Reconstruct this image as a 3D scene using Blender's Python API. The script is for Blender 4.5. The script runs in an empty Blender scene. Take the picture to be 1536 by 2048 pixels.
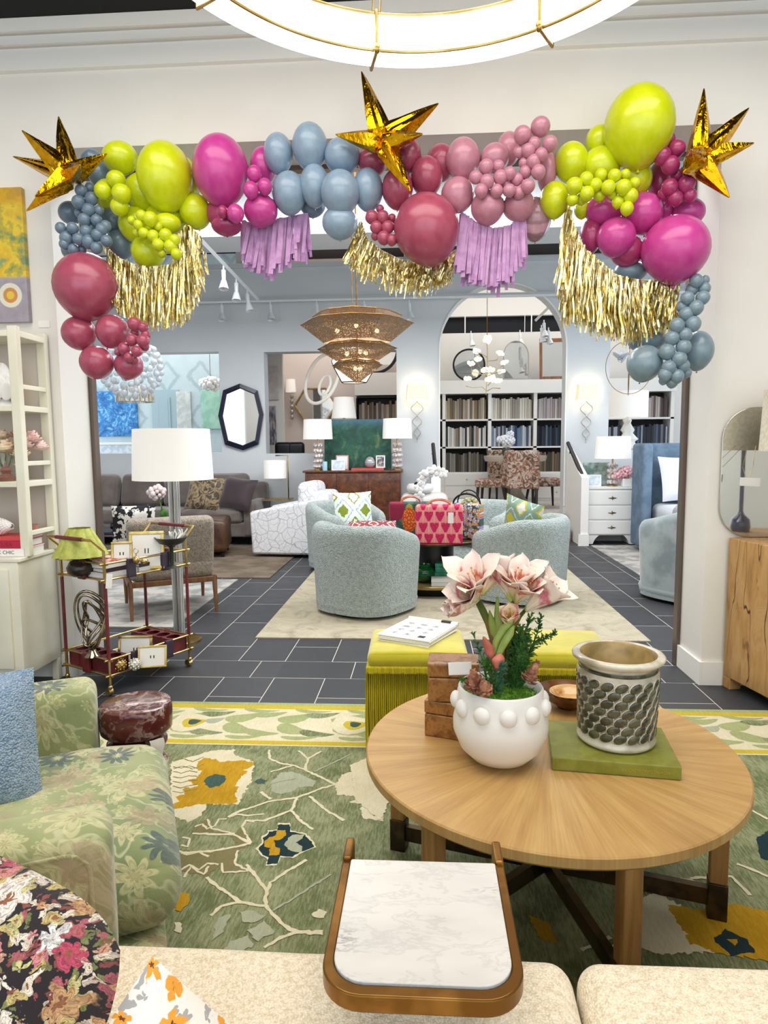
import bpy, bmesh, math, random
from mathutils import Vector, Matrix, Euler, noise
C = bpy.context.scene.collection
PI = math.pi
rnd = random.Random(7)
cos, sin = math.cos, math.sin

# ---------------------------------------------------------------- camera solved from tile grid, jambs and mouldings
FPX, PITCH, ROLL, YAW, HC = 1326.07, .100976, .008610, .0612957, 1.38278
_f = Vector((-sin(YAW)*cos(PITCH), cos(YAW)*cos(PITCH), -sin(PITCH)))
_r = Vector((cos(YAW), sin(YAW), 0)); _d = _f.cross(_r)
_R = _r*cos(ROLL)+_d*sin(ROLL); _D = -_r*sin(ROLL)+_d*cos(ROLL)
CAM = Vector((0, 0, HC))
def ray(px, py): return _R*((px-768)/FPX)+_D*((py-1024)/FPX)+_f
def atz(px, py, z=0.0):
    d = ray(px, py); return CAM+d*((z-HC)/d.z)
def aty(px, py, y):
    d = ray(px, py); return CAM+d*(y/d.y)
cd = bpy.data.cameras.new('camera'); cam = bpy.data.objects.new('camera', cd); C.objects.link(cam)
cd.sensor_fit = 'VERTICAL'; cd.sensor_height = 24; cd.lens = 24*FPX/2048; cd.clip_start = .02
cam.matrix_world = Matrix(((_R.x, -_D.x, -_f.x, 0), (_R.y, -_D.y, -_f.y, 0), (_R.z, -_D.z, -_f.z, HC), (0, 0, 0, 1)))
bpy.context.scene.camera = cam

# ---------------------------------------------------------------- things
def tag(o, label=None, cat=None, group=None, kind=None):
    if label: o['label'] = label
    if cat: o['category'] = cat
    if group: o['group'] = group
    if kind: o['kind'] = kind
    return o
def thing(name, label, cat, loc=(0, 0, 0), rz=0, group=None, rot=None):
    o = bpy.data.objects.new(name, None); C.objects.link(o); o.empty_display_size = .1
    o.location = loc; o.rotation_euler = rot if rot else (0, 0, rz)
    return tag(o, label, cat, group)
def dup(root, loc=None, rz=None, label=None, group=None, scale=None):
    r = root.copy(); C.objects.link(r)
    if loc is not None: r.location = loc
    if rz is not None: r.rotation_euler = (0, 0, rz)
    if scale is not None: r.scale = scale
    if label: r['label'] = label
    if group: r['group'] = group
    for ch in list(root.children):
        c = ch.copy(); C.objects.link(c); c.parent = r
        for g in list(ch.children):
            d = g.copy(); C.objects.link(d); d.parent = c
    return r

# ---------------------------------------------------------------- mesh builder
def sgn(a): return -1 if a < 0 else 1
class MB:
    def __init__(s): s.v = []; s.f = []; s.m = []; s.mi = 0; s.T = Matrix.Identity(4)
    def setT(s, loc=(0, 0, 0), rot=(0, 0, 0), sc=(1, 1, 1)):
        s.T = Matrix.Translation(loc) @ Euler(rot).to_matrix().to_4x4() @ Matrix.Diagonal((*sc, 1)); return s
    def add(s, vs, fs, mi=None):
        b = len(s.v); s.v += [tuple(s.T @ Vector(v)) for v in vs]
        s.f += [tuple(i+b for i in f) for f in fs]; s.m += [s.mi if mi is None else mi]*len(fs); return s
    def box(s, lo, hi, mi=None):
        x0, y0, z0 = lo; x1, y1, z1 = hi
        return s.add([(x0, y0, z0), (x1, y0, z0), (x1, y1, z0), (x0, y1, z0), (x0, y0, z1), (x1, y0, z1), (x1, y1, z1), (x0, y1, z1)],
                     [(3, 2, 1, 0), (4, 5, 6, 7), (0, 1, 5, 4), (1, 2, 6, 5), (2, 3, 7, 6), (3, 0, 4, 7)], mi)
    def cbox(s, c, d, mi=None): return s.box([c[i]-d[i]/2 for i in range(3)], [c[i]+d[i]/2 for i in range(3)], mi)
    def rbox(s, lo, hi, r, n=4, puff=0, mi=None, jit=0, taper=0):
        c = [(lo[i]+hi[i])/2 for i in range(3)]; h = [(hi[i]-lo[i])/2 for i in range(3)]; r = min(r, min(h)*.999)
        def ts(hh):
            a = [-hh+r*(1-cos(PI/2*k/n)) for k in range(n)]
            inner = [-(hh-r)+(2*(hh-r))*k/8 for k in range(9)]
            return a+inner+[-q for q in reversed(a)]
        T = [ts(x) for x in h]; idx = {}
        vs = []; fs = []
        def pt(p):
            k = tuple(round(a, 6) for a in p)
            if k in idx: return idx[k]
            q = [max(-(h[i]-r), min(h[i]-r, p[i])) for i in range(3)]
            d = Vector([p[i]-q[i] for i in range(3)])
            o = Vector(q)+(d.normalized()*r if d.length > 1e-9 else d)
            if puff:
                u = [max(0, 1-(p[i]/h[i])**2) for i in range(3)]
                ax = min(range(3), key=lambda i: h[i])
                o[ax] += puff*sgn(p[ax])*(abs(p[ax])/h[ax])*math.sqrt(u[(ax+1) % 3]*u[(ax+2) % 3])
            if taper: o[0] *= 1+taper*o[2]/h[2]; o[1] *= 1+taper*o[2]/h[2]
            if jit:
                nn = noise.noise_vector(Vector((o+Vector(c))*6.0)); o += nn*jit
            idx[k] = len(vs); vs.append((o[0]+c[0], o[1]+c[1], o[2]+c[2])); return idx[k]
        for ax in range(3):
            a, b = (ax+1) % 3, (ax+2) % 3
            for sd in (-1, 1):
                for i in range(len(T[a])-1):
                    for j in range(len(T[b])-1):
                        q = []
                        for (ii, jj) in ((i, j), (i+1, j), (i+1, j+1), (i, j+1)):
                            p = [0, 0, 0]; p[ax] = sd*h[ax]; p[a] = T[a][ii]; p[b] = T[b][jj]; q.append(pt(p))
                        if sd < 0: q.reverse()
                        if len(set(q)) >= 3: fs.append(tuple(dict.fromkeys(q)))
        return s.add(vs, fs, mi)
    def tube(s, pts, r, n=8, closed=False, mi=None, cap=True, flat=1.0):
        pts = [Vector(p) for p in pts]; m = len(pts)
        rs = r if isinstance(r, (list, tuple)) else [r]*m
        vs = []; up = None
        for i, p in enumerate(pts):
            if closed: t = pts[(i+1) % m]-pts[i-1]
            else: t = pts[min(i+1, m-1)]-pts[max(i-1, 0)]
            t.normalize()
            if up is None:
                up = Vector((0, 0, 1)) if abs(t.z) < .9 else Vector((0, 1, 0))
            a = t.cross(up)
            if a.length < 1e-6: a = t.cross(Vector((1, 0, 0)))
            a.normalize(); b = a.cross(t); up = b
            for k in range(n):
                g = 2*PI*k/n; vs.append(tuple(p+(a*cos(g)+b*sin(g)*flat)*rs[i]))
        fs = []
        for i in range(m if closed else m-1):
            j = (i+1) % m
            for k in range(n):
                l = (k+1) % n; fs.append((i*n+k, j*n+k, j*n+l, i*n+l))
        if cap and not closed:
            fs.append(tuple(reversed(range(n)))); fs.append(tuple(range((m-1)*n, m*n)))
        # make outward
        fs = [tuple(reversed(f)) for f in fs]
        return s.add(vs, fs, mi)
    def cyl(s, c0, c1, r, n=24, mi=None, r2=None): return s.tube([c0, c1], [r, r if r2 is None else r2], n, mi=mi)
    def lathe(s, prof, n=32, c=(0, 0, 0), mi=None, fn=None, a0=0, a1=2*PI):
        # prof: (r,z) bottom -> top (outer), closed ring around z
        full = abs(a1-a0-2*PI) < 1e-6; cols = n if full else n+1
        vs = []; fs = []
        for k in range(cols):
            g = a0+(a1-a0)*k/n
            for j, (r, z) in enumerate(prof):
                rr = r*(fn(g, z, j) if fn else 1)
                vs.append((c[0]+rr*cos(g), c[1]+rr*sin(g), c[2]+z))
        m = len(prof)
        for k in range(n):
            l = (k+1) % cols
            for j in range(m-1):
                if prof[j][0] < 1e-6 and prof[j+1][0] < 1e-6: continue
                fs.append((k*m+j, l*m+j, l*m+j+1, k*m+j+1))
        return s.add(vs, fs, mi)
    def sph(s, c, r, n=16, m=10, mi=None, fn=None):
        rx, ry, rz = r if isinstance(r, (tuple, list)) else (r, r, r)
        vs = []; fs = []
        for j in range(m+1):
            t = PI*j/m
            for k in range(n):
                g = 2*PI*k/n; q = 1 if fn is None else fn(g, t)
                vs.append((c[0]+rx*sin(t)*cos(g)*q, c[1]+ry*sin(t)*sin(g)*q, c[2]-rz*cos(t)*q))
        for j in range(m):
            for k in range(n):
                l = (k+1) % n; fs.append((j*n+k, j*n+l, (j+1)*n+l, (j+1)*n+k))
        return s.add(vs, fs, mi)
    def poly(s, pts, mi=None): return s.add(pts, [tuple(range(len(pts)))], mi)
    def prism(s, pts, z0, z1, mi=None):  # pts xy ccw
        n = len(pts); return s.add([(x, y, z0) for x, y in pts]+[(x, y, z1) for x, y in pts],
                [tuple(reversed(range(n))), tuple(range(n, 2*n))]+[(i, (i+1) % n, n+(i+1) % n, n+i) for i in range(n)], mi)
    def prismy(s, pts, y0, y1, mi=None):  # pts xz ccw seen from -y
        n = len(pts); return s.add([(x, y0, z) for x, z in pts]+[(x, y1, z) for x, z in pts],
                [tuple(range(n)), tuple(reversed(range(n, 2*n)))]+[(n+i, n+(i+1) % n, (i+1) % n, i) for i in range(n)], mi)
    def pillow(s, w, h, t, n=14, mi=None, pinch=.08, sag=0, rr=0):
        vs = []; fs = []
        for sd in (1, -1):
            for i in range(n+1):
                for j in range(n+1):
                    u = -1+2*i/n; v = -1+2*j/n
                    th = t/2*((1-u**4)*(1-v**4))**.6
                    pu = u*(1-pinch*(1-v*v)-rr*v**4); pv = v*(1-pinch*(1-u*u)-rr*u**4)
                    wr = .006*sin(9*u+5*v)*(1-u*u)*(1-v*v)
                    vs.append((pu*w/2, -sd*(th+wr)-sag*v*0, pv*h/2))
        N = (n+1)*(n+1)
        for b, o in ((0, 1), (N, -1)):
            for i in range(n):
                for j in range(n):
                    q = (b+i*(n+1)+j, b+(i+1)*(n+1)+j, b+(i+1)*(n+1)+j+1, b+i*(n+1)+j+1)
                    fs.append(q if o > 0 else q[::-1])
        return s.add(vs, fs, mi)
    def sheet(s, fn, nu, nv, thick=0, mi=None, closed=False):
        # fn(u,v)->point, optional thickness along normal
        P = [[Vector(fn(i/nu, j/nv)) for j in range(nv+1)] for i in range(nu+1)]
        vs = [tuple(p) for row in P for p in row]; fs = []
        w = nv+1
        for i in range(nu):
            for j in range(nv): fs.append((i*w+j, (i+1)*w+j, (i+1)*w+j+1, i*w+j+1))
        if thick:
            N = len(vs)
            for i in range(nu+1):
                for j in range(nv+1):
                    a = P[min(i+1, nu)][j]-P[max(i-1, 0)][j]; b = P[i][min(j+1, nv)]-P[i][max(j-1, 0)]
                    nn = a.cross(b); nn = nn.normalized() if nn.length > 1e-9 else Vector((0, 0, 1)); vs.append(tuple(P[i][j]-nn*thick))
            fs += [tuple(N+k for k in reversed(f)) for f in fs[:]]
            for i in range(nu):
                a, b = i*w, (i+1)*w; fs.append((b, a, N+a, N+b)); a, b = i*w+nv, (i+1)*w+nv; fs.append((a, b, N+b, N+a))
            for j in range(nv):
                a, b = j, j+1; fs.append((a, b, N+b, N+a)); a, b = nu*w+j, nu*w+j+1; fs.append((b, a, N+a, N+b))
        return s.add(vs, fs, mi)
    def build(s, name, mats, parent=None, smooth=40, bevel=0, sub=0, data_only=False):
        me = bpy.data.meshes.new(name); me.from_pydata(s.v, [], s.f)
        for m in (mats if isinstance(mats, (list, tuple)) else [mats]): me.materials.append(m)
        me.polygons.foreach_set('material_index', s.m)
        if smooth:
            me.polygons.foreach_set('use_smooth', [True]*len(me.polygons)); me.update()
            if smooth < 180: me.set_sharp_from_angle(angle=math.radians(smooth))
        me.validate(); me.update()
        if data_only: return me
        o = bpy.data.objects.new(name, me); C.objects.link(o)
        if parent: o.parent = parent
        if bevel:
            b = o.modifiers.new('bevel', 'BEVEL'); b.width = bevel; b.segments = 2; b.limit_method = 'ANGLE'; b.angle_limit = .6
            b.harden_normals = False
        if sub:
            b = o.modifiers.new('sub', 'SUBSURF'); b.levels = sub; b.render_levels = sub
        return o
def struct(name, mb, mats, **k):
    o = mb.build(name, mats, **k); o['kind'] = 'structure'; return o
def one(name, mb, mats, label, cat, group=None, loc=None, rot=None, **k):
    o = mb.build(name, mats, **k)
    if loc is not None: o.location = loc
    if rot is not None: o.rotation_euler = rot
    return tag(o, label, cat, group)

# ---------------------------------------------------------------- materials
def lin(c):
    if isinstance(c, str): c = [int(c[i:i+2], 16) for i in (0, 2, 4)]
    o = []
    for v in c[:3]:
        v = v/255; o.append(v/12.92 if v <= .04045 else ((v+.055)/1.055)**2.4)
    return (*o, 1)
class NT:
    def __init__(s, name):
        s.mat = bpy.data.materials.new(name); s.mat.use_nodes = True; s.t = s.mat.node_tree; s.n = s.t.nodes; s.l = s.t.links
        s.bsdf = s.n['Principled BSDF']; s._co = {}
    def put(s, sock, v):
        if v is None: return
        if hasattr(v, 'is_linked') or hasattr(v, 'links'): s.l.new(v, sock)
        elif isinstance(v, str): sock.default_value = lin(v)
        else:
            try: sock.default_value = v
            except Exception: sock.default_value = (*v, 1) if len(v) == 3 else v[:3]
    def co(s, kind='Object'):
        if kind not in s._co:
            nd = s.n.new('ShaderNodeTexCoord'); s._co[kind] = nd.outputs[kind]
        return s._co[kind]
    def world(s): 
        if 'w' not in s._co: s._co['w'] = s.n.new('ShaderNodeNewGeometry').outputs['Position']
        return s._co['w']
    def m(s, op, a, b=None, c=None, clamp=False):
        nd = s.n.new('ShaderNodeMath'); nd.operation = op; nd.use_clamp = clamp
        for i, v in enumerate((a, b, c)):
            if v is not None: s.put(nd.inputs[i], v)
        return nd.outputs[0]
    def v(s, op, a, b=None, scale=None):
        nd = s.n.new('ShaderNodeVectorMath'); nd.operation = op
        s.put(nd.inputs[0], a)
        if b is not None: s.put(nd.inputs[1], b)
        if scale is not None: s.put(nd.inputs['Scale'], scale)
        return nd.outputs['Value'] if op in ('LENGTH', 'DISTANCE', 'DOT_PRODUCT') else nd.outputs[0]
    def xyz(s, a):
        nd = s.n.new('ShaderNodeSeparateXYZ'); s.put(nd.inputs[0], a); return nd.outputs
    def vec(s, x, y, z=0.0):
        nd = s.n.new('ShaderNodeCombineXYZ')
        for i, q in enumerate((x, y, z)): s.put(nd.inputs[i], q)
        return nd.outputs[0]
    def mix(s, f, a, b, blend='MIX'):
        nd = s.n.new('ShaderNodeMix'); nd.data_type = 'RGBA'; nd.blend_type = blend
        s.put(nd.inputs[0], f); s.put(nd.inputs[6], a); s.put(nd.inputs[7], b); return nd.outputs[2]
    def map(s, vec, sc=(1, 1, 1), rot=(0, 0, 0), loc=(0, 0, 0)):
        nd = s.n.new('ShaderNodeMapping'); s.put(nd.inputs[0], vec); nd.inputs['Scale'].default_value = sc
        nd.inputs['Rotation'].default_value = rot; nd.inputs['Location'].default_value = loc; return nd.outputs[0]
    def noise(s, vec, scale, det=3, rough=.55, dist=0, col=False):
        nd = s.n.new('ShaderNodeTexNoise'); s.put(nd.inputs['Vector'], vec); nd.inputs['Scale'].default_value = scale
        nd.inputs['Detail'].default_value = det; nd.inputs['Roughness'].default_value = rough; nd.inputs['Distortion'].default_value = dist
        return nd.outputs['Color' if col else 'Fac']
    def vor(s, vec, scale, feat='F1', dim='3D', rand=1.0, out='Distance'):
        nd = s.n.new('ShaderNodeTexVoronoi'); nd.voronoi_dimensions = dim; nd.feature = feat
        s.put(nd.inputs['Vector'], vec); nd.inputs['Scale'].default_value = scale; nd.inputs['Randomness'].default_value = rand
        return nd.outputs if out is None else nd.outputs[out]
    def step(s, x, a, b):  # smooth 0..1 between a and b
        nd = s.n.new('ShaderNodeMapRange'); nd.interpolation_type = 'SMOOTHSTEP'; s.put(nd.inputs[0], x)
        nd.inputs[1].default_value = a; nd.inputs[2].default_value = b; return nd.outputs[0]
    def ramp(s, f, stops, mode='LINEAR'):
        nd = s.n.new('ShaderNodeValToRGB'); cr = nd.color_ramp; cr.interpolation = mode; s.put(nd.inputs[0], f)
        while len(cr.elements) < len(stops): cr.elements.new(.5)
        for e, (p, c) in zip(cr.elements, stops): e.position = p; e.color = lin(c)
        return nd.outputs[0]
    def bump(s, h, strength=.3, dist=.01):
        nd = s.n.new('ShaderNodeBump'); nd.inputs['Strength'].default_value = strength; nd.inputs['Distance'].default_value = dist
        s.put(nd.inputs['Height'], h)
        if s.bsdf.inputs['Normal'].is_linked: s.l.new(s.bsdf.inputs['Normal'].links[0].from_socket, nd.inputs['Normal'])
        s.l.new(nd.outputs[0], s.bsdf.inputs['Normal'])
    def flower(s, vec2, scale, petals=5, size=.38, seed=0.0):
        """mask of petalled blossoms scattered in 2D; returns (mask, centre mask, cell colour)"""
        p = s.v('SCALE', s.v('ADD', vec2, (seed, seed*1.7, 0)), scale=scale)
        o = s.vor(p, 1.0, dim='2D', out=None, rand=.8)
        d = s.v('SUBTRACT', p, o['Position']); q = s.xyz(d)
        ang = s.m('ARCTAN2', q[1], q[0]); cr = s.xyz(o['Color'])
        L = s.v('LENGTH', d)
        k = s.m('ADD', s.m('MULTIPLY', s.m('ABSOLUTE', s.m('COSINE', s.m('ADD', s.m('MULTIPLY', ang, petals/2), s.m('MULTIPLY', cr[0], 6.28)))), .55), .45)
        k = s.m('MULTIPLY', k, s.m('MULTIPLY', s.m('ADD', s.m('MULTIPLY', cr[1], .8), .6), size))
        r = s.m('DIVIDE', L, k)
        return s.step(r, 1.05, .92), s.step(r, .38, .28), o['Color'], r
    def set(s, **k):
        names = dict(col='Base Color', rough='Roughness', metal='Metallic', em='Emission Color', es='Emission Strength', trans='Transmission Weight',
                     ior='IOR', alpha='Alpha', coat='Coat Weight', sheen='Sheen Weight', spec='Specular IOR Level', sss='Subsurface Weight', aniso='Anisotropic', coatr='Coat Roughness')
        for a, b in k.items(): s.put(s.bsdf.inputs[names[a]], b)
        return s.mat
_MC = {}
def M(name, col, rough=.5, metal=0, col2=None, ns=5, nd=3, lo=.4, hi=.6, stretch=(1, 1, 1), bump=0, bs=40, bd=.01, coord='Object', dist=0, **k):
    if name in _MC: return _MC[name]
    n = NT(name); co = n.co(coord)
    c = col
    if col2:
        f = n.step(n.noise(n.map(co, stretch), ns, nd, dist=dist), lo, hi); c = n.mix(f, lin(col) if isinstance(col, str) else col, lin(col2))
    n.set(col=c, rough=rough, metal=metal, **k)
    if bump: n.bump(n.noise(co, bs, 3), bump, bd)
    _MC[name] = n.mat; return n.mat
def glow(name, col, strength): return M(name, col, .5, em=lin(col), es=strength)
# ================================================================ SETTING
WALLY, WALLB, OPL, OPR, OPT = 3.79, 4.11, -2.11, 1.578, 3.052
m_wall = M('wall_paint', 'e9e5de', .75, col2='e2ddd5', ns=1.2, lo=.3, hi=.7)
m_wallf = M('wall_paint_far', 'd3d6d8', .8, col2='cbcfd2', ns=1, lo=.3, hi=.7)
m_trim = M('trim_paint', 'efece6', .5)
m_black = M('black_ceiling', '14141a', .9)
m_bronze = M('bronze_frame', '6e6158', .4, .5)

def floor_mat():
    n = NT('slate_tiles'); p = n.world(); x, y, z = n.xyz(p)[:3]
    W = .305; X0, Y0 = -1.204, 4.108
    def brick(u, v, half):   # u across (unit W), v along (unit 2W)
        cu = n.m('FLOOR', u); par = n.m('MODULO', n.m('ABSOLUTE', cu), 2.0)
        vv = n.m('ADD', v, n.m('MULTIPLY', par, .5)) if half else v
        fu = n.m('FRACT', u); fv = n.m('FRACT', vv)
        du = n.m('MULTIPLY', n.m('MINIMUM', fu, n.m('SUBTRACT', 1.0, fu)), W)
        dv = n.m('MULTIPLY', n.m('MINIMUM', fv, n.m('SUBTRACT', 1.0, fv)), 2*W)
        return n.m('MINIMUM', du, dv), n.vec(cu, n.m('FLOOR', vv), 0.0)
    u = n.m('DIVIDE', n.m('SUBTRACT', x, X0), W); v = n.m('DIVIDE', n.m('SUBTRACT', y, Y0), 2*W)
    d1, c1 = brick(u, v, True)
    u2 = n.m('DIVIDE', n.m('SUBTRACT', y, Y0), W); v2 = n.m('DIVIDE', n.m('SUBTRACT', x, X0+W*.5), 2*W)
    d2, c2 = brick(u2, v2, False)
    row = n.m('MULTIPLY', n.m('LESS_THAN', y, Y0), n.m('GREATER_THAN', y, Y0-W))
    d = n.m('ADD', n.m('MULTIPLY', row, d2), n.m('MULTIPLY', n.m('SUBTRACT', 1.0, row), d1))
    g = n.step(d, .0028, .0018)
    wn = n.n.new('ShaderNodeTexWhiteNoise'); n.put(wn.inputs[0], n.v('ADD', c1, (.5, .5, .5)))
    base = n.mix(n.noise(p, 3, 4), '25262a', '37383c')
    base = n.mix(n.m('MULTIPLY', wn.outputs[0], .5), base, lin('47464a'))
    c = n.mix(g, base, 'ccc6bb')
    n.set(col=c, rough=n.m('ADD', .42, n.m('MULTIPLY', n.noise(p, 6, 3), .2)), spec=.5)
    n.bump(n.m('SUBTRACT', n.m('MULTIPLY', n.noise(p, 25, 4), .15), g), .25, .004)
    return n.mat
m_floor = floor_mat()
fl = MB().box((-6.5, -3, -.1), (6.5, 10.0, 0)); struct('floor', fl, m_floor, smooth=0)

# opening wall, built as three pieces of one wall
w = MB().box((-4.2, WALLY, 0), (OPL, WALLB, 4.4)).box((OPR, WALLY, 0), (4.2, WALLB, 4.4)).box((OPL, WALLY, OPT), (OPR, WALLB, 4.4))
struct('wall_front', w, m_wall, smooth=0)
cr = MB()
prof = [(0, 3.456), (.022, 3.462), (.022, 3.573), (.008, 3.575), (.008, 3.581), (.040, 3.585), (.040, 3.630), (.024, 3.632), (.024, 3.638), (.06, 3.642), (.075, 3.70), (0, 3.70)]
n_ = len(prof)
cr.add([(-4.2, WALLY-a-.0005, z) for a, z in prof]+[(4.2, WALLY-a-.0005, z) for a, z in prof], [(i, (i+1) % n_, n_+(i+1) % n_, n_+i) for i in range(n_)]+[tuple(range(n_))])
struct('trim_1', cr, m_trim, smooth=0)
ct = MB().box((-4.2, WALLY-.6, 3.72), (4.2, WALLY, 3.80)); struct('ceiling', MB().box((-4.2, -3, 4.4), (4.2, WALLB, 4.5)).box((-4.2, 3.0, 3.702), (4.2, WALLY-.001, 4.4)), m_black, smooth=0)
bb = MB()
for (x0, x1) in ((-4.2, OPL), (OPR, 4.2)): bb.box((x0, WALLY-.016, 0), (x1, WALLY-.0005, .135))
bb.box((OPR-.016, WALLY-.016, 0), (OPR-.0005, WALLB, .135)).box((OPL+.0005, WALLY-.016, 0), (OPL+.016, WALLB, .135))
struct('baseboard_front', bb, m_trim, smooth=0)
fr = MB().box((OPR-.022, WALLB+.001, 0), (OPR-.001, WALLB+.06, OPT)).box((OPL+.001, WALLB+.001, 0), (OPL+.024, WALLB+.06, OPT)).box((OPL+.025, WALLB+.001, OPT-.03), (OPR-.023, WALLB+.06, OPT-.002))
fr.box((OPR-.005, WALLB, 0), (OPR+.02, WALLB+.04, OPT)).box((OPL-.02, WALLB, 0), (OPL+.005, WALLB+.04, OPT))
struct('trim_2', fr, m_bronze, smooth=0)
struct('wall_left', MB().box((-4.3, -3, 0), (-4.2, WALLB, 4.4)), m_wall, smooth=0)
struct('wall_right', MB().box((4.2, -3, 0), (4.3, WALLB, 4.4)), m_wall, smooth=0)

# ---- far room
BY, BT = 10.0, 4.065
AX0, AX1, AZT = .235, 2.065, 3.70; AXC, AR = (AX0+AX1)/2, (AX1-AX0)/2; AZS = AZT-AR
W1 = (-5.3, -3.085, 1.285, 2.80); W2 = (-2.40, -.41, 1.265, 2.78); W3 = (2.70, 5.2, 1.28, 3.3)
def holes_wall(mb, x0, x1, z1, y0, y1, holes):
    xs = sorted({x0, x1, *[h[0] for h in holes], *[h[1] for h in holes]})
    for a, b in zip(xs, xs[1:]):
        hs = [h for h in holes if h[0] <= a+1e-6 and h[1] >= b-1e-6]
        z = 0
        for h in sorted(hs, key=lambda h: h[2]):
            if h[2] > z: mb.box((a, y0, z), (b, y1, h[2]))
            z = h[3]
        mb.box((a, y0, z), (b, y1, z1))
bw = MB(); holes_wall(bw, -6.5, 6.5, BT, BY, BY+.25, [W1, W2, (AX0, AX1, 0, AZS), W3])
bw2 = MB(); holes_wall(bw2, -6.5, 6.5, BT, BY, BY+.25, [W1, W2, (AX0, AX1, 0, AZT+.02), W3])
# arch spandrel
N = 28; arc = [(AXC-AR*cos(PI*k/N), AZS+AR*sin(PI*k/N)) for k in range(N+1)]
for k in range(N):
    (xa, za), (xb, zb) = arc[k], arc[k+1]
    bw2.prismy([(xa, za), (xb, zb), (xb, AZT+.02), (xa, AZT+.02)], BY, BY+.25)
struct('wall_back', bw2, m_wallf, smooth=0)
at_ = MB()
for k in range(N):
    (xa, za), (xb, zb) = arc[k], arc[k+1]
    sx = 1.02
    def o(x, z): return (AXC+(x-AXC)*sx, AZS+(z-AZS)*sx)
    at_.prismy([(xa, za), (xb, zb), o(xb, zb), o(xa, za)], BY-.012, BY-.001)
at_.box((AX0-.018, BY-.012, .45), (AX0, BY-.001, AZS)).box((AX1, BY-.012, .45), (AX1+.018, BY-.001, AZS))
struct('trim_3', at_, m_trim, smooth=0)
struct('ceiling_far', MB().box((-6.5, WALLB, 4.9), (6.5, 14.5, 5.0)), m_black, smooth=0)
zb_ = aty(700, 466, 7.6).z
struct('beam_far', MB().box((-6.5, 7.6, zb_), (6.5, 8.2, 4.9)).box((-6.5, WALLB, zb_+.02), (6.5, WALLB+.5, 4.9)), m_wallf, smooth=0)
struct('trim_4', MB().box((-6.5, BY-.05, 3.50), (6.5, BY-.001, 3.56)).box((-6.5, BY-.03, 4.0), (6.5, BY-.001, BT)), m_wallf, smooth=0)
wl = MB(); struct('wall_left_far', wl.box((-6.6, WALLB, 0), (-6.5, 10.25, 4.9)), m_wallf, smooth=0)
# street windows on the right of the far room: mullions round clear panes
wr = MB().box((6.5, WALLB, 0), (6.6, BY+.25, .5)).box((6.5, WALLB, 3.6), (6.6, BY+.25, 4.9))
for k in range(5): wr.box((6.5, WALLB+k*1.5, .5), (6.6, WALLB+k*1.5+.12, 3.6))
struct('window_1', wr, m_bronze, smooth=0)
bbf = MB().box((-6.5, BY-.015, 0), (AX0-.45, BY-.0005, .14)); struct('baseboard_back', bbf, m_trim, smooth=0)

# rooms behind
RF = .33
struct('floor_arch_room', MB().box((-.2, BY, 0), (6.5, 14.5, RF)), M('pale_oak', 'cfc8c0', .5, col2='b8b0a6', ns=4, stretch=(8, 1, 1)), smooth=0)
struct('wall_arch_room', MB().box((-.2, 13.0, RF), (6.5, 13.1, 3.49)).box((-.2, 13.0, 3.8), (6.5, 13.1, 4.9)).box((-.3, BY+.25, 0), (-.2, 13.1, 4.9)), M('arch_wall', 'dcd9d4', .8), smooth=0)
struct('trim_5', MB().box((-.2, 13.1, 3.4), (6.5, 13.15, 3.9)), m_black, smooth=0)
struct('trim_6', MB().box((.77, 12.99, 3.49), (.79, 13.0, 3.8)).box((2.02, 12.99, 3.49), (2.04, 13.0, 3.8)).box((1.9, 12.99, 3.47), (1.91, 13.0, 3.8)), m_trim, smooth=0)
m_pink = M('blush_wall', 'd9cfca', .8)
struct('wall_gallery', MB().box((-2.75, 12.9, 0), (-.3, 13.0, 4.9)).box((-2.85, BY+.25, 0), (-2.75, 13.0, 4.9)), m_pink, smooth=0)
def wallpaper():
    n = NT('blue_wallpaper'); x, y, z = n.xyz(n.world())[:3]
    u = n.m('SUBTRACT', n.m('FRACT', n.m('MULTIPLY', x, 1.55)), .5); v = n.m('SUBTRACT', n.m('FRACT', n.m('MULTIPLY', z, 1.3)), .5)
    d = n.m('ADD', n.m('ABSOLUTE', u), n.m('ABSOLUTE', v)); d = n.m('ADD', d, n.m('MULTIPLY', n.m('SUBTRACT', n.noise(n.world(), 9, 4), .5), .22))
    ring = n.m('MULTIPLY', n.step(d, .25, .31), n.step(d, .44, .37))
    c = n.mix(n.m('MULTIPLY', ring, .55), n.mix(n.noise(n.world(), 5, 4), 'a9bfc4', 'c4d2d4'), '8aa0a8')
    return n.set(col=c, rough=.8)
struct('wall_powder', MB().box((-6.5, 12.4, 0), (-2.86, 12.5, 4.9)), wallpaper(), smooth=0)
struct('floor_back_rooms', MB().box((-6.5, BY, -.1), (-.2, 14.5, 0)), M('pale_oak2', 'b9b0a6', .5), smooth=0)

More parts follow.
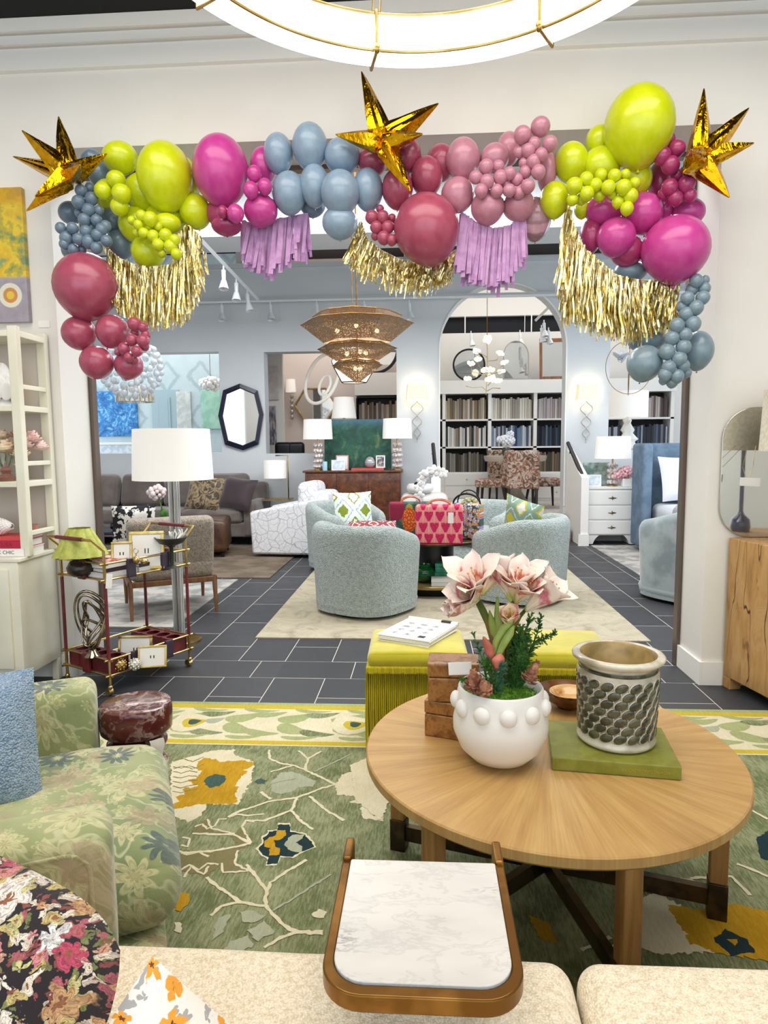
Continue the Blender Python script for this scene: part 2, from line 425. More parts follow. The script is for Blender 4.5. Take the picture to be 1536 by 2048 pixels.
# white stair half walls with black handrails
hw = MB()
L0 = MB().box((AX0-.44, 9.3, 0), (AX0-.01, BY-.016, 1.25)); 
struct('wall_stair_left', MB().box((AX0-.14, 9.25, 0), (AX0-.01, BY-.001, 1.02)), m_trim, smooth=0)
hr = MB().add([(2.10, 9.02, 0), (2.20, 9.02, 0), (2.20, BY-.001, 0), (2.10, BY-.001, 0), (2.10, 9.02, .92), (2.20, 9.02, .92), (2.20, BY-.001, 1.30), (2.10, BY-.001, 1.30)],
     [(3, 2, 1, 0), (4, 5, 6, 7), (0, 1, 5, 4), (1, 2, 6, 5), (2, 3, 7, 6), (3, 0, 4, 7)])
hr.box((2.20, 9.5, 0), (6.4, 9.6, .95)).box((2.07, 9.0, 0), (2.21, 9.02, .16))
struct('wall_stair_right', hr, m_trim, smooth=0)
m_blk = M('black_iron', '1b1b1f', .4, .5)
for nm, pts, lab in (('l', [aty(866, 888, 9.75), aty(871, 944, 9.3)], 'black handrail on the low white wall left of the arch'), ('r', [aty(1136, 886, 9.95), aty(1164, 950, 9.15)], 'black handrail on the white half wall right of the arch')):
    h = MB().tube(pts, .028, 8)
    a, b = pts
    for t in (.15, .85):
        q = a.lerp(b, t); h.tube([q, q+Vector((-.02 if nm == 'l' else .0, .0, -.09))], .008, 6)
    one('handrail', h, m_blk, lab, 'handrail')
st = MB().box((AX0, 9.72, 0), (AX1, BY, .33)).box((AX0, 9.44, 0), (AX1, 9.72, .165))
one('stair_steps', st, M('oak_step', '8f7a66', .5, col2='b09a82', ns=3, stretch=(1, 8, 8)), 'wooden steps leading up into the arched opening', 'steps', smooth=0)
# ================================================================ BALLOON GARLAND
def bmat(name, c, c2=None, rough=.28, **k):
    n = NT(name); f = n.step(n.noise(n.co(), 3, 2), .3, .7)
    n.set(col=n.mix(f, lin(c), lin(c2 or c)), rough=rough, coat=.25, coatr=.15, sss=.0, **k); return n.mat
BM = dict(lime=bmat('lime_latex', 'd4dc1c', 'c8d40e'), magenta=bmat('magenta_latex', 'cc4a9a', 'c43e90'), plum=bmat('plum_latex', 'b0506a', 'a4465e'),
          slate=bmat('slate_latex', '6f8496', '677b8d'), blue=bmat('dusty_blue_latex', '93a9bd', '899fb5'), mauve=bmat('mauve_latex', 'c98a9c', 'be7f92'),
          raspberry=bmat('raspberry_latex', 'ac386e', 'a23064'), grey=bmat('grey_blue_latex', '8499a4', '7a8f9b'), clear=bmat('mauve_clear_latex', 'b88a94', 'a87c88', .15, trans=.25))
def balloon_data(col):
    mb = MB()
    def fn(g, t): return 1.0
    n, m = 24, 16; vs = []
    for j in range(m+1):
        t = PI*j/m
        rr = sin(t); zz = -cos(t)
        if zz < 0: rr *= 1-.16*(-zz)**2; zz *= 1.06
        for k in range(n):
            g = 2*PI*k/n; vs.append((rr*cos(g), rr*sin(g), zz))
    fs = [(j*n+k, j*n+(k+1) % n, (j+1)*n+(k+1) % n, (j+1)*n+k) for j in range(m) for k in range(n)]
    mb.add(vs, fs)
    mb.lathe([(.035, -1.0), (.03, -1.07), (.055, -1.12), (.05, -1.15), (.0, -1.15)], 10)
    return mb.build('balloon', BM[col], data_only=True, smooth=180)
BD = {k: balloon_data(k) for k in BM}
CN = dict(lime='lime green', magenta='magenta pink', plum='plum red', slate='dark slate blue', blue='pale dusty blue', mauve='dusty mauve pink', raspberry='raspberry', grey='grey blue', clear='see-through mauve')
def crop(ox, oy, s): return lambda x, y: (ox+x*s, oy+y*s)
c1 = crop(0, 150, .33854); c2 = crop(370, 130, .36458); c3 = crop(860, 150, .44010)
def balloon(P, s, x, y, rx, ry, col, Y, label=None, group=None, tilt=None):
    """a balloon with its middle at depth Y, size from its apparent size there"""
    px, py = P(x, y); p = aty(px, py, Y); k = (p-CAM).dot(_f)/FPX
    rx *= s*k; ry *= s*k
    o = bpy.data.objects.new('balloon', BD[col]); C.objects.link(o); o.location = p
    t = tilt if tilt is not None else rnd.uniform(-.3, .3)
    o.rotation_euler = (rnd.uniform(-.35, .35), t, rnd.uniform(0, 6))
    if tilt is not None or abs(ry/rx-1) > .1: o.rotation_euler = (0, tilt or 0, 0)
    o.scale = (rx, (rx+ry)/2, ry)
    return tag(o, label, 'balloon', group)
S1, S2, S3 = .33854, .36458, .4401
# --- single balloons: (crop, scale, x, y, rx, ry, colour, depth, label)
BIG = [
 (c1, S1, 710, 490, 103, 92, 'lime', 3.62, 'lime green balloon right of the left gold starburst, at the top edge'),
 (c1, S1, 975, 602, 160, 196, 'lime', 3.56, 'largest lime green balloon left of the big magenta balloon'),
 (c1, S1, 1085, 640, 95, 150, 'lime', 3.66, 'lime green balloon half hidden behind the largest left lime balloon'),
 (c1, S1, 850, 700, 115, 115, 'lime', 3.68, 'lime green balloon behind, below left of the largest lime balloon'),
 (c1, S1, 985, 850, 125, 100, 'lime', 3.68, 'lime green balloon directly under the largest left lime balloon'),
 (c1, S1, 1155, 805, 95, 100, 'lime', 3.64, 'lime green balloon beneath the big magenta balloon'),
 (c1, S1, 800, 885, 98, 100, 'lime', 3.64, 'lime green balloon left of the small lime cluster'),
 (c1, S1, 875, 1045, 102, 95, 'lime', 3.62, 'lowest lime green balloon above the left gold fringe'),
 (c1, S1, 985, 880, 85, 60, 'lime', 3.55, 'pale lime green balloon at the right of the small lime cluster'),
 (c1, S1, 640, 715, 80, 95, 'lime', 3.68, 'lime green balloon behind the four little ones beside the star'),
 (c1, S1, 685, 617, 56, 50, 'lime', 3.50, 'topmost of four little lime balloons beside the left star'),
 (c1, S1, 610, 685, 52, 52, 'lime', 3.50, 'leftmost of four little lime balloons beside the left star'),
 (c1, S1, 718, 702, 58, 56, 'lime', 3.47, 'rightmost of four little lime balloons beside the left star'),
 (c1, S1, 706, 778, 54, 52, 'lime', 3.50, 'lowest of four little lime balloons beside the left star'),
 (c2, S2, 196, 580, 150, 186, 'magenta', 3.57, 'big magenta balloon between lime and dusty blue ones'),
 (c2, S2, 430, 550, 72, 95, 'magenta', 3.68, 'magenta balloon behind the three small magenta ones'),
 (c2, S2, 415, 798, 95, 86, 'magenta', 3.60, 'magenta balloon above the left lilac tassels'),
 (c2, S2, 205, 815, 85, 85, 'raspberry', 3.64, 'deep raspberry balloon just below the big left magenta balloon'),
 (c2, S2, 230, 880, 85, 55, 'raspberry', 3.60, 'deep raspberry balloon hanging lowest below the big left magenta one'),
 (c2, S2, 277, 815, 47, 50, 'magenta', 3.50, 'small shiny magenta balloon over the raspberry ones'),
 (c2, S2, 207, 805, 28, 35, 'raspberry', 3.50, 'small raspberry balloon left of the small shiny magenta one'),
 (c2, S2, 380, 597, 40, 45, 'magenta', 3.52, 'topmost of three small magenta balloons beside the big magenta one'),
 (c2, S2, 438, 667, 40, 45, 'magenta', 3.52, 'rightmost of three small magenta balloons beside the big magenta one'),
 (c2, S2, 362, 687, 42, 47, 'magenta', 3.50, 'lowest of three small magenta balloons beside the big magenta one'),
 (c2, S2, 512, 486, 80, 106, 'blue', 3.62, 'leftmost dusty blue balloon in the top row'),
 (c2, S2, 685, 447, 97, 122, 'blue', 3.60, 'tallest dusty blue balloon in the middle of the top row'),
 (c2, S2, 862, 500, 100, 95, 'blue', 3.60, 'dusty blue balloon left under the middle starburst'),
 (c2, S2, 860, 465, 75, 62, 'blue', 3.68, 'dusty blue balloon tucked behind the left spike of middle starburst'),
 (c2, S2, 572, 702, 95, 112, 'blue', 3.61, 'leftmost dusty blue balloon in the lower row'),
 (c2, S2, 712, 662, 82, 112, 'blue', 3.60, 'second dusty blue balloon from the left in the lower row'),
 (c2, S2, 852, 700, 107, 118, 'blue', 3.54, 'front dusty blue balloon in the middle of the lower row'),
 (c2, S2, 1004, 683, 83, 112, 'blue', 3.60, 'rightmost dusty blue balloon in the lower row'),
 (c2, S2, 850, 865, 98, 88, 'blue', 3.58, 'lowest dusty blue balloon hanging below the row'),
 (c2, S2, 700, 770, 70, 62, 'slate', 3.70, 'dark blue balloon in shade below the dusty blue ones'),
 (c2, S2, 1030, 530, 85, 75, 'plum', 3.64, 'plum balloon left behind the middle starburst'),
 (c2, S2, 1228, 495, 68, 88, 'plum', 3.64, 'plum balloon right behind the middle starburst'),
 (c2, S2, 1165, 680, 86, 106, 'plum', 3.60, 'plum balloon under the lowest spike of the middle starburst'),
 (c2, S2, 1325, 612, 88, 106, 'plum', 3.62, 'plum balloon above the biggest plum balloon'),
 (c2, S2, 1405, 535, 85, 95, 'plum', 3.70, 'plum balloon behind, left of the mauve ones'),
 (c2, S2, 1325, 900, 172, 188, 'plum', 3.55, 'biggest plum balloon in the middle of the garland'),
 (c3, S3, 150, 383, 78, 92, 'mauve', 3.62, 'mauve balloon upper left beside the plum ones'),
 (c3, S3, 125, 545, 75, 78, 'mauve', 3.60, 'mauve balloon lower left beside the biggest plum one'),
 (c3, S3, 262, 602, 78, 74, 'mauve', 3.58, 'mauve balloon above the middle lilac tassels'),
 (c3, S3, 402, 592, 74, 70, 'mauve', 3.60, 'mauve balloon above the right end of the lilac tassels'),
 (c3, S3, 295, 378, 66, 64, 'mauve', 3.62, 'mauve balloon at the centre top of the mauve section'),
 (c3, S3, 358, 335, 56, 72, 'mauve', 3.68, 'mauve balloon partly behind the high small mauve ones'),
 (c3, S3, 530, 440, 45, 90, 'mauve', 3.66, 'mauve balloon tucked against the right lime ones'),
 (c3, S3, 478, 655, 72, 95, 'clear', 3.68, 'see-through mauve balloon hanging behind the lilac tassels'),
 (c3, S3, 565, 568, 66, 80, 'lime', 3.60, 'lime green balloon lowest at the left of the right lime section'),
 (c3, S3, 950, 235, 155, 175, 'lime', 3.52, 'giant lime green balloon rising above the opening'),
 (c3, S3, 768, 300, 60, 68, 'lime', 3.66, 'lime green balloon tucked left behind the giant lime one'),
 (c3, S3, 642, 398, 76, 88, 'lime', 3.62, 'lime green balloon next to the mauve section'),
 (c3, S3, 775, 415, 88, 85, 'lime', 3.62, 'lime green balloon under the giant lime one'),
 (c3, S3, 935, 472, 72, 75, 'lime', 3.62, 'lime green balloon under the giant lime one, beside raspberry ones'),
 (c3, S3, 690, 612, 35, 40, 'lime', 3.66, 'lime green balloon peeping out at the top of the right gold fringe'),
 (c3, S3, 1115, 792, 152, 147, 'magenta', 3.54, 'biggest magenta balloon at the right jamb'),
 (c3, S3, 845, 737, 88, 86, 'magenta', 3.58, 'magenta balloon left of the biggest right magenta balloon'),
 (c3, S3, 965, 628, 92, 90, 'magenta', 3.62, 'magenta balloon above left of the biggest right magenta balloon'),
 (c3, S3, 790, 615, 85, 68, 'magenta', 3.64, 'magenta balloon directly under the small lime cluster'),
 (c3, S3, 1065, 605, 38, 52, 'magenta', 3.66, 'magenta balloon squeezed behind, above the biggest right magenta one'),
 (c3, S3, 1175, 625, 73, 62, 'magenta', 3.64, 'magenta balloon at top right of the biggest right magenta one'),
 (c3, S3, 895, 800, 78, 68, 'raspberry', 3.64, 'raspberry balloon at the bottom of the right magenta section'),
 (c3, S3, 730, 732, 52, 75, 'raspberry', 3.66, 'raspberry balloon behind the top of the right gold fringe'),
 (c3, S3, 1040, 480, 48, 85, 'raspberry', 3.68, 'tall raspberry balloon behind the small raspberry ones'),
 (c3, S3, 910, 895, 75, 48, 'grey', 3.70, 'grey blue balloon in the dip under the magenta ones'),
 (c3, S3, 1215, 1252, 70, 88, 'grey', 3.62, 'grey blue balloon lowest at the right jamb'),
 (c3, S3, 975, 1310, 78, 82, 'grey', 3.60, 'large grey blue balloon left of the small grey chain'),
 (c3, S3, 985, 1205, 85, 60, 'grey', 3.70, 'grey blue balloon in shade behind the right gold fringe'),
 (c3, S3, 1010, 1095, 70, 90, 'grey', 3.70, 'grey blue balloon hidden behind the right end of the gold fringe'),
 (c1, S1, 510, 1248, 184, 192, 'plum', 3.57, 'largest plum balloon at the left jamb'),
 (c1, S1, 466, 1525, 100, 97, 'plum', 3.60, 'plum balloon under the largest left plum balloon, left one'),
 (c1, S1, 664, 1515, 97, 96, 'plum', 3.58, 'plum balloon under the left gold fringe'),
 (c1, S1, 571, 1698, 101, 95, 'plum', 3.58, 'lowest left plum balloon at the end of the garland'),
 (c1, S1, 760, 1715, 85, 82, 'plum', 3.60, 'lowest right plum balloon at the end of the garland'),
 (c1, S1, 545, 505, 65, 62, 'slate', 3.68, 'slate blue balloon in shade behind the left starburst'),
 (c1, S1, 592, 590, 68, 78, 'slate', 3.70, 'slate blue balloon behind the right spike of the left starburst'),
 (c1, S1, 415, 815, 68, 65, 'slate', 3.66, 'medium slate blue balloon below the left starburst'),
 (c1, S1, 665, 860, 85, 80, 'slate', 3.70, 'slate blue balloon in shade left of the lime ones'),
 (c1, S1, 715, 1000, 85, 85, 'slate', 3.70, 'slate blue balloon behind the top of the left gold fringe'),
 (c1, S1, 440, 1040, 75, 60, 'slate', 3.66, 'slate blue balloon just above the largest left plum one'),
]
for P, s, x, y, rx, ry, col, Y, lab in BIG:
    balloon(P, s, x, y, rx, ry, col, Y, lab, CN[col]+' balloons of the garland')
CL = [
 (c1, S1, 'slate', 3.50, 'small slate blue balloons below the left starburst', [(530,665,28),(480,685,36),(540,730,38),(465,750,40),(525,797,38),(585,800,28),(500,855,37),(570,858,33),(465,815,25),(625,893,32),(360,905,33),(430,905,35),(510,925,38),(600,912,33),(395,965,42),(465,970,35),(525,985,40),(575,945,35),(630,980,35),(570,1022,35),(435,1030,33),(485,1030,25),(540,900,28),(380,1000,30)]),
 (c1, S1, 'lime', 3.46, 'small lime balloons above the left gold fringe', [(835,830,32),(780,860,27),(888,850,42),(818,885,30),(850,935,33),(905,952,36),(808,932,24),(935,895,27),(978,945,38),(1032,975,32),(935,1003,36),(1008,1012,38),(957,1052,27),(1042,1058,32),(880,900,26)]),
 (c1, S1, 'plum', 3.50, 'small plum balloons at the lower left end', [(795,1470,42),(845,1490,30),(797,1522,26),(780,1565,35),(845,1570,39),(733,1617,36),(808,1632,34),(762,1668,30),(695,1638,20),(862,1535,28),(856,1605,26),(795,1682,24)]),
 (c2, S2, 'plum', 3.55, 'small plum balloons left of the biggest plum one', [(1025,835,37),(1085,832,34),(1050,890,36),(1112,890,36),(1135,842,26),(1070,790,22),(1090,948,36),(1135,960,30),(1045,935,26)]),
 (c3, S3, 'mauve', 3.48, 'small mauve balloons in the mauve section', [(502,235,45),(420,272,40),(545,312,34),(473,312,30),(447,343,32),(405,350,26),(505,362,30),(470,393,32),(425,400,22),(433,441,29),(492,441,33),(362,447,30),(395,475,28),(255,417,34),(310,415,28),(207,465,30),(258,485,33),(320,465,33),(232,527,30),(303,527,30),(360,525,30),(445,505,33),(405,535,28),(345,495,25)]),
 (c3, S3, 'lime', 3.46, 'small lime balloons under the giant lime one', [(655,505,38),(710,472,30),(752,500,30),(777,455,28),(838,458,30),(810,511,33),(880,511,36),(887,452,24),(930,492,26),(912,550,33),(855,577,28),(895,607,30),(770,545,28),(713,540,32),(687,565,25),(648,567,27),(828,540,23)]),
 (c3, S3, 'raspberry', 3.50, 'small raspberry balloons beside the right starburst', [(1120,335,40),(1093,410,40),(1055,368,40),(1123,456,28),(1090,510,37),(1165,497,38),(1117,560,34),(1182,548,30),(1085,290,30),(1160,440,26),(1060,540,24)]),
 (c3, S3, 'grey', 3.50, 'small grey blue balloons in the chain down the right jamb', [(1210,935,30),(1248,932,22),(1247,970,28),(1190,975,29),(1240,1012,32),(1170,1013,30),(1210,1057,33),(1147,1052,28),(1165,1086,33),(1195,1131,35),(1122,1138,33),(1160,1180,30),(1100,1196,33),(1152,1236,34),(1077,1258,36),(1132,1290,35),(1085,1328,33),(1150,1320,30),(1122,1368,32),(1068,1362,30),(1165,1352,24),(1100,1396,26),(1060,1390,20)]),
]
for P, s, col, Y, g, L in CL:
    cx = sum(a[0] for a in L)/len(L)
    for i, (x, y, r) in enumerate(L):
        balloon(P, s, x, y, r, r*rnd.uniform(.97, 1.06), col, Y+(.03 if r < 30 else 0)+rnd.uniform(-.012, .012), g.replace('balloons', 'balloon', 1), g)

# ---- foil starbursts
def foil_mat(name, c, c2, rough=.16, sc=18):
    n = NT(name); f = n.noise(n.co(), sc, 3)
    n.set(col=n.mix(n.step(f, .35, .65), lin(c), lin(c2)), metal=1, rough=rough); n.bump(n.noise(n.map(n.co(), (1, 1, .35)), sc*2, 3, dist=.6), .55, .01); return n.mat
m_foil = foil_mat('gold_foil', 'e8b21a', 'c98f10')
def starburst(label, cx, cy, Y, tips):
    c = aty(cx, cy, Y); t = thing('starburst_balloon', label, 'foil balloon', c, group='gold foil starbursts')
    for (tx, ty, dy, w) in tips:
        e = aty(tx, ty, Y+dy)-c; L = e.length; d = e.normalized()
        mb = MB(); q = Vector((0, 0, 1)).rotation_difference(d).to_matrix().to_4x4(); mb.T = q
        r0 = w
        prof = [(0, 0), (r0*.55, .02*L), (r0*.95, .12*L), (r0, .2*L), (r0*.78, .42*L), (r0*.5, .66*L), (r0*.22, .88*L), (.004, .985*L), (.002, L), (0, L)]
        mb.lathe(prof, 20, fn=lambda g, z, j: (1+.13*cos(5*g)+.05*sin(9*g+z*60)+.04*rnd.uniform(-1, 1)))
        mb.build('spike', m_foil, t, smooth=28)
    return t
starburst('gold foil starburst at the left top corner of the opening', 140, 352, 3.50, [(117,233,.05,.052),(44,261,-.03,.055),(26,313,.1,.045),(214,307,-.08,.05),(70,393,-.1,.055),(53,422,.06,.045),(160,330,-.22,.05)])
starburst('gold foil starburst over the middle of the garland', 766, 285, 3.46, [(723,143,.05,.058),(877,207,0,.06),(671,269,.0,.05),(820,382,-.08,.052),(780,300,.2,.05),(845,268,-.15,.045)])
starburst('gold foil starburst at the right top corner of the opening', 1398, 318, 3.48, [(1408,177,.05,.05),(1498,216,.02,.055),(1508,286,-.02,.05),(1459,395,-.05,.055),(1366,345,-.12,.06),(1385,300,-.2,.05)])

# ---- fringes
m_tin = foil_mat('gold_tinsel', 'f0e6b8', 'd6c070', .28, 30)
m_paper = M('lilac_paper', 'c79bc9', .8, col2='b88abb', ns=20)
m_cord = M('clear_cord', 'd8d4c8', .4)
def fringe(name, label, cat, path, bottoms, Y, n, mat, wid, curly, group):
    P = [aty(x, y, Y) for x, y in path]; t = thing(name, label, cat, P[0], group=group)
    def at(L, u):
        u *= len(L)-1; i = min(int(u), len(L)-2); return L[i].lerp(L[i+1], u-i)
    B = [aty(x, y, Y) for x, y in bottoms]; O = P[0]
    MB().tube([at(P, k/20)-O for k in range(21)], .004, 6).build('cord', m_cord, t)
    mb = MB()
    for i in range(n):
        u = (i+rnd.random())/n; a = at(P, u)-O; b = at(B, u)-O
        b = Vector((b.x+rnd.gauss(0, .012), b.y+rnd.uniform(-.05, .05), b.z+rnd.gauss(.0, .022)))
        a = a+Vector((0, rnd.uniform(-.02, .02), 0)); w = wid*rnd.uniform(.6, 1.3); k = 9 if curly else 5
        ph = rnd.uniform(0, 6); fr = rnd.uniform(5, 11); tw = rnd.uniform(-2.2, 2.2) if curly else rnd.uniform(-.5, .5); t0 = rnd.uniform(-.6, .6)
        vs = []
        for j in range(k+1):
            v = j/k; c = a.lerp(b, v)
            if curly: c = c+Vector((.006*sin(ph+v*fr), .008*cos(ph+v*fr*1.3), 0))
            g = t0+tw*v; vs += [tuple(c+Vector((cos(g), sin(g), 0))*w/2), tuple(c-Vector((cos(g), sin(g), 0))*w/2)]
        mb.add(vs, [(2*j, 2*j+1, 2*j+3, 2*j+2) for j in range(k)])
    o = mb.build('fringe_strands', mat, t, smooth=60); o['kind'] = 'stuff'
    return t
G = 'gold tinsel fringes on the garland'
fringe('fringe_garland', 'gold tinsel fringe hanging at the left under the lime balloons', 'fringe', [(212,493),(235,515),(265,528),(300,535),(345,530),(362,470),(375,450),(398,470)], [(228,590),(245,625),(275,645),(300,648),(340,645),(365,642),(390,600),(405,545)], 3.6, 420, m_tin, .009, True, G)
fringe('fringe_garland', 'gold tinsel fringe hanging in the middle beside the biggest plum balloon', 'fringe', [(722,445),(735,480),(760,500),(800,520),(840,530),(880,525),(912,500)], [(690,520),(720,545),(755,560),(790,577),(835,582),(870,575),(905,555)], 3.66, 330, m_tin, .009, True, G)
fringe('fringe_garland', 'gold tinsel fringe swagged at the right under the magenta balloons', 'fringe', [(1133,395),(1145,450),(1170,500),(1200,525),(1230,550),(1270,560),(1320,562),(1358,556)], [(1122,560),(1130,640),(1165,645),(1200,665),(1235,672),(1275,682),(1310,660),(1350,650)], 3.6, 480, m_tin, .009, True, G)
G = 'lilac tissue tassels on the garland'
fringe('tassel_garland', 'lilac tissue tassels hanging below the left magenta balloon', 'tassels', [(487,442),(520,455),(555,440),(590,432),(615,428)], [(482,515),(515,540),(550,542),(585,525),(622,500)], 3.68, 80, m_paper, .022, False, G)
fringe('tassel_garland', 'lilac tissue tassels hanging below the mauve balloons', 'tassels', [(922,425),(950,445),(985,458),(1020,452),(1048,430)], [(912,530),(940,560),(975,572),(1015,565),(1052,520)], 3.62, 110, m_paper, .02, False, G)
# ================================================================ FRONT ROOM
def yarn(name, c, c2=None, amt=.5, bs=220, sheen=.0):
    n = NT(name); p = n.world(); f = n.noise(n.map(p, (150, 26, 20)), 1, 4, .75)
    g = n.noise(p, 7, 4)
    k = n.m('MULTIPLY', n.step(n.m('ADD', n.m('MULTIPLY', f, .6), n.m('MULTIPLY', g, .4)), .38, .62), amt)
    n.set(col=n.mix(k, lin(c), lin(c2 or c)), rough=.95, spec=.1); n.bump(n.noise(p, bs, 2), .5, .004); return n.mat
# ---- green rug
R_ = dict(base=yarn('rug_sage', '616a47', '989b78', .9), cream=yarn('rug_cream', 'd5ccb0', 'c0b796', .6), gold=yarn('rug_gold', 'bb9226', '9a7418', .7), teal=yarn('rug_teal', '39504a', '54685c'),
          grey=yarn('rug_grey', 'a6a892', '8f947c', .6), brown=yarn('rug_brown', '7c7452', '6a6a44', .7), navy=yarn('rug_navy', '26393c', '1d2c33', .6), yel=yarn('rug_yellow', 'c2ad3c', 'a8932e', .5), sage2=yarn('rug_light_sage', 'a3a878', '8c9564', .7))
rkeys = ['base', 'cream', 'gold', 'teal', 'grey', 'brown', 'navy', 'yel', 'sage2']; RI = {k: i for i, k in enumerate(rkeys)}
RX0, RX1, RY0, RY1, RZ = -1.72, 2.1, .1, 3.39, .012
rug = MB().box((RX0, RY0, .0005), (RX1, RY1, RZ), RI['base'])
r5 = crop(300, 1380, .3261); r6 = crop(560, 1600, .6354)
lay = [0]
def rpoly(P, pts, col, jag=.0):
    lay[0] += 1; z = RZ+.0004+lay[0]*.000022
    q = [atz(*P(x, y), z) for x, y in pts]
    if jag:
        o = []
        for i in range(len(q)):
            a, b = q[i], q[(i+1) % len(q)]; m = max(1, int((b-a).length/.009))
            for k in range(m):
                c = a.lerp(b, k/m); o.append(Vector((c.x+rnd.uniform(-jag, jag), c.y+rnd.uniform(-jag, jag), z)))
        q = o
    q = [(c.x, c.y, z) for c in q if RX0 < c.x < RX1]
    a = sum(q[i][0]*q[(i+1) % len(q)][1]-q[(i+1) % len(q)][0]*q[i][1] for i in range(len(q)))
    if a < 0: q.reverse()
    rug.poly(q, RI[col])
def rvine(P, pts, col='cream', w=.0058):
    lay[0] += 1; z = RZ+.0004+lay[0]*.000022
    q = [atz(*P(x, y), z) for x, y in pts]; o = []
    for a, b in zip(q, q[1:]):
        m = max(1, int((b-a).length/.012))
        for k in range(m): o.append(a.lerp(b, k/m)+Vector((rnd.uniform(-.0025, .0025), rnd.uniform(-.0025, .0025), 0)))
    o.append(q[-1]); vs = []
    for i, c in enumerate(o):
        t = (o[min(i+1, len(o)-1)]-o[max(0, i-1)]).normalized(); nn = Vector((-t.y, t.x, 0)); ww = w*rnd.uniform(.7, 1.3)
        vs += [tuple(c+nn*ww), tuple(c-nn*ww)]
    rug.add([(x, y, z) for x, y, _ in vs], [(2*i+1, 2*i+3, 2*i+2, 2*i) for i in range(len(o)-1)], RI[col])
def band(x0, y0, x1, y1, col):
    lay[0] += 1; z = RZ+.0004+lay[0]*.000022; rug.poly([(x0, y0, z), (x1, y0, z), (x1, y1, z), (x0, y1, z)], RI[col])
for k, (d0, col) in enumerate(((0, 'sage2'), (.035, 'yel'), (.085, 'cream'), (.455, 'yel'), (.495, 'cream'), (.505, 'base'))):
    band(RX0+d0, RY0+d0, RX1-d0, RY1-d0, col)
def leaf(cx, cy, a, L, w, col):
    lay[0] += .2; z = RZ+.0004+lay[0]*.000022; pts = []
    for k in range(14):
        t = 2*PI*k/14; x = L*cos(t); y = w*sin(t)*(1-.5*cos(t))+.25*L*(cos(t)**2); pts.append((cx+x*cos(a)-y*sin(a)+rnd.uniform(-.003, .003), cy+x*sin(a)+y*cos(a), z))
    ar = sum(pts[i][0]*pts[(i+1) % 14][1]-pts[(i+1) % 14][0]*pts[i][1] for i in range(14))
    rug.poly(pts if ar > 0 else pts[::-1], RI[col])
x = RX0+.2; k = 0
while x < RX1-.1:
    yb = RY1-.27
    for s in (-1, 1):
        leaf(x+.07, yb+s*.07, s*.5, .10, .045, 'sage2'); leaf(x+.19, yb+s*.11, s*.2, .09, .03, 'base' if k % 2 else 'sage2'); leaf(x+.13, yb+s*.155, -s*.1, .10, .018, 'sage2')
    if k % 3 == 1:
        leaf(x+.1, yb, 0, .12, .10, 'cream'); leaf(x+.1, yb, .2, .06, .05, 'yel'); leaf(x+.1, yb+.01, .2, .03, .03, 'teal'); leaf(x+.2, yb+.03, .5, .05, .03, 'grey')
    for s in (-1, 1):
        z = RZ+.0004+lay[0]*.000022
    x += .27; k += 1
for k in range(10):
    yb = RY0+.3+k*.3
    for s in (-1, 1): leaf(RX0+.27+s*.08, yb, 1.2*s, .11, .05, 'sage2')
rpoly(r5, [(130,440),(380,372),(520,364),(515,395),(640,440),(620,560),(540,700),(350,700),(345,725),(310,770),(240,810),(130,770)], 'cream', .006)
rpoly(r5, [(330,415),(400,425),(430,440),(560,430),(640,445),(630,465),(570,490),(600,500),(560,540),(545,600),(520,640),(540,680),(490,705),(440,700),(300,700),(180,725),(130,730),(135,700),(180,680),(150,655),(210,640),(200,600),(250,600),(290,590),(230,550),(280,545),(320,500),(280,480),(300,440)], 'gold', .005)
rpoly(r5, [(330,570),(340,540),(400,515),(460,525),(465,560),(420,590),(360,600)], 'teal', .004)
rpoly(r5, [(520,590),(540,560),(560,525),(620,540),(610,580),(560,592)], 'cream', .004)
rpoly(r5, [(645,560),(680,540),(715,555),(700,575),(660,575)], 'teal', .004)
rpoly(r5, [(745,560),(800,505),(870,500),(960,530),(1015,560),(1000,590),(900,600),(860,630),(800,640),(740,620)], 'grey', .005)
for yy in (150, 195): rvine(r5, [(140, yy+290), (200, yy+270), (260, yy+290), (330, yy+260)], 'brown', .003)
for i in range(6): rvine(r5, [(140, 470+i*30), (190, 480+i*30), (240, 465+i*30), (290, 480+i*25)], 'brown', .0028)
rpoly(r5, [(1140,570),(1180,520),(1260,490),(1350,480),(1420,560),(1430,800),(1320,790),(1290,740),(1310,700),(1220,690),(1290,655),(1150,640),(1140,600)], 'cream', .006)
rpoly(r5, [(1370,560),(1425,620),(1425,760),(1370,775),(1360,745),(1410,730),(1330,690),(1320,660),(1360,630),(1400,620)], 'gold', .004)
rpoly(r5, [(350,790),(380,860),(520,880),(560,840),(620,935),(540,980),(520,1060),(600,1110),(450,1120),(440,1060),(350,1140),(180,1110),(170,980),(400,990),(540,950),(490,890),(260,880),(270,840)], 'brown', .006)
for L in ([(350,790),(380,850),(520,880)],[(560,840),(620,935)],[(540,980),(520,1060),(600,1110),(450,1120),(440,1060)],[(180,1110),(240,1070),(300,1100),(350,1060),(420,1070)],[(170,980),(230,1010),(300,990),(360,1020)],[(270,840),(320,820),(350,850),(400,830),(420,790),(470,790)],[(480,780),(540,760),(600,770),(700,760)],[(200,900),(250,910),(230,960),(190,950)],[(210,1150),(250,1080),(330,1130),(360,1080)],[(560,840),(590,800),(640,810)]): rvine(r5, L, 'cream', .004)
NAV = [(785,815),(855,815),(862,860),(960,880),(1010,940),(1015,965),(930,1000),(880,1030),(800,1025),(780,1075),(705,1080),(720,1030),(680,1020),(650,970),(690,940),(680,900),(720,880),(720,860),(780,855)]
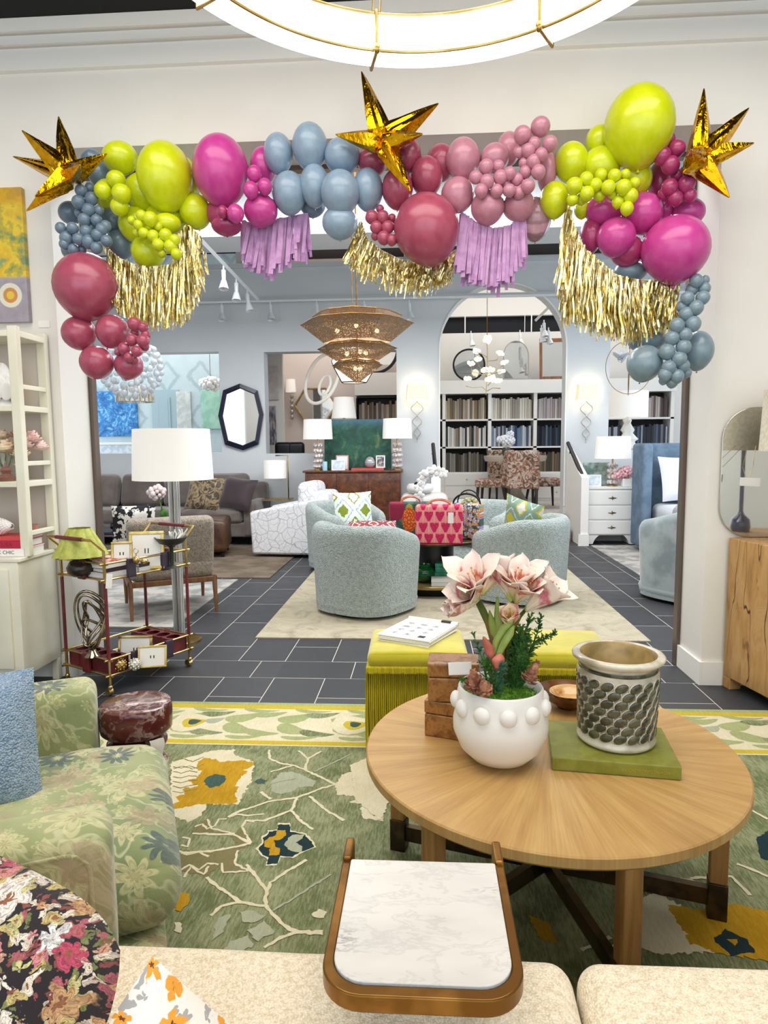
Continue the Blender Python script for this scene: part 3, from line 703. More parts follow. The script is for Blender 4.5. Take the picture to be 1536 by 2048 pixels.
rpoly(r5, NAV, 'cream', .003); rpoly(r5, [(830+(x-830)*.93, 945+(y-945)*.92) for x, y in NAV], 'navy', .003)
rpoly(r5, [(830,930),(870,890),(950,885),(935,912),(890,935),(935,960),(925,1000),(870,990),(820,950)], 'grey', .003)
rpoly(r5, [(780,860),(835,860),(830,890),(800,920),(760,920),(770,960),(800,970),(795,1010),(725,1015),(735,970),(700,960),(700,930),(730,905),(765,895)], 'gold', .003)
for L in ([(910,370),(970,420),(950,490),(1050,535),(1140,580)],[(970,420),(1050,375)],[(730,365),(735,420),(800,450),(870,460),(960,490)],[(740,500),(870,465)],
 [(1140,580),(1060,600),(900,660),(740,680),(540,745),(480,780)],[(680,625),(740,670)],[(900,660),(870,735),(700,800),(580,800)],[(870,740),(920,800),(1000,855)],[(980,650),(1070,730),(1190,800)],[(620,940),(510,885),(260,880)],[(620,940),(400,985),(190,1000)],
 [(350,1150),(420,1210),(480,1250),(560,1300),(640,1320),(710,1325),(710,1270),(720,1230),(590,1070)],[(720,1230),(740,1180),(860,1100),(960,1040)],[(370,1385),(440,1325),(560,1300)],[(710,1325),(750,1370),(800,1420),(860,1470),(910,1480),(1060,1490)],[(910,1480),(800,1520),(700,1580)]): rvine(r5, L)
for L in ([(1010,500),(1230,395)],[(760,1350),(920,1250),(1110,1130)],[(750,570),(900,540)]): rvine(r5, L, 'grey', .004)
for p_ in ([(550,1360),(640,1350),(700,1385),(650,1430),(560,1420)],[(590,1470),(700,1420),(765,1485),(660,1540)],[(500,1540),(600,1510),(640,1570),(560,1600),(450,1600)],[(380,1530),(420,1400),(510,1360),(480,1420),(450,1480)]): rpoly(r5, p_, 'grey', .005)
rpoly(r5, [(130,1240),(250,1250),(230,1320),(180,1360),(135,1330)], 'gold', .005)
rpoly(r5, [(990,1370),(1040,1345),(1080,1365),(1060,1395),(1010,1395)], 'cream', .004); rpoly(r5, [(945,1475),(1055,1470),(1055,1500),(960,1500)], 'cream', .004)
rpoly(r5, [(150,1420),(200,1430),(190,1490),(150,1480)], 'cream', .004)
rpoly(r6, [(1070,345),(1180,290),(1260,330),(1300,430),(1370,480),(1180,485),(1075,440)], 'cream', .006)
rpoly(r6, [(1215,330),(1330,345),(1420,325),(1535,350),(1600,420),(1580,520),(1480,495),(1360,480),(1300,440),(1260,400)], 'gold', .006)
rpoly(r6, [(1365,440),(1400,405),(1470,440),(1500,480),(1420,487)], 'navy', .004); rpoly(r6, [(1410,440),(1440,440),(1435,460)], 'gold', .003); rpoly(r6, [(1275,425),(1320,425),(1340,450),(1290,455)], 'gold', .003)
rpoly(r6, [(1200,250),(1290,245),(1340,280),(1270,290)], 'cream', .005); rpoly(r6, [(780,360),(850,390),(875,450),(820,440)], 'gold', .005)
rpoly(r6, [(1500,120),(1536,95),(1560,150),(1536,190),(1510,180)], 'navy', .003)
rpoly(crop(0, 0, 1), [(700,1530),(770,1500),(800,1560),(760,1640),(710,1600)], 'cream', .005)
for L in ([(1480,30),(1536,60)],[(1440,200),(1536,240)],[(1100,430),(1000,490)],[(950,470),(1040,430)],[(1290,245),(1420,240),(1480,300)]): rvine(r6, L)
one('area_rug', rug, [R_[k] for k in rkeys], 'large sage green rug with cream vines and gold blossoms under the round table', 'rug', smooth=0)

# ---- round coffee table
def sunburst():
    n = NT('oak_sunburst'); x, y, z = n.xyz(n.co())[:3]; a = n.m('ARCTAN2', y, x); r = n.v('LENGTH', n.vec(x, y, 0.0))
    sect = n.m('FLOOR', n.m('MULTIPLY', a, 12/(2*PI)))
    g = n.noise(n.vec(n.m('MULTIPLY', a, 7.0), n.m('MULTIPLY', r, 1.6), sect), 1.6, 5, .6)
    g2 = n.noise(n.vec(n.m('MULTIPLY', a, 60.0), n.m('MULTIPLY', r, 2.5), 0.0), 1.5, 3)
    c = n.ramp(g, [(.25, 'a57e4a'), (.5, 'bd965c'), (.75, 'cca96c')]); c = n.mix(n.m('MULTIPLY', n.step(g2, .3, .7), .25), c, lin('8a6842'))
    n.set(col=c, rough=.42, spec=.35); return n.mat
def wood(name, a, b, c, axis=2, sc=1.0, rough=.45, **k):
    n = NT(name); s = [14*sc]*3; s[axis] = 1.2*sc; f = n.noise(n.map(n.co(), tuple(s)), 2.2, 5, .6, dist=.8)
    n.set(col=n.ramp(f, [(.28, a), (.5, b), (.72, c)]), rough=rough, **k); return n.mat
m_oak = wood('oak_leg', '80562c', 'a07340', 'b4874f'); m_dkbr = M('dark_bronze', '3c3026', .4, .7, col2='57452f', ns=12)
TC = Vector((.378, 1.998, RZ)); TZ = .45
tb = thing('coffee_table', 'round oak coffee table with sunburst veneer top on six legs', 'coffee table', TC)
h = TZ-TC.z
mb = MB().lathe([(0, h-.045), (.53, h-.045), (.548, h-.04), (.561, h-.028), (.561, h-.004), (.557, h), (0, h)], 96); mb.build('tabletop', sunburst(), tb, smooth=35)
for d in (-17, -77, -137, 163, 103, 43):
    a = math.radians(d); q = Matrix.Rotation(a, 4, 'Z')
    mb = MB(); mb.T = q; mb.rbox((.463, -.024, .11), (.511, .024, h-.046), .004, 2); lg = mb.build('leg', m_oak, tb)
    mb = MB(); mb.T = q; mb.rbox((.461, -.026, 0), (.513, .026, .11), .003, 2); mb.build('leg_sleeve', m_dkbr, lg)
for d in (-17, 43, 103):
    mb = MB(); mb.T = Matrix.Rotation(math.radians(d), 4, 'Z'); mb.box((-.462, -.012, .035+(d > 0)*.0), (.462, .012, .085)); mb.build('stretcher', m_dkbr, tb, smooth=0)
# ---- C table
def marble(name, base, vein, sc=5, w=.012, v2=None, stretch=(1, 1, 1), rot=0):
    n = NT(name); p = n.map(n.co(), stretch, (0, 0, rot)); d = n.v('ADD', p, n.v('SCALE', n.v('SUBTRACT', n.noise(p, sc*.8, 4, col=True), (.5, .5, .5)), scale=.35))
    f = n.noise(d, sc, 6, .6); v = n.step(n.m('ABSOLUTE', n.m('SUBTRACT', f, .5)), w*2.2, 0.0)
    patch = n.step(n.noise(p, sc*.35, 2), .42, .62); v = n.m('MULTIPLY', v, n.m('ADD', n.m('MULTIPLY', patch, .85), .15))
    c = n.mix(n.step(n.noise(p, sc*.5, 3), .4, .75), lin(base), lin(v2 or base)); c = n.mix(n.m('MULTIPLY', v, .85), c, lin(vein))
    n.set(col=c, rough=.22, spec=.5); return n.mat
m_marb = marble('white_marble', 'd8d6d2', '54484f', 7, .018, 'c9c6c2', (1, 2.6, 1), -.35)
m_brass = M('brushed_bronze', '9a7036', .34, .9, col2='7a5526', ns=9)
ct = thing('side_table', 'bronze framed C-shaped side table with white veined marble top', 'side table', (-.005, 1.0, 0))
zt = .62
def rrect(x0, x1, y0, y1, r, n=8, only=('bl', 'br')):
    p = []
    for nm, cx, cy, a in (('bl', x0+r, y0+r, PI), ('br', x1-r, y0+r, 1.5*PI), ('tr', x1-.004, y1-.004, 0), ('tl', x0+.004, y1-.004, .5*PI)):
        rr = r if nm in only else .004
        for k in range(n+1): p.append((cx+rr*cos(a+PI/2*k/n), cy+rr*sin(a+PI/2*k/n)))
    return p
o_ = rrect(-.148, .148, -.15, .155, .062); i_ = rrect(-.132, .132, -.130, .150, .05)
MB().prism(i_, zt-.016, zt+.001).build('marble_top', m_marb, ct, bevel=.0015)
mb = MB(); n_ = len(o_)
for z0, z1 in ((zt-.03, zt-.003),):
    vs = [(x, y, z0) for x, y in o_]+[(x, y, z1) for x, y in o_]+[(x, y, z0) for x, y in i_]+[(x, y, z1) for x, y in i_]
    fs = []
    for i in range(n_):
        j = (i+1) % n_; fs += [(i, j, n_+j, n_+i), (n_+i, n_+j, 3*n_+j, 3*n_+i), (3*n_+i, 3*n_+j, 2*n_+j, 2*n_+i), (2*n_+i, 2*n_+j, j, i)]
    mb.add(vs, fs)
mb.build('frame', m_brass, ct, bevel=.003)
for s in (-1, 1):
    MB().rbox((s*.14-.008, .15, RZ+.002), (s*.14+.008, .215, zt+.004), .004, 2).build('upright', m_brass, ct)
MB().rbox((-.148, -.10, RZ+.0), (-.132, .21, RZ+.016), .003, 2).rbox((.132, -.10, RZ+.0), (.148, .21, RZ+.016), .003, 2).rbox((-.148, .20, RZ), (.148, .215, RZ+.016), .003, 2).build('foot_frame', m_brass, ct)

# ---- cream boucle sofa
def boucle(name, c, c2, sc=240, st=.9, dist=.006, sheen=.3):
    n = NT(name); p = n.co(); v = n.vor(p, sc); f = n.noise(p, sc*.35, 3)
    n.set(col=n.mix(n.m('ADD', n.m('MULTIPLY', n.step(v, .2, .8), .55), n.m('MULTIPLY', n.step(f, .4, .65), .45)), lin(c), lin(c2)), rough=.95, sheen=sheen, spec=.1)
    n.bump(n.m('ADD', n.m('MULTIPLY', v, -1.0), f), st, dist); return n.mat
m_cream = boucle('cream_boucle', 'fff3de', 'd6c6a6', 260, .45, .005)
sf = thing('sofa', 'cream boucle sofa in the foreground with two seat cushions', 'sofa', (0, .605, 0))
for (x0, x1) in ((-1.02, .262), (.268, 1.5)):
    MB().rbox((x0, -.10, .29), (x1, .545, .452), .045, 5, puff=.012, jit=.004).build('seat_cushion', m_cream, sf, smooth=180)
MB().rbox((-1.2, -.45, .06), (1.7, .50, .285), .03, 3).build('base', m_cream, sf, smooth=180)
MB().rbox((-1.2, -.62, .06), (1.7, -.42, .72), .05, 3).build('backrest', m_cream, sf, smooth=180)
for s in (-1.2, 1.52): MB().rbox((s, -.42, .06), (s+.18, .50, .60), .05, 3).build('armrest', m_cream, sf, smooth=180)
for s in (-1.1, 1.6):
    for yy in (-.5, .4): MB().cyl((s, yy, 0), (s, yy, .06), .02, 12).build('leg', m_oak, sf)
# cushions on the sofa
def floral_dark():
    n = NT('dark_floral_velvet'); x, y, z = n.xyz(n.co())[:3]; p0 = n.vec(x, z, 0.0)
    p = n.v('ADD', p0, n.v('SCALE', n.v('SUBTRACT', n.noise(p0, 22, 4, col=True), (.5, .5, .5)), scale=.06))
    c = lin('1f171d')
    nz = n.noise(p, 110, 3)
    for sc, pet, sz, seed, cols in ((64, 3, .48, .3, ['d8a58f', '8a4a44', 'e6dccb', '7d8a52']), (42, 2, .46, 1.9, ['7d8a52', 'c8b878', 'e6dccb', 'b4606a']), (27, 4, .38, .0, ['d78a8f', 'e9e2d2', 'c9c486', 'd9b07c']), (15, 6, .34, 4.1, ['c14a68', 'ece4dc', 'c9a070', 'dfe3e2'])):
        m_, cm, cc, r = n.flower(p, sc, pet, sz, seed); cr = n.xyz(cc)
        fc = n.ramp(cr[0], [(0, cols[0]), (.27, cols[1]), (.52, cols[2]), (.77, cols[3])], 'CONSTANT')
        fc = n.mix(n.step(n.m('FRACT', n.m('MULTIPLY', r, 3.4)), .6, .8), fc, n.mix(.5, fc, lin('50202c')))
        fc = n.mix(cm, fc, lin('8d5a3c'))
        c = n.mix(m_, c, n.mix(n.m('MULTIPLY', n.step(nz, .45, .6), .35), fc, lin('40262c')))
    n.set(col=c, rough=.9, sheen=.2); n.bump(nz, .35, .004); return n.mat
def corner_pose(rx, rin, rz):
    Rm = Matrix.Rotation(rz, 3, 'Z') @ Matrix.Rotation(rx, 3, 'X') @ Matrix.Rotation(rin, 3, 'Y')
    return Rm
pc = thing('throw_cushion', 'dark floral throw cushion with pink and cream blossoms, at bottom left', 'cushion', aty(232, 1905, .88)-corner_pose(math.radians(-50), math.radians(22), .1) @ Vector((.215, 0, .215)), rot=corner_pose(math.radians(-50), math.radians(22), .1).to_euler(), group='cushions on the cream sofa')
MB().pillow(.51, .51, .18, 20, pinch=-.03, rr=.14).build('cover', floral_dark(), pc, smooth=180)
def orange_floral():
    n = NT('white_orange_floral'); x, y, z = n.xyz(n.co())[:3]; p = n.vec(x, z, 0.0)
    p = n.v('ADD', p, n.v('SCALE', n.v('SUBTRACT', n.noise(p, 20, 3, col=True), (.5, .5, .5)), scale=.05))
    m1, c1_, _, _ = n.flower(p, 17, 5, .36, .4); m2, _, _, _ = n.flower(p, 30, 3, .30, 2.2)
    c = n.mix(n.m('MULTIPLY', m2, .8), lin('ece9e4'), lin('8f8f94')); c = n.mix(m1, c, n.mix(n.noise(p, 30), 'd9891e', 'efb04a')); c = n.mix(c1_, c, lin('6b3a22'))
    n.set(col=c, rough=.9); n.bump(n.noise(p, 90, 2), .3, .003); return n.mat
pb = thing('throw_cushion', 'white throw cushion with orange blossoms and grey blue back, at the bottom edge', 'cushion', aty(306, 1924, .88)-corner_pose(math.radians(-35), math.radians(50), .55) @ Vector((-.145, 0, .165)), rot=corner_pose(math.radians(-35), math.radians(50), .55).to_euler(), group='cushions on the cream sofa')
pm = MB().pillow(.30, .34, .13, 14, pinch=.02); nf = len(pm.f)
pm.m = [0]*(nf//2)+[1]*(nf-nf//2)
pm.build('cover', [orange_floral(), M('slate_linen', '6c7890', .9, col2='7f8aa0', ns=30)], pb, smooth=180)

# ---- green floral armchair
def green_floral():
    n = NT('sage_floral_velvet'); x, y, z = n.xyz(n.co())[:3]; p0 = n.vec(n.m('ADD', x, n.m('MULTIPLY', z, .45)), n.m('ADD', y, n.m('MULTIPLY', z, .6)), 0.0)
    w = n.v('SCALE', n.v('SUBTRACT', n.noise(n.co(), 5, 3, col=True), (.5, .5, .5)), scale=.10); p = n.v('ADD', p0, w)
    base = n.ramp(n.noise(n.co(), 2.6, 3), [(.3, '6b7d58'), (.46, '8f9968'), (.6, 'a9ad7c'), (.75, '788c72')])
    c = base
    wv = n.m('ABSOLUTE', n.m('SUBTRACT', n.noise(p, 6, 3), .5)); c = n.mix(n.m('MULTIPLY', n.step(wv, .02, .004), .55), c, lin('cfceaa'))
    for sc, pet, sz, seed, ca, cb in ((15, 6, .34, 3.0, 'c9c893', '9aa270'), (6.5, 8, .40, .9, 'd3cda0', 'b9b088'), (5, 7, .30, 5.5, 'b39a80', 'a0936c')):
        m_, cm, cc, r = n.flower(p, sc, pet, sz, seed)
        fc = n.mix(n.step(n.m('FRACT', n.m('MULTIPLY', r, 2.6)), .5, .8), lin(ca), lin(cb)); c = n.mix(n.m('MULTIPLY', m_, .6), c, fc); c = n.mix(n.m('MULTIPLY', cm, .35), c, lin('8d7c4e'))
    m_, cm, cc, r = n.flower(p, 3.6, 11, .17, 8.3); c = n.mix(n.m('MULTIPLY', n.m('SUBTRACT', m_, cm), .8), c, lin('2f4a52'))
    n.set(col=c, rough=.85, sheen=.35); n.bump(n.noise(n.co(), 160, 2), .35, .003); return n.mat
m_gf = green_floral()
ac = thing('armchair', 'sage green floral velvet armchair at the left with loose seat cushion', 'armchair', (-.725, 1.725, RZ+.002), math.radians(24.5))
MB().rbox((-.80, -.355, .235), (.02, .365, .425), .085, 6, puff=.025, jit=.008).build('seat_cushion', m_gf, ac, smooth=180)
MB().rbox((-.92, -.40, .0), (-.02, .40, .235), .06, 5, jit=.004).build('base', m_gf, ac, smooth=180)
for s, y0, y1, xf, nm in ((-1, -.54, -.385, -.12, 'near'), (1, .375, .56, -.19, 'far')):
    ar = MB().rbox((-1.0, y0, .02), (xf, y1, .63 if s < 0 else .60), .045, 5, jit=.004).build('armrest', m_gf, ac, smooth=180)
    if s < 0:
        q = []
        for (x, z) in ((-.98, .575), (-.6, .578), (-.25, .578)): q.append((x, y0+.004, z+.015))
        for k in range(7): a = PI/2*k/6; q.append((xf-.085+.045*sin(a), y0+.004, .548+.045*cos(a)))
        q.append((xf-.04, y0+.004, .05)); MB().tube(q, .006, 8).build('piping', m_gf, ar, smooth=180)
MB().rbox((-1.12, -.52, .02), (-.84, .54, .86), .09, 5, jit=.006).build('backrest', m_gf, ac, smooth=180)
pil = thing('throw_cushion', 'chunky light blue boucle cushion resting on the green armchair', 'cushion', (-1.235, 1.60, .585), rot=(math.radians(-14), math.radians(-3), math.radians(24)))
MB().pillow(.40, .38, .15, 14, pinch=.03).build('cover', boucle('blue_boucle', 'b4cade', '7f9dbd', 190, 1.0, .008), pil, smooth=180)

# ---- red marble stool
m_rosso = marble('red_marble', '54201f', 'ead8ce', 6, .020, '733430', (1, 1, 1)); m_rosso.node_tree.nodes['Principled BSDF'].inputs['Roughness'].default_value = .12
stl = thing('side_table', 'red marble drum stool with white veins beside the green armchair', 'side table', (-.99, 2.14, RZ+.001))
prof = [(0, .40), (.106, .40), (.117, .41), (.119, .43), (.119, .485), (.114, .497), (.104, .5), (0, .5)]
MB().lathe(prof, 48).build('top', m_rosso, stl, smooth=50)
pr_ = [(0, 0), (.085, 0)]
for k in range(5):
    z0 = .0+k*.08; pr_ += [(.096*sin(.35+(PI-.7)*j/7)+.0, z0+.004+.072*j/7) for j in range(8)]
pr_ += [(.07, .399), (0, .399)]
MB().lathe([(r*1.0+(.005 if 0 < r else 0), z) for r, z in pr_], 40).build('pedestal', m_rosso, stl, smooth=50)
tg = MB().sheet(lambda u, v: (-.02+.045*u+.004*sin(v*5), -.005*cos(u*3)-.0, .0-.06*v), 4, 6, .0006)
one('price_tag', tg, M('paper_tag', 'e6e0d8', .6), 'folded white price tag taped to the red marble stool', 'tag', loc=(-.885, 2.045, .425), rot=(0, 0, .5))

# ---- yellow fringed ottomans
m_yel = M('yellow_velvet', 'b9ae14', .8, col2='c8bc26', ns=6, lo=.35, hi=.65, sheen=.5, bump=.2, bs=60)
m_yfr = M('yellow_fringe', 'bfae10', .85, col2='a8960c', ns=120, stretch=(1, 1, .05))
def ottoman(loc, rz, label):
    t = thing('ottoman', label, 'ottoman', loc, rz, 'yellow velvet ottomans behind the round table')
    MB().rbox((-.222, 0.0, .405), (.222, .40, .468), .03, 5, puff=.012).build('seat', m_yel, t, smooth=180)
    MB().rbox((-.205, .02, .03), (.205, .385, .404), .02, 3).build('body', m_yel, t, smooth=180)
    P4 = [(-.224, -.002), (.224, -.002), (.224, .402), (-.224, .402)]
    fm = MB(); fr_ = MB()
    for a, b in zip(P4, P4[1:]+P4[:1]):
        A = Vector((*a, 0)); B = Vector((*b, 0)); L = (B-A).length; nS = int(L/.0085); d = (B-A)/L; nn = Vector((d.y, -d.x, 0))
        for k in range(nS):
            q = A+d*(k+.5)*L/nS+nn*rnd.uniform(.0, .003); zb = .012+rnd.uniform(0, .006); s = rnd.uniform(-.003, .003)
            fm.tube([q+Vector((0, 0, .385)), q+Vector((0, 0, .30))+nn*.002, q+Vector((s, 0, .15))+nn*.003, q+Vector((s*1.5, 0, zb))], [.003, .0037, .0036, .0032], 5)
        fr_.T = Matrix.Identity(4)
    fr_.rbox((-.227, -.006, .375), (.227, .406, .408), .006, 2)
    fr_.build('braid', m_yfr, t, smooth=180)
    f = fm.build('fringe', m_yfr, t, smooth=180); f['kind'] = 'stuff'
    return t
ot = ottoman((-.03, 2.80, RZ+.001), .02, 'yellow velvet ottoman with long fringe, a catalogue lying on it')
dup(ot, (.60, 2.80, RZ+.001), -.02, 'yellow velvet ottoman with long fringe behind the planted white bowl, right of the other')
# ================================================================ THINGS ON THE ROUND TABLE
def text(name, body, size, loc, rot, mat, parent=None, ext=.0004, align='CENTER', sx=1):
    cu = bpy.data.curves.new(name, 'FONT'); cu.body = body; cu.size = size; cu.extrude = ext; cu.align_x = align; cu.align_y = 'CENTER'
    cu.materials.append(mat); o0 = bpy.data.objects.new(name, cu); C.objects.link(o0); bpy.context.view_layer.update(); me = bpy.data.meshes.new_from_object(o0.evaluated_get(bpy.context.evaluated_depsgraph_get())); bpy.data.objects.remove(o0); o = bpy.data.objects.new(name, me); C.objects.link(o); o.location = loc; o.rotation_euler = rot; o.scale = (sx, 1, 1)
    if parent: o.parent = parent
    return o
m_white = M('white_ceramic', 'ece9e4', .45, bump=.15, bs=60, bd=.002)
m_wht = M('white_plain', 'efede9', .5); m_paperw = M('paper_white', 'f0eeea', .7); m_ink = M('ink', '2a2628', .7)
m_gold = M('gold_metal', 'cdb27a', .28, 1, col2='b0935a', ns=8); m_burg = M('burgundy_leather', '5b1a20', .45, col2='74262a', ns=10)
m_glass = M('clear_glass', 'f4f8f7', .04, trans=.95, ior=1.3, alpha=.55)
m_acr = M('clear_acrylic', 'e8ecee', .05, trans=.85, ior=1.45)
pot = thing('planted_pot', 'round white clay bowl with knobs, planted with amaryllis, moss and cones', 'planter', (.222, 1.905, TZ+.001))
prof = [(0, 0), (.055, 0), (.085, .012), (.118, .045), (.138, .095), (.139, .125), (.131, .165), (.122, .195), (.124, .222), (.119, .228), (.113, .222), (.112, .19), (0, .19)]
MB().lathe(prof, 56).build('bowl', m_white, pot, smooth=60)
for k in range(11):
    a = 2*PI*(k+.35)/11; mb = MB(); mb.setT((.131*cos(a), .131*sin(a), .178), (0, 0, a)); mb.sph((0, 0, 0), (.017, .0245, .0255), 16, 10); mb.build('knob', m_white, pot, smooth=180)
# amaryllis
def petal_mat(name, tip='d2655c', mid='f2d8a8', base='bccb6a'):
    n = NT(name); p = n.co(); x, y, z = n.xyz(p)[:3]; L = n.v('LENGTH', p); st = n.noise(n.map(p, (70, 70, 12)), 1, 3)
    f = n.m('ADD', n.m('MULTIPLY', L, 9.5), n.m('MULTIPLY', n.m('SUBTRACT', st, .5), .65)); f = n.m('ADD', f, n.m('MULTIPLY', n.m('SUBTRACT', n.noise(p, 22, 2), .5), .9))
    n.set(col=n.ramp(f, [(.10, base), (.26, mid), (.60, 'f6e2c8'), (.80, tip), (.92, 'f0c4b4'), (1.0, 'f8e6da')]), rough=.5, spec=.3); n.put(n.bsdf.inputs['Subsurface Weight'], .0); return n.mat
m_pet = petal_mat('amaryllis_petal'); m_pet2 = petal_mat('amaryllis_petal_pink', 'd8748a', 'f2e6d2'); m_pet3 = petal_mat('amaryllis_bud', 'c98670', 'cfc68c')
m_stem = M('fresh_stem', '7a9440', .5, col2='a3b45c', ns=9); m_stem2 = M('dark_stem', '56662c', .5, col2='8a6a34', ns=9); m_sta = M('stamen', 'd08a2e', .6)
def blossom(base, tip, L, open_, w, mat, name='blossom', npet=6, roll=0):
    b = Vector(base); d = (Vector(tip)-b).normalized(); q = Vector((0, 0, 1)).rotation_difference(d).to_matrix()
    mb = MB()
    for k in range(npet):
        a = roll+2*PI*k/npet; inner = k % 2; op = open_*(.85 if inner else 1.1)*rnd.uniform(.9, 1.12); ww = w*(.9 if inner else 1.1)
        def fn(u, v):
            t = v; s = (u-.5)*2
            r = .006+op*L*(.12*t+.42*t**2.0); z = L*(t-.10*op*t**4)
            wd = ww*(.14+1.15*(t**.9))*math.sqrt(max(0.0, 1-t**5))+.001
            cx, sy = r-abs(s)**2*wd*.28, s*wd/2*1.15
            z += .004*sin(7*t+a*3)*s
            if t > .85: r += 0
            return q @ Vector((cx*cos(a)-sy*sin(a), cx*sin(a)+sy*cos(a), z))
        mb.sheet(fn, 8, 12, .0006)
    o = mb.build(name, mat, pot, smooth=180); o.location = b-pot.location
    if open_ > .4:
        sm = MB()
        for k in range(5):
            a = k*1.3; e = q @ Vector((.012*cos(a), .012*sin(a), L*.8)); sm.tube([(0, 0, 0), tuple(e*.6), tuple(e)], .0008, 5); sm.sph(tuple(e), .0028, 6, 4)
        s_ = sm.build('stamens', m_sta, o)
    return o
def fp(x, y, Y=1.92): return aty(860+x*.1953, 1100+y*.1953, Y)
jl, jr = fp(490, 520), fp(870, 600, 1.90)
blossom(jl, fp(400, 150, 1.84), .155, .95, .062, m_pet, roll=.3)
blossom(jl, fp(230, 330, 1.80), .13, .7, .055, m_pet2, roll=.8)
blossom(jl, fp(130, 620, 1.86), .115, .28, .05, m_pet3, 'bud')
blossom(jl+Vector((.012, .03, .01)), fp(640, 260, 1.98), .12, .85, .055, m_pet, roll=.1)
blossom(fp(840, 520, 1.92), fp(720, 150, 1.95), .135, .8, .062, m_pet2, roll=.5)
blossom(fp(880, 540, 1.92), fp(900, 120, 1.86), .145, .9, .064, m_pet, roll=.2)
blossom(fp(880, 540, 1.90), fp(1030, 260, 1.84), .12, .8, .058, m_pet, roll=.9)
blossom(fp(980, 620, 1.90), fp(1330, 330, 1.87), .145, .8, .066, m_pet2, roll=0)
blossom(fp(830, 745, 1.87), fp(800, 560, 1.80), .072, .55, .05, m_pet, 'cup_blossom', roll=.4)
sm = MB(); pt = Vector(pot.location); zb = pt.z+.17
def stem(mb, pts, r): mb.tube([Vector(p)-pt for p in pts], r, 12)
stem(sm, [(pt.x-.01, 1.93, zb), fp(660, 950, 1.93), fp(600, 750, 1.93), fp(540, 620, 1.93), jl], [.012, .012, .011, .011, .010])
stem(sm, [(pt.x+.02, 1.94, zb), fp(800, 1000, 1.94), fp(860, 780, 1.93), fp(920, 680, 1.91), fp(980, 610, 1.90)], [.010, .010, .009, .006, .005])
stem(sm, [(pt.x+.01, 1.94, zb), fp(740, 800, 1.93), fp(830, 600, 1.92), fp(850, 520, 1.92)], .008)
sm.build('stem', m_stem2, pot, smooth=180)
for pts in ([fp(660, 1070, 1.86), fp(680, 940, 1.86), fp(760, 800, 1.85), fp(860, 710, 1.86), fp(915, 690, 1.88)], [fp(700, 1075, 1.85), fp(760, 950, 1.84), fp(820, 850, 1.84), fp(860, 775, 1.85)]):
    mb = MB(); mb.tube([p-pt for p in pts], [.008, .011, .0115, .008, .003][:len(pts)-1]+[.003], 12); mb.build('leaf_stalk', m_stem, pot, smooth=180)
def leafblade(pts, w, mat, nm):
    P = [Vector(p)-pt for p in pts]
    def fn(u, v):
        k = v*(len(P)-1); i = min(int(k), len(P)-2); c = P[i].lerp(P[i+1], k-i); s = (u-.5)*2
        return c+Vector((s*w*sin(PI*min(.98, v*.8+.15)), abs(s)*.006, 0))
    MB().sheet(fn, 4, 10, .0008).build(nm, mat, pot, smooth=180)
leafblade([fp(690, 1000, 1.92), fp(650, 800, 1.91), fp(610, 620, 1.90)], .012, m_stem, 'leaf')
leafblade([fp(730, 1000, 1.92), fp(700, 760, 1.91), fp(690, 480, 1.92)], .013, m_stem, 'leaf')
leafblade([fp(650, 1180, 1.84), fp(600, 1000, 1.83), fp(550, 890, 1.82)], .014, M('coral_leaf', 'd98370', .6, col2='c46a55', ns=20), 'pink_leaf')
leafblade([fp(700, 1230, 1.82), fp(700, 1130, 1.82), fp(720, 1060, 1.83)], .018, M('coral_leaf', 'd98370'), 'pink_leaf')
# moss and evergreen
m_moss = M('moss', '4f8a1e', .9, col2='86b83a', ns=60, bump=.9, bs=220, bd=.006); m_ever = M('evergreen', '2c5a1e', .7, col2='4c7a2c', ns=30); m_ever2 = M('blue_evergreen', '4b7a5c', .7, col2='2f5a3a', ns=30)
mb = MB(); mb.sph((0, 0, .185), (.112, .112, .03), 28, 12, fn=lambda g, t: 1+.05*sin(g*7+t*9))
for k in range(900):
    a = rnd.uniform(0, 2*PI); r = .108*math.sqrt(rnd.random()); z = .185+.03*math.sqrt(max(0, 1-(r/.113)**2)); c = Vector((r*cos(a), r*sin(a), z-.002)); d = Vector((rnd.gauss(0, .5), rnd.gauss(0, .5), 1)).normalized()*rnd.uniform(.006, .014)
    e = d.cross(Vector((rnd.random(), rnd.random(), .1))).normalized()*.002; mb.add([tuple(c-e), tuple(c+e), tuple(c+d)], [(0, 1, 2)])
mb.build('moss', m_moss, pot, smooth=60)['kind'] = 'stuff'
def sprig(pts, n, L, mat, nm='evergreen_sprig', dens=1):
    P = [Vector(p)-pt for p in pts]; mb = MB(); mb.tube(P, [.0022]*(len(P)-1)+[.0008], 6)
    for k in range(n):
        v = rnd.uniform(.1, 1); kk = v*(len(P)-1); i = min(int(kk), len(P)-2); c = P[i].lerp(P[i+1], kk-i); t = (P[i+1]-P[i]).normalized()
        d = (t*.9+Vector((rnd.gauss(0, 1), rnd.gauss(0, .6), rnd.gauss(.2, .7))).normalized()).normalized(); l = L*rnd.uniform(.5, 1)*(1.15-v*.7)
        e = c+d*l; mb.tube([c, c+d*l*.5+Vector((0, 0, .002)), e], [.0009, .0009, .0004], 4, cap=False)
        for q in range(7):
            c2 = c.lerp(e, (q+1)/7); d2 = (d+Vector((rnd.gauss(0, 1), rnd.gauss(0, 1), rnd.gauss(0, 1))).normalized()*.9).normalized()*rnd.uniform(.005, .009)
            ee = d2.cross(Vector((.3, 1, .2))).normalized()*.0021; mb.add([tuple(c2-ee), tuple(c2+ee), tuple(c2+d2)], [(0, 1, 2)])
    return mb.build(nm, mat, pot, smooth=60)
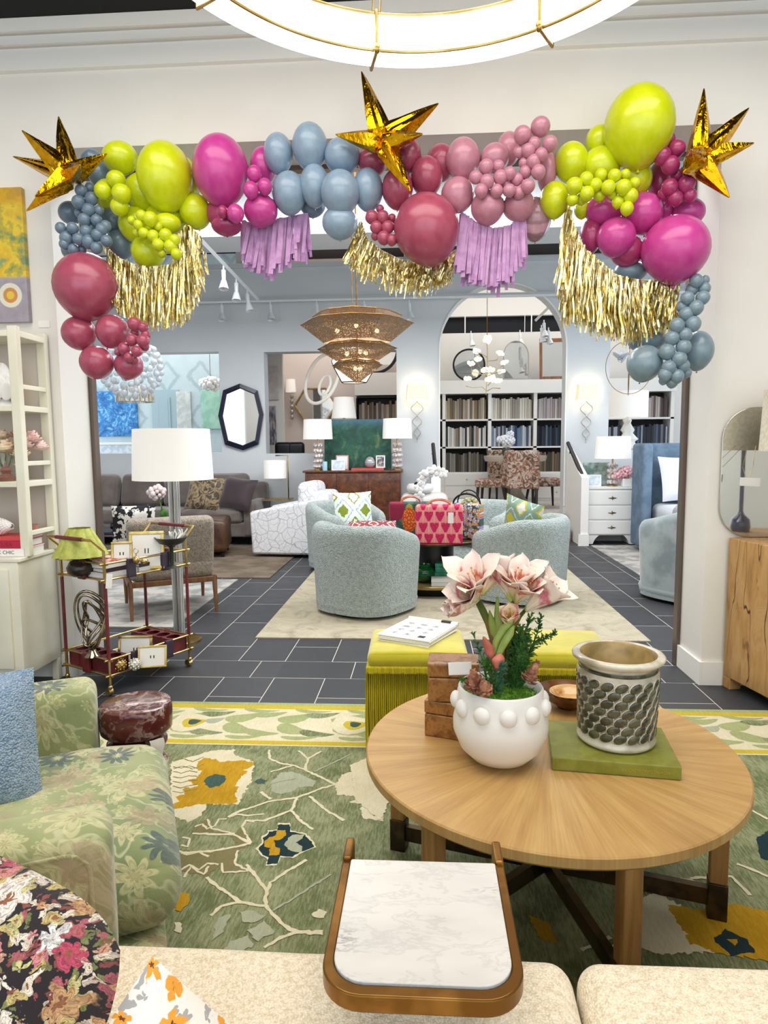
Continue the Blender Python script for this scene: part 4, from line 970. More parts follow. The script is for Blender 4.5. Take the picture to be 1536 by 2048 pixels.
sprig([(pt.x+.03, 1.92, zb+.02), fp(900, 1150, 1.92), fp(960, 900, 1.93), fp(1040, 660, 1.94)], 100, .035, m_ever)
sprig([(pt.x+.04, 1.92, zb+.02), fp(960, 1150, 1.92), fp(1080, 950, 1.92), fp(1290, 850, 1.92)], 80, .03, m_ever)
sprig([(pt.x+.02, 1.91, zb+.02), fp(860, 1100, 1.90), fp(900, 960, 1.90), fp(930, 800, 1.92)], 170, .04, m_ever)
sprig([(pt.x+.03, 1.91, zb+.02), fp(900, 1180, 1.88), fp(940, 1050, 1.88), fp(1010, 920, 1.9)], 150, .035, m_ever)
sprig([(pt.x+.04, 1.92, zb+.02), fp(1000, 1100, 1.94), fp(1100, 850, 1.94), fp(1145, 650, 1.95)], 50, .025, m_ever)
sprig([(pt.x+.05, 1.93, zb+.0), fp(960, 1250, 1.93), fp(940, 1100, 1.93), fp(930, 950, 1.94)], 200, .045, m_ever)
sprig([(pt.x+.01, 1.94, zb+.0), fp(820, 1250, 1.94), fp(830, 1050, 1.94), fp(860, 880, 1.95)], 180, .045, m_ever)
sprig([(pt.x-.01, 1.88, zb+.02), fp(700, 1300, 1.84), fp(730, 1240, 1.82), fp(750, 1180, 1.81)], 120, .028, m_ever2)
sprig([(pt.x-.03, 1.90, zb+.02), fp(560, 1200, 1.85), fp(530, 1100, 1.84), fp(430, 830, 1.88)], 40, .025, m_ever)
sprig([(pt.x-.06, 1.90, zb+.02), fp(420, 1350, 1.84), fp(340, 1330, 1.83)], 60, .02, m_ever)
sprig([(pt.x-.02, 1.89, zb+.02), fp(620, 1250, 1.83), fp(560, 1130, 1.82)], 90, .025, m_ever)
m_cone = M('pine_cone', '7c4a38', .7, col2='b98468', ns=45)
def cone(c, tip, R, L):
    c = Vector(c)-pt; d = (Vector(tip)-pt-c).normalized(); q = Vector((0, 0, 1)).rotation_difference(d).to_matrix().to_4x4(); mb = MB()
    n = 52
    mb.T = Matrix.Translation(c) @ q; mb.lathe([(0, 0), (R*.45, .1*L), (R*.5, .5*L), (R*.2, .9*L), (0, L)], 12)
    for k in range(n):
        v = k/n; a = k*2.39996; r = R*(1-.55*v**1.5)*(.6+.4*sin(PI*min(1, v*1.5+.25)))
        mb.T = Matrix.Translation(c) @ q @ Matrix.Rotation(a, 4, 'Z') @ Matrix.Translation((r*.62, 0, v*L)) @ Matrix.Rotation(-.35-.5*v, 4, 'Y')
        mb.sph((0, 0, 0), (r*.38, r*.27, .0016), 8, 5)
    mb.build('pine_cone', m_cone, pot, smooth=60)
cone(fp(460, 1400, 1.83), fp(440, 1230, 1.79), .036, .075); cone(fp(560, 1440, 1.81), fp(540, 1330, 1.77), .028, .05); cone(fp(1000, 1350, 1.85), fp(1100, 1150, 1.85), .030, .07)

# green book + glazed cachepot
bk = thing('book', 'large olive green book lying flat under the scaled pot', 'book', (.553, 1.952, TZ+.001), math.radians(-7.5))
m_bkg = M('olive_cloth', '7b7c28', .6, col2='888a34', ns=20); m_foilt = M('foil_title', 'c9b83c', .4, .6)
MB().box((-.168, -.125, .004), (.165, .120, .034)).build('pages', m_paperw, bk, smooth=0)
MB().box((-.174, -.130, 0), (.174, .128, .004)).box((-.174, -.130, .0345), (.174, .128, .0385)).rbox((-.174, -.134, 0), (.174, -.127, .0385), .003, 2).build('cover', m_bkg, bk, smooth=30)
text('title', 'ARCHITECTURAL SPLENDOUR', .0115, (.08, -.1345, .019), (PI/2, PI, 0), m_foilt, bk, sx=.82)
text('title', 'INTERIORS', .006, (-.158, -.1345, .019), (PI/2, -PI/2, 0), m_foilt, bk)
cp = thing('cachepot', 'glazed pot with dark fish-scale relief standing on the green book', 'pot', (.578, 1.972, TZ+.0405))
m_glz = M('cream_glaze', 'd6d0bd', .22, col2='a39a82', ns=14, lo=.35, hi=.7, coat=.4); m_dk = M('dark_glaze', '35372b', .18, col2='5c5d48', ns=28, coat=.5)
m_in = M('ochre_glaze', 'b59a62', .35, col2='8a7444', ns=8)
prof = [(.0, .0), (.105, 0), (.114, .008), (.115, .016), (.107, .024), (.106, .03), (.113, .20), (.118, .215), (.113, .226), (.112, .240), (.122, .248), (.132, .256), (.134, .263), (.130, .268), (.120, .271), (.111, .268)]
ob = MB().lathe(prof, 64, mi=0); ob.lathe([(.111, .268), (.104, .260), (.106, .03), (0, .03)], 64, mi=1); ob.lathe([(.1135, .223), (.115, .229), (.1135, .236)], 64, mi=2); ob.build('body', [m_glz, m_in, m_dk], cp, smooth=60)
sc = MB()
for r_ in range(7):
    z = .043+r_*.0255
    for k in range(18):
        a = 2*PI*(k+.5*(r_ % 2))/18; R = .1065+.0068*(z-.03)/.17
        for (dr, s_, mi) in ((.000, 1.13, 0), (.0026, .94, 1)):
            sc.T = Matrix.Rotation(a, 4, 'Z') @ Matrix.Translation((R+dr, 0, z)) @ Matrix.Rotation(.5, 4, 'X') @ Matrix.Rotation(.12, 4, 'Y')
            sc.sph((0, 0, 0), (.0050, .0215*s_, .0145*s_), 12, 8, mi=mi)
sc.build('scale_relief', [m_glz, m_dk], cp, smooth=180)
# burl boxes, tag, bowl
m_burl = NT('burl'); f_ = m_burl.noise(m_burl.v('ADD', m_burl.co(), m_burl.v('SCALE', m_burl.noise(m_burl.co(), 14, 4, col=True), scale=.09)), 26, 5, .65)
m_burl.set(col=m_burl.ramp(f_, [(.3, '54300f'), (.45, '8a5a2a'), (.56, 'a8743c'), (.7, '6c421c')]), rough=.3, coat=.3); m_burl = m_burl.mat
def boxy(name, label, loc, rz, w, d, h, group=None):
    t = thing(name, label, 'box', loc, rz, group); MB().rbox((-w/2, -d/2, 0), (w/2, d/2, h*.62), .004, 2).build('body', m_burl, t, smooth=40); MB().rbox((-w/2-.001, -d/2-.001, h*.64), (w/2+.001, d/2+.001, h), .005, 2).build('lid', m_burl, t, smooth=40); return t
boxy('burl_box', 'lower burl wood box behind the planted white bowl', (.10, 2.085, TZ+.001), -.32, .175, .12, .118, 'stacked burl wood boxes')
boxy('burl_box', 'upper burl wood box with a price tag, stacked on the lower one', (.092, 2.09, TZ+.121), -.05, .16, .115, .125, 'stacked burl wood boxes')
one('price_tag', MB().rbox((-.036, -.0006, -.02), (.036, .0006, .02), .0005, 2), m_paperw, 'blank white price tag leaning on the upper burl box', 'tag', loc=aty(920, 1337, 2.024), rot=(-.15, -.05, .0))
bo = thing('wooden_bowl', 'shallow brown glazed bowl behind the scaled pot', 'bowl', (.505, 2.31, TZ+.001))
MB().lathe([(0, 0), (.035, 0), (.04, .008), (.075, .03), (.10, .058), (.103, .064), (.098, .062), (.07, .034), (.035, .014), (0, .012)], 48).build('bowl', M('brown_lacquer', '4a2c18', .2, col2='6e4422', ns=10), bo, smooth=60)
bi = thing('shell_dish', 'small amber shell dish nested in the brown bowl', 'dish', (.515, 2.305, TZ+.014))
MB().lathe([(0, .004), (.03, .004), (.06, .030), (.072, .046), (.069, .046), (.055, .026), (.028, .009), (0, .009)], 40, fn=lambda g, z, j: 1+.05*sin(g*2+1)).build('dish', M('amber_shell', 'b07a34', .2, col2='d9b27a', ns=25, coat=.5), bi, smooth=60)
# catalogue on the ottoman
bd = thing('catalogue', 'white spiral catalogue stack lying on the left yellow ottoman', 'catalogue', (-.03, 3.055, .482), math.radians(-26))
mb = MB()
for k in range(6): mb.setT((rnd.uniform(-.004, .004), rnd.uniform(-.004, .004), k*.0055), (0, 0, rnd.uniform(-.03, .03))).rbox((-.13, -.155, 0), (.13, .15, .005), .002, 2)
mb.build('pages', m_paperw, bd, smooth=40)
pg = MB().rbox((-.135, -.16, .0335), (.13, .15, .0365), .001, 2).build('cover', m_wht, bd, smooth=40)
pr = MB()
for i in range(3):
    for j in range(4):
        if i == 2 and j == 0: continue
        x, y = -.075+i*.065, -.10+j*.058
        for k in range(4): pr.box((x+rnd.uniform(-.022, 0), y+k*.007-.012, .0366), (x+rnd.uniform(.005, .025), y+k*.007-.012+.0035, .0372))
pr.build('printed_rooms', M('print_grey', '8d8f92', .7), pg, smooth=0)
MB().box((.055, -.125, .0366), (.088, -.095, .0374)).box((.10, .146, .040), (.05, .166, .0475)).build('printed_block', m_ink, pg, smooth=0)
MB().cyl((-.13, .158, .036), (.135, .158, .036), .011, 16).build('rolled_sheet', m_wht, bd, smooth=60)

# ================================================================ LEFT SIDE: ETAGERE, PAINTING
m_ctm = M('cream_lacquer', 'e9e5d2', .5, col2='e2ddc8', ns=2)
et = thing('etagere', 'cream open display shelf with cabinet base at the left edge', 'shelf', (-2.16, 3.47, 0))
X0 = -.9
MB().rbox((X0, -.07, .13), (-.03, .30, .77), .004, 2).build('cabinet', m_ctm, et)
dr = MB().rbox((-.46, -.085, .18), (-.08, -.070, .73), .003, 2).build('door', m_ctm, et)
MB().rbox((X0, -.075, .77), (-.015, .305, .79), .003, 2).build('cabinet_top', m_ctm, et)
for (x, y) in ((-.07, -.06), (-.07, .26)): MB().rbox((x, y, 0), (x+.04, y+.035, .13), .003, 2).build('leg', m_ctm, et)
for (x, y) in ((-.038, .0), (-.038, .265), (-.50, 0), (-.50, .265)): MB().rbox((x-.014, y, .79), (x+.036, y+.040, 2.03), .003, 2).build('post', m_ctm, et)
for z in (1.19, 1.60, 1.995): MB().rbox((X0, .002, z-.02), (-.003, .298, z+.012), .003, 2).build('shelf_board', m_ctm, et)
for z in (.90, 1.285, 1.70): MB().rbox((-.034, .034, z), (-.006, .266, z+.025), .003, 2).build('side_rail', m_ctm, et)
MB().box((X0, .288, .79), (-.04, .298, 1.98)).build('back_panel', M('shaded_cream_panel', 'cfc3b6', .7), et, smooth=0)  # cream back panel, warm shade of the shelf interior put into its colour
# artichoke, flowers, woven shell, books on it
def at_shelf(px, py, y=3.60): return aty(px, py, y)
art = thing('artichoke_ornament', 'white ceramic artichoke ornament on the upper shelf of the cream unit', 'ornament', (aty(8, 808, 3.6).x, 3.60, 1.613))
mb = MB(); mb.lathe([(0, 0), (.05, 0), (.04, .02), (.03, .03), (.03, .04), (.0, .05)], 20); mb.build('foot', m_white, art, smooth=50)
mb = MB()
for ring in range(5):
    for k in range(8):
        a = 2*PI*(k+.5*(ring % 2))/8; rr = .075-.012*ring; z0 = .05+.025*ring
        mb.T = Matrix.Rotation(a, 4, 'Z') @ Matrix.Translation((rr*.75, 0, z0)) @ Matrix.Rotation(.25-.09*ring, 4, 'Y'); mb.sph((0, 0, .035), (.012, .034, .055), 10, 8)
mb.build('petals', m_white, art, smooth=180)
vx = aty(10, 940, 3.6).x
va = thing('vase', 'clear glass jar vase holding peach and pink roses on the middle shelf', 'vase', (vx, 3.60, 1.203))
MB().lathe([(0, 0), (.06, 0), (.085, .03), (.09, .07), (.07, .12), (.04, .14), (.042, .17), (.036, .17), (.034, .14), (.06, .118), (.08, .07), (.075, .035), (.05, .01), (0, .01)], 32).build('jar', m_glass, va, smooth=60)
def rose(c, r, mat, root, nm='rose'):
    mb = MB(); c = Vector(c)
    mb.sph(tuple(c), (r*.45, r*.45, r*.5), 10, 8)
    for k in range(16):
        a = k*2.4; rr = r*(.3+.7*k/16); e = 1.1-.9*k/16
        def fn(u, v):
            g = a+(u-.5)*1.7; q = rr*(.55+.45*v)*(1+.1*sin(u*9)); return c+Vector((q*cos(g), q*sin(g), r*(-.45+v*1.0*e+.05)))
        mb.sheet(fn, 5, 4, .0008)
    return mb.build(nm, mat, root, smooth=180)
m_peach = M('peach_petal', 'e9c7a0', .6, col2='f2e0c2', ns=18); m_pinkp = M('pink_petal', 'e3b3ac', .6, col2='f0d6cf', ns=18); m_cor = M('coral_petal', 'c98c68', .6, col2='dba987', ns=18)
for (px, py, y, r, m_) in ((12, 895, 3.58, .07, m_peach), (42, 905, 3.56, .055, m_peach), (35, 868, 3.62, .05, m_cor), (64, 876, 3.64, .062, m_pinkp), (82, 893, 3.66, .05, m_pinkp), (52, 888, 3.60, .05, m_pinkp), (5, 870, 3.62, .05, m_peach)):
    rose(aty(px, py, y)-va.location, r, m_, va)
lv = MB()
for k in range(7):
    a = k*.9; lv.tube([(0, 0, .03), (.03*cos(a), .03*sin(a), .1), (.07*cos(a), .05*sin(a), .22)], .003, 6)
lv.build('stems', m_stem, va, smooth=180)
pb_ = thing('perfume_bottle', 'small amber glass bottle in front of the flower jar on the middle shelf', 'bottle', (aty(14, 955, 3.52).x, 3.515, 1.203))
MB().lathe([(0, 0), (.045, .0), (.05, .02), (.02, .04), (.035, .06), (.02, .075), (.006, .08), (.006, .10), (0, .10)], 24).build('bottle', M('amber_glass', 'c98c7c', .1, trans=.6), pb_, smooth=60)
bx = aty(0, 1110, 3.46).x
def book(loc, rz, w, d, h, cov, label, title=None, tcol=None, ts=.02, group=None, pages='e9e6df'):
    t = thing('book', label, 'book', loc, rz, group); MB().box((-w/2+.003, -d/2+.006, .003), (w/2-.004, d/2-.004, h-.003)).build('pages', M('pages_'+pages, pages, .8), t, smooth=0)
    MB().box((-w/2, -d/2, 0), (w/2, d/2, .003)).box((-w/2, -d/2, h-.003), (w/2, d/2, h)).box((-w/2, -d/2-.002, 0), (w/2, -d/2+.003, h)).build('cover', cov, t, smooth=0)
    if title: text('title', title, ts, (w/2-.10, -d/2-.0024, h/2), (PI/2, 0, 0), tcol or m_ink, t, .0002)
    return t
zc = .7915; G = 'books stacked on the cream cabinet'
book((-2.33, 3.565, zc), 0, .28, .20, .042, m_paperw, 'cream book lettered CHIC at the bottom of the stack on the cream cabinet', 'K CHIC', m_ink, .028, G)
book((-2.335, 3.57, zc+.0425), .0, .27, .195, .042, M('crimson_cloth', 'b81e42', .6), 'crimson book above the cream one on the cream cabinet', 'CUBA', M('crimson_dark', '8a1030', .6), .032, G)
book((-2.325, 3.575, zc+.085), .06, .26, .19, .018, M('coral_cloth', 'd64a4a', .6), 'thin red book topping the stack on the cream cabinet', group=G)
wv = thing('woven_shell', 'white woven pine-cone ornament lying on the red books', 'ornament', (-2.405, 3.55, zc+.104))
mb = MB()
for k in range(260):
    v = k/260; a = k*2.39996; L_ = .2; r = .05*sin(PI*(.08+.86*v))**.7
    mb.T = Matrix.Translation((-.1+L_*v, 0, .05)) @ Matrix.Rotation(a, 4, 'X') @ Matrix.Translation((0, 0, r)) @ Matrix.Rotation(.5, 4, 'Y'); mb.sph((0, 0, 0), (.012, .008, .003), 6, 4)
mb.build('scales', m_white, wv, smooth=180)
gl = thing('pink_glass', 'little pink glass dish beside the woven ornament on the books', 'dish', (-2.235, 3.60, zc+.104))
MB().lathe([(0, 0), (.03, 0), (.045, .03), (.05, .055), (.046, .055), (.04, .03), (.0, .008)], 24, fn=lambda g, z, j: 1+.05*sin(g*12)).build('dish', M('pink_glass', 'e8a090', .1, trans=.6), gl, smooth=60)
# painting above
def still_life():
    n = NT('still_life_oil'); x, y, z = n.xyz(n.co())[:3]; p = n.vec(x, z, 0.0)
    top = n.ramp(n.noise(p, 7, 4, .6), [(.3, 'b8766c'), (.38, '6f8f62'), (.46, 'b9a83a'), (.52, 'e3c534'), (.62, 'd9b22a'), (.7, '8aa06a')], 'EASE')
    c = n.mix(n.step(z, -.11, -.13), top, n.mix(n.noise(p, 14, 3), '86808e', 'b3aab4')); up = n.step(z, .26, .3); c = n.mix(n.m('MULTIPLY', up, .7), c, lin('c9901a'))
    d = n.v('LENGTH', n.v('SUBTRACT', p, (.245, -.22, 0))); c = n.mix(n.step(d, .07, .066), c, lin('ddd9c8')); c = n.mix(n.step(d, .045, .04), c, lin('c98a4c')); c = n.mix(n.step(d, .025, .02), c, lin('e0c23a'))
    n.set(col=c, rough=.55, coat=.2); n.bump(n.noise(p, 60, 3), .4, .004); return n.mat
pa = thing('painting', 'yellow and lilac still life canvas hanging just above the cream shelf', 'painting', (-2.60, 3.771, 2.47), rot=(0, 0, 0))
MB().rbox((-.32, -.018, -.37), (.345, .018, .37), .004, 2).build('canvas', still_life(), pa)
one('price_tag', MB().rbox((-.035, -.001, -.02), (.035, .001, .02), .0008, 2), m_paperw, 'white price card on the wall right of the cream shelf top, under the painting', 'tag', loc=aty(88, 648, 3.787), rot=(0, 0, 0))

# ================================================================ BAR CART
A = Vector((-1.75, 3.48, 0)); RZC = math.radians(62)
cart = thing('bar_cart', 'brass and burgundy leather bar cart on casters beside the left jamb', 'bar cart', A, RZC)
Lc, Wc = .575, .395; rm = MB
def ring(z, nm='rail', ex=.028, r=.0065):
    mb = MB()
    for y in (0-.0, Wc): mb.tube([(-ex, y, z), (Lc+ex, y, z)], r, 8)
    for x in (0, Lc): mb.tube([(x, -ex, z), (x, Wc+ex, z)], r, 8)
    return mb.build(nm, m_gold, cart, smooth=60)
for z in (.655, .745, .115, .205): ring(z)
for (x, y) in ((0, 0), (Lc, 0), (0, Wc), (Lc, Wc)):
    o = MB().tube([(x, y, .05), (x, y, .82)], .0082, 10).build('post', m_gold, cart, smooth=60)
    MB().tube([(x, y, .205), (x, y, .64)], .0095, 10).build('leather_wrap', m_burg, o, smooth=60)
    cs = MB().sph((x, y, .05), .014, 12, 8).tube([(x-.013, y+.012, .024), (x+.013, y+.012, .024)], .022, 16).build('caster', m_gold, cart, smooth=50)
for s, x in ((-1, 0), (1, Lc)):
    MB().tube([(x, 0, .82), (x+s*.07, 0, .885), (x+s*.07, Wc, .885), (x, Wc, .82)], .0085, 10).build('handle', m_gold, cart, smooth=40)
    MB().tube([(x+s*.07, .08, .885), (x+s*.07, Wc-.08, .885)], .011, 10).build('handle_wrap', m_burg, cart, smooth=40)
m_smoke = M('smoked_glass_shelf', '8d8a84', .1, trans=.5, alpha=.6)
for z in (.655, .115): MB().box((.004, .004, z-.003), (Lc-.004, Wc-.004, z+.003)).build('shelf', M('mirror_shelf', 'b9b4aa', .15, .6), cart, smooth=0)
m_navyl = M('aubergine_leather', '3a2c3e', .4)
for z in (.70, .16):
    for x in (.17, .41): MB().rbox((x-.028, -.014, z-.055), (x+.028, .006, z+.055), .004, 2).build('leather_clasp', m_navyl, cart)
    for x in (0, Lc): MB().rbox((x-.014 if x == 0 else x-.004, Wc/2-.03, z-.055), (x+.006 if x == 0 else x+.014, Wc/2+.03, z+.055), .004, 2).build('leather_clasp', m_burg, cart)
for x0, x1 in ((.012, .135), (.44, Lc-.012)):
    mb = MB(); y0, y1 = .012, Wc-.012; mb.box((x0, y0, .12), (x1, y0+.008, .20)).box((x0, y1-.008, .12), (x1, y1, .20)).box((x0, y0, .12), (x0+.008, y1, .20)).box((x1-.008, y0, .12), (x1, y1, .20))
    for k in range(1, 4): yy = y0+(y1-y0)*k/4; mb.box((x0, yy-.004, .12), (x1, yy+.004, .20))
    for k in range(4):
        yc = y0+(y1-y0)*(k+.5)/4; R1 = (y1-y0)/8-.008; xm = (x0+x1)/2; vs = []; N = 24
        for t in range(N):
            a = 2*PI*t/N; hx = (x1-x0)/2-.002; hy = (y1-y0)/8
            m_ = max(abs(cos(a))/hx, abs(sin(a))/hy); vs += [(xm+cos(a)*R1*1.1, yc+sin(a)*R1, .205), (xm+cos(a)/m_, yc+sin(a)/m_, .205)]
        mb.add(vs, [(2*t, 2*t+1, (2*t+3) % (2*N), (2*t+2) % (2*N)) for t in range(N)])
    mb.build('bottle_tray', m_burg, cart, smooth=0)
one('price_tag', MB().rbox((-.016, -.001, -.04), (.016, .001, .04), .0008, 2), m_paperw, 'white swing tag hanging from the front corner of the bar cart', 'tag', loc=aty(218, 1163, 3.46), rot=(0, .1, .3))
def cw(x, y, z): return cart.matrix_basis @ Vector((x, y, z))
bpy.context.view_layer.update()
ZS, ZL = .6585, .1185
# books on the cart
G = 'books on the upper shelf of the bar cart'
m_rc = M('coral_print', 'c8442e', .6, col2='e9cfc0', ns=30); m_bw = M('white_spine', 'e9e7e3', .6); m_dkb = M('plum_cover', '3c2430', .6)
def cbook(x, y, z, rz, w, d, h, cov, lab, **k): return book(cw(x, y, z), RZC+rz, w, d, h, cov, lab, group=G, **k)
cbook(.13, .14, ZS, .05, .22, .20, .026, m_bw, 'white book at the bottom of the left stack on the cart'); cbook(.14, .145, ZS+.0265, -.03, .21, .19, .024, m_dkb, 'dark plum book in the middle of the left stack on the cart'); cbook(.13, .14, ZS+.051, .06, .20, .18, .022, m_bw, 'pale book near the top of the left stack on the cart'); cbook(.14, .14, ZS+.0735, .0, .19, .18, .018, m_rc, 'red coral patterned book topping the left stack on the cart')
cbook(.36, .13, ZS, .0, .20, .17, .022, m_bw, 'white book at the bottom of the right stack on the cart'); cbook(.35, .13, ZS+.0225, .08, .18, .15, .020, m_dkb, 'dark spined book on the right stack on the cart'); cbook(.36, .13, ZS+.043, -.05, .18, .14, .014, m_bw, 'slim white book topping the right stack on the cart')
# pleated lamp
lp = thing('table_lamp', 'small table lamp with pleated green shade on the bar cart', 'lamp', (aty(160, 1080, 3.60).x, 3.60, ZS))
MB().lathe([(0, 0), (.05, 0), (.075, .02), (.08, .05), (.06, .085), (.03, .10), (.012, .105), (.010, .15), (0, .15)], 28, fn=lambda g, z, j: 1+.03*sin(g*14)*(z < .1)).build('base', M('black_ribbed', '2b1f1e', .25), lp, smooth=60)
MB().lathe([(.132, .118), (.054, .272)], 120, fn=lambda g, z, j: 1+.15*abs(sin(g*4.5))**.7).lathe([(.052, .270), (.130, .118)], 120, fn=lambda g, z, j: 1+.15*abs(sin(g*4.5))**.7).build('shade', M('lime_linen', 'b9bd62', .8, col2='a9ad52', ns=30), lp, smooth=50)
# frames
def frame(label, loc, rz, w, h, fw, mat, mark=True, rough=False, group='picture frames on the bar cart', lean=-.18):
    t = thing('picture_frame', label, 'picture frame', loc, rot=(lean, 0, rz), group=group)
    mb = MB(); d = .008
    for lo, hi in (((-w/2, -d, 0), (w/2, d, fw)), ((-w/2, -d, h-fw), (w/2, d, h)), ((-w/2, -d, fw), (-w/2+fw, d, h-fw)), ((w/2-fw, -d, fw), (w/2, d, h-fw))): mb.rbox(lo, hi, .003, 2, jit=.004 if rough else 0)
    mb.build('frame', mat, t, smooth=50)
    c = MB().box((-w/2+fw*.7, -.002, fw*.7), (w/2-fw*.7, .004, h-fw*.7)).build('mat_board', m_paperw, t, smooth=0)
    if mark: MB().box((-.012, -.0028, h*.42), (-.006, -.0018, h*.55)).box((.006, -.0028, h*.42), (.012, -.0018, h*.55)).build('printed_mark', m_ink, c, smooth=0)
    return t
m_ivory = M('gilt_cream', 'dcc98a', .35, .5, col2='c9ad5c', ns=20)
frame('tall cream and gilt picture frame at the back of the cart', aty(293, 1118, 3.80).xy.to_3d()+Vector((0, 0, ZS)), .25, .20, .225, .018, m_ivory)
frame('small gilt picture frame left of the tall one on the cart', aty(243, 1118, 3.66).xy.to_3d()+Vector((0, 0, ZS+.05)), .2, .118, .135, .014, m_gold)
q_ = aty(268, 1272, 3.70); frame('ornate gilt picture frame on the lower shelf of the cart', Vector((q_.x, q_.y, ZL)), .1, .205, .16, .016, m_gold, rough=True)
q_ = aty(303, 1302, 3.62); frame('small gilt picture frame in front on the lower shelf of the cart', Vector((q_.x, q_.y, ZL)), .22, .16, .125, .011, m_ivory, lean=-.28)
# brass bell, bowl on stand, coral, balls
be = thing('brass_ornament', 'little brass ring-topped ornament in front of the frames on the cart', 'ornament', aty(272, 1108, 3.62).xy.to_3d()+Vector((0, 0, ZS+.065)))
MB().sph((0, 0, .022), (.02, .02, .022), 16, 10).tube([(0, 0, .04), (0, 0, .06)], .003, 8).tube([(.014*cos(a), 0, .074+.014*sin(a)) for a in [k*2*PI/16 for k in range(16)]], .002, 6, closed=True).sph((.045, .0, .015), (.022, .02, .016), 16, 10).build('body', m_gold, be, smooth=60)
q_ = aty(342, 1080, 3.86); bs_ = thing('pedestal_bowl', 'black footed bowl holding white coral at the right end of the cart', 'bowl', (q_.x, q_.y, ZS))
MB().lathe([(0, 0), (.05, 0), (.012, .012), (.012, .12), (.03, .135), (.07, .15), (.098, .185), (.092, .185), (.06, .158), (0, .145)], 32).build('bowl', M('black_wood', '2a2a24', .5, col2='3a3a30', ns=12), bs_, smooth=60)
mb = MB()
for k in range(14):
    a = rnd.uniform(0, 6.28); mb.tube([(.03+.02*cos(a), .02*sin(a), .17), (.04+.045*cos(a), .04*sin(a), .20), (.045+.06*cos(a+.3), .05*sin(a), .215+rnd.uniform(0, .02))], [.005, .004, .003], 6)
mb.build('coral', m_white, bs_, smooth=60)
for lab, px, py, y, r, m_ in (('gold textured ball on the lower shelf of the cart', 238, 1303, 3.56, .036, m_gold), ('silver white textured ball beside the gold one on the cart', 268, 1300, 3.58, .032, M('silver_leaf', 'd6d2c4', .3, .7, col2='f0eee6', ns=40))):
    q_ = aty(px, py, y); mb = MB(); mb.sph((0, 0, r), r, 20, 12)
    for k in range(40):
        z = 1-2*(k+.5)/40; a = k*2.4; s = math.sqrt(1-z*z); mb.sph((r*s*cos(a)*.97, r*s*sin(a)*.97, r+r*z*.97), r*.2, 8, 5)
    one('decor_ball', mb, m_, lab, 'ornament', loc=(q_.x, q_.y, ZL), smooth=60)
q_ = aty(185, 1305, 3.55); sc_ = thing('knot_sculpture', 'tall looping silver bronze sculpture on the lower shelf of the cart', 'sculpture', (q_.x, q_.y, ZL+.088))
m_sil = M('polished_bronze', '6e5f4e', .15, 1, col2='b3a590', ns=14)
MB().lathe([(0, 0), (.045, 0), (.03, .015), (.01, .05), (0, .06)], 20).build('base', m_sil, sc_, smooth=60)
mb = MB()
for k, (rx, rz_, cz, ph, w) in enumerate(((.085, .16, .21, 0, .3), (.07, .145, .20, .6, .5), (.045, .09, .22, 1.4, .8), (.06, .12, .19, 2.3, .4), (.035, .06, .15, .9, .9))):
    pts = []
    for t in range(40):
        a = 2*PI*t/40; pts.append((rx*cos(a)+.012*sin(2*a+ph), .04*sin(a*2+ph)*w, cz+rz_*sin(a)+.012*cos(3*a+ph)))
    mb.tube(pts, [.0045+.004*abs(sin(PI*t/40*2+ph)) for t in range(40)], 8, closed=True)
mb.build('loops', m_sil, sc_, smooth=180)

# ================================================================ FLOOR LAMP
fl_ = thing('floor_lamp', 'floor lamp with large white drum shade on a clear column behind the cart', 'lamp', (-1.745, 4.52, 0))
m_shade = M('white_shade', 'f0ede8', .8, em=lin('fff6ea'), es=.25)
MB().lathe([(0, 0), (.15, 0), (.15, .018), (.14, .022), (0, .022)], 40).build('base', m_gold, fl_, smooth=50)
mb = MB()
for k in range(4):
    a = PI/4+k*PI/2; mb.tube([(.026*cos(a), .026*sin(a), .022), (.026*cos(a), .026*sin(a), 1.17)], .015, 12)
mb.build('column', M('acrylic_rods', 'cfd0ce', .08, trans=.55, ior=1.4), fl_, smooth=60)
MB().tube([(0, 0, .02), (0, 0, 1.28)], .006, 8).lathe([(0, 1.17), (.03, 1.17), (.03, 1.20), (0, 1.20)], 16).build('stem', m_gold, fl_, smooth=50)
MB().lathe([(.272, 1.155), (.257, 1.503)], 64).lathe([(.254, 1.503), (.269, 1.155)], 64).lathe([(.269, 1.155), (.272, 1.155)], 64).lathe([(.257, 1.503), (.254, 1.503)], 64).build('shade', m_shade, fl_, smooth=50)
MB().tube([(-.255, 0, 1.49), (.255, 0, 1.49)], .003, 6).tube([(0, -.255, 1.49), (0, .255, 1.49)], .003, 6).tube([(0, 0, 1.28), (0, 0, 1.49)], .004, 6).build('spider', m_gold, fl_, smooth=50)

# ================================================================ RIGHT SIDE: CHEST, MIRROR, LAMP
def slab():
    n = NT('spalted_wood'); p = n.co(); f = n.noise(n.map(p, (5, 5, 1.1)), 2.4, 6, .65, dist=1.2); d = n.noise(n.map(p, (9, 9, 1.6)), 2.0, 4, .6, dist=.6)
    c = n.ramp(f, [(.28, '8c6234'), (.45, 'b98c52'), (.6, 'c69c64'), (.78, 'a97c48')]); c = n.mix(n.step(d, .60, .72), c, lin('7b4c26'))
    cx = n.m('ABSOLUTE', n.m('SUBTRACT', n.noise(n.map(p, (3.2, 3.2, .35)), 1.5, 3), .53)); c = n.mix(n.step(cx, .006, .001), c, lin('4a2c16'))
    n.set(col=c, rough=.45); return n.mat
ch = thing('wooden_chest', 'honey coloured solid wood sideboard against the right wall', 'sideboard', (1.69, 3.765, 0), math.radians(12))
m_slab = slab()
MB().rbox((0, -.50, .065), (1.3, 0, .853), .006, 2).build('carcass', m_slab, ch, bevel=0)
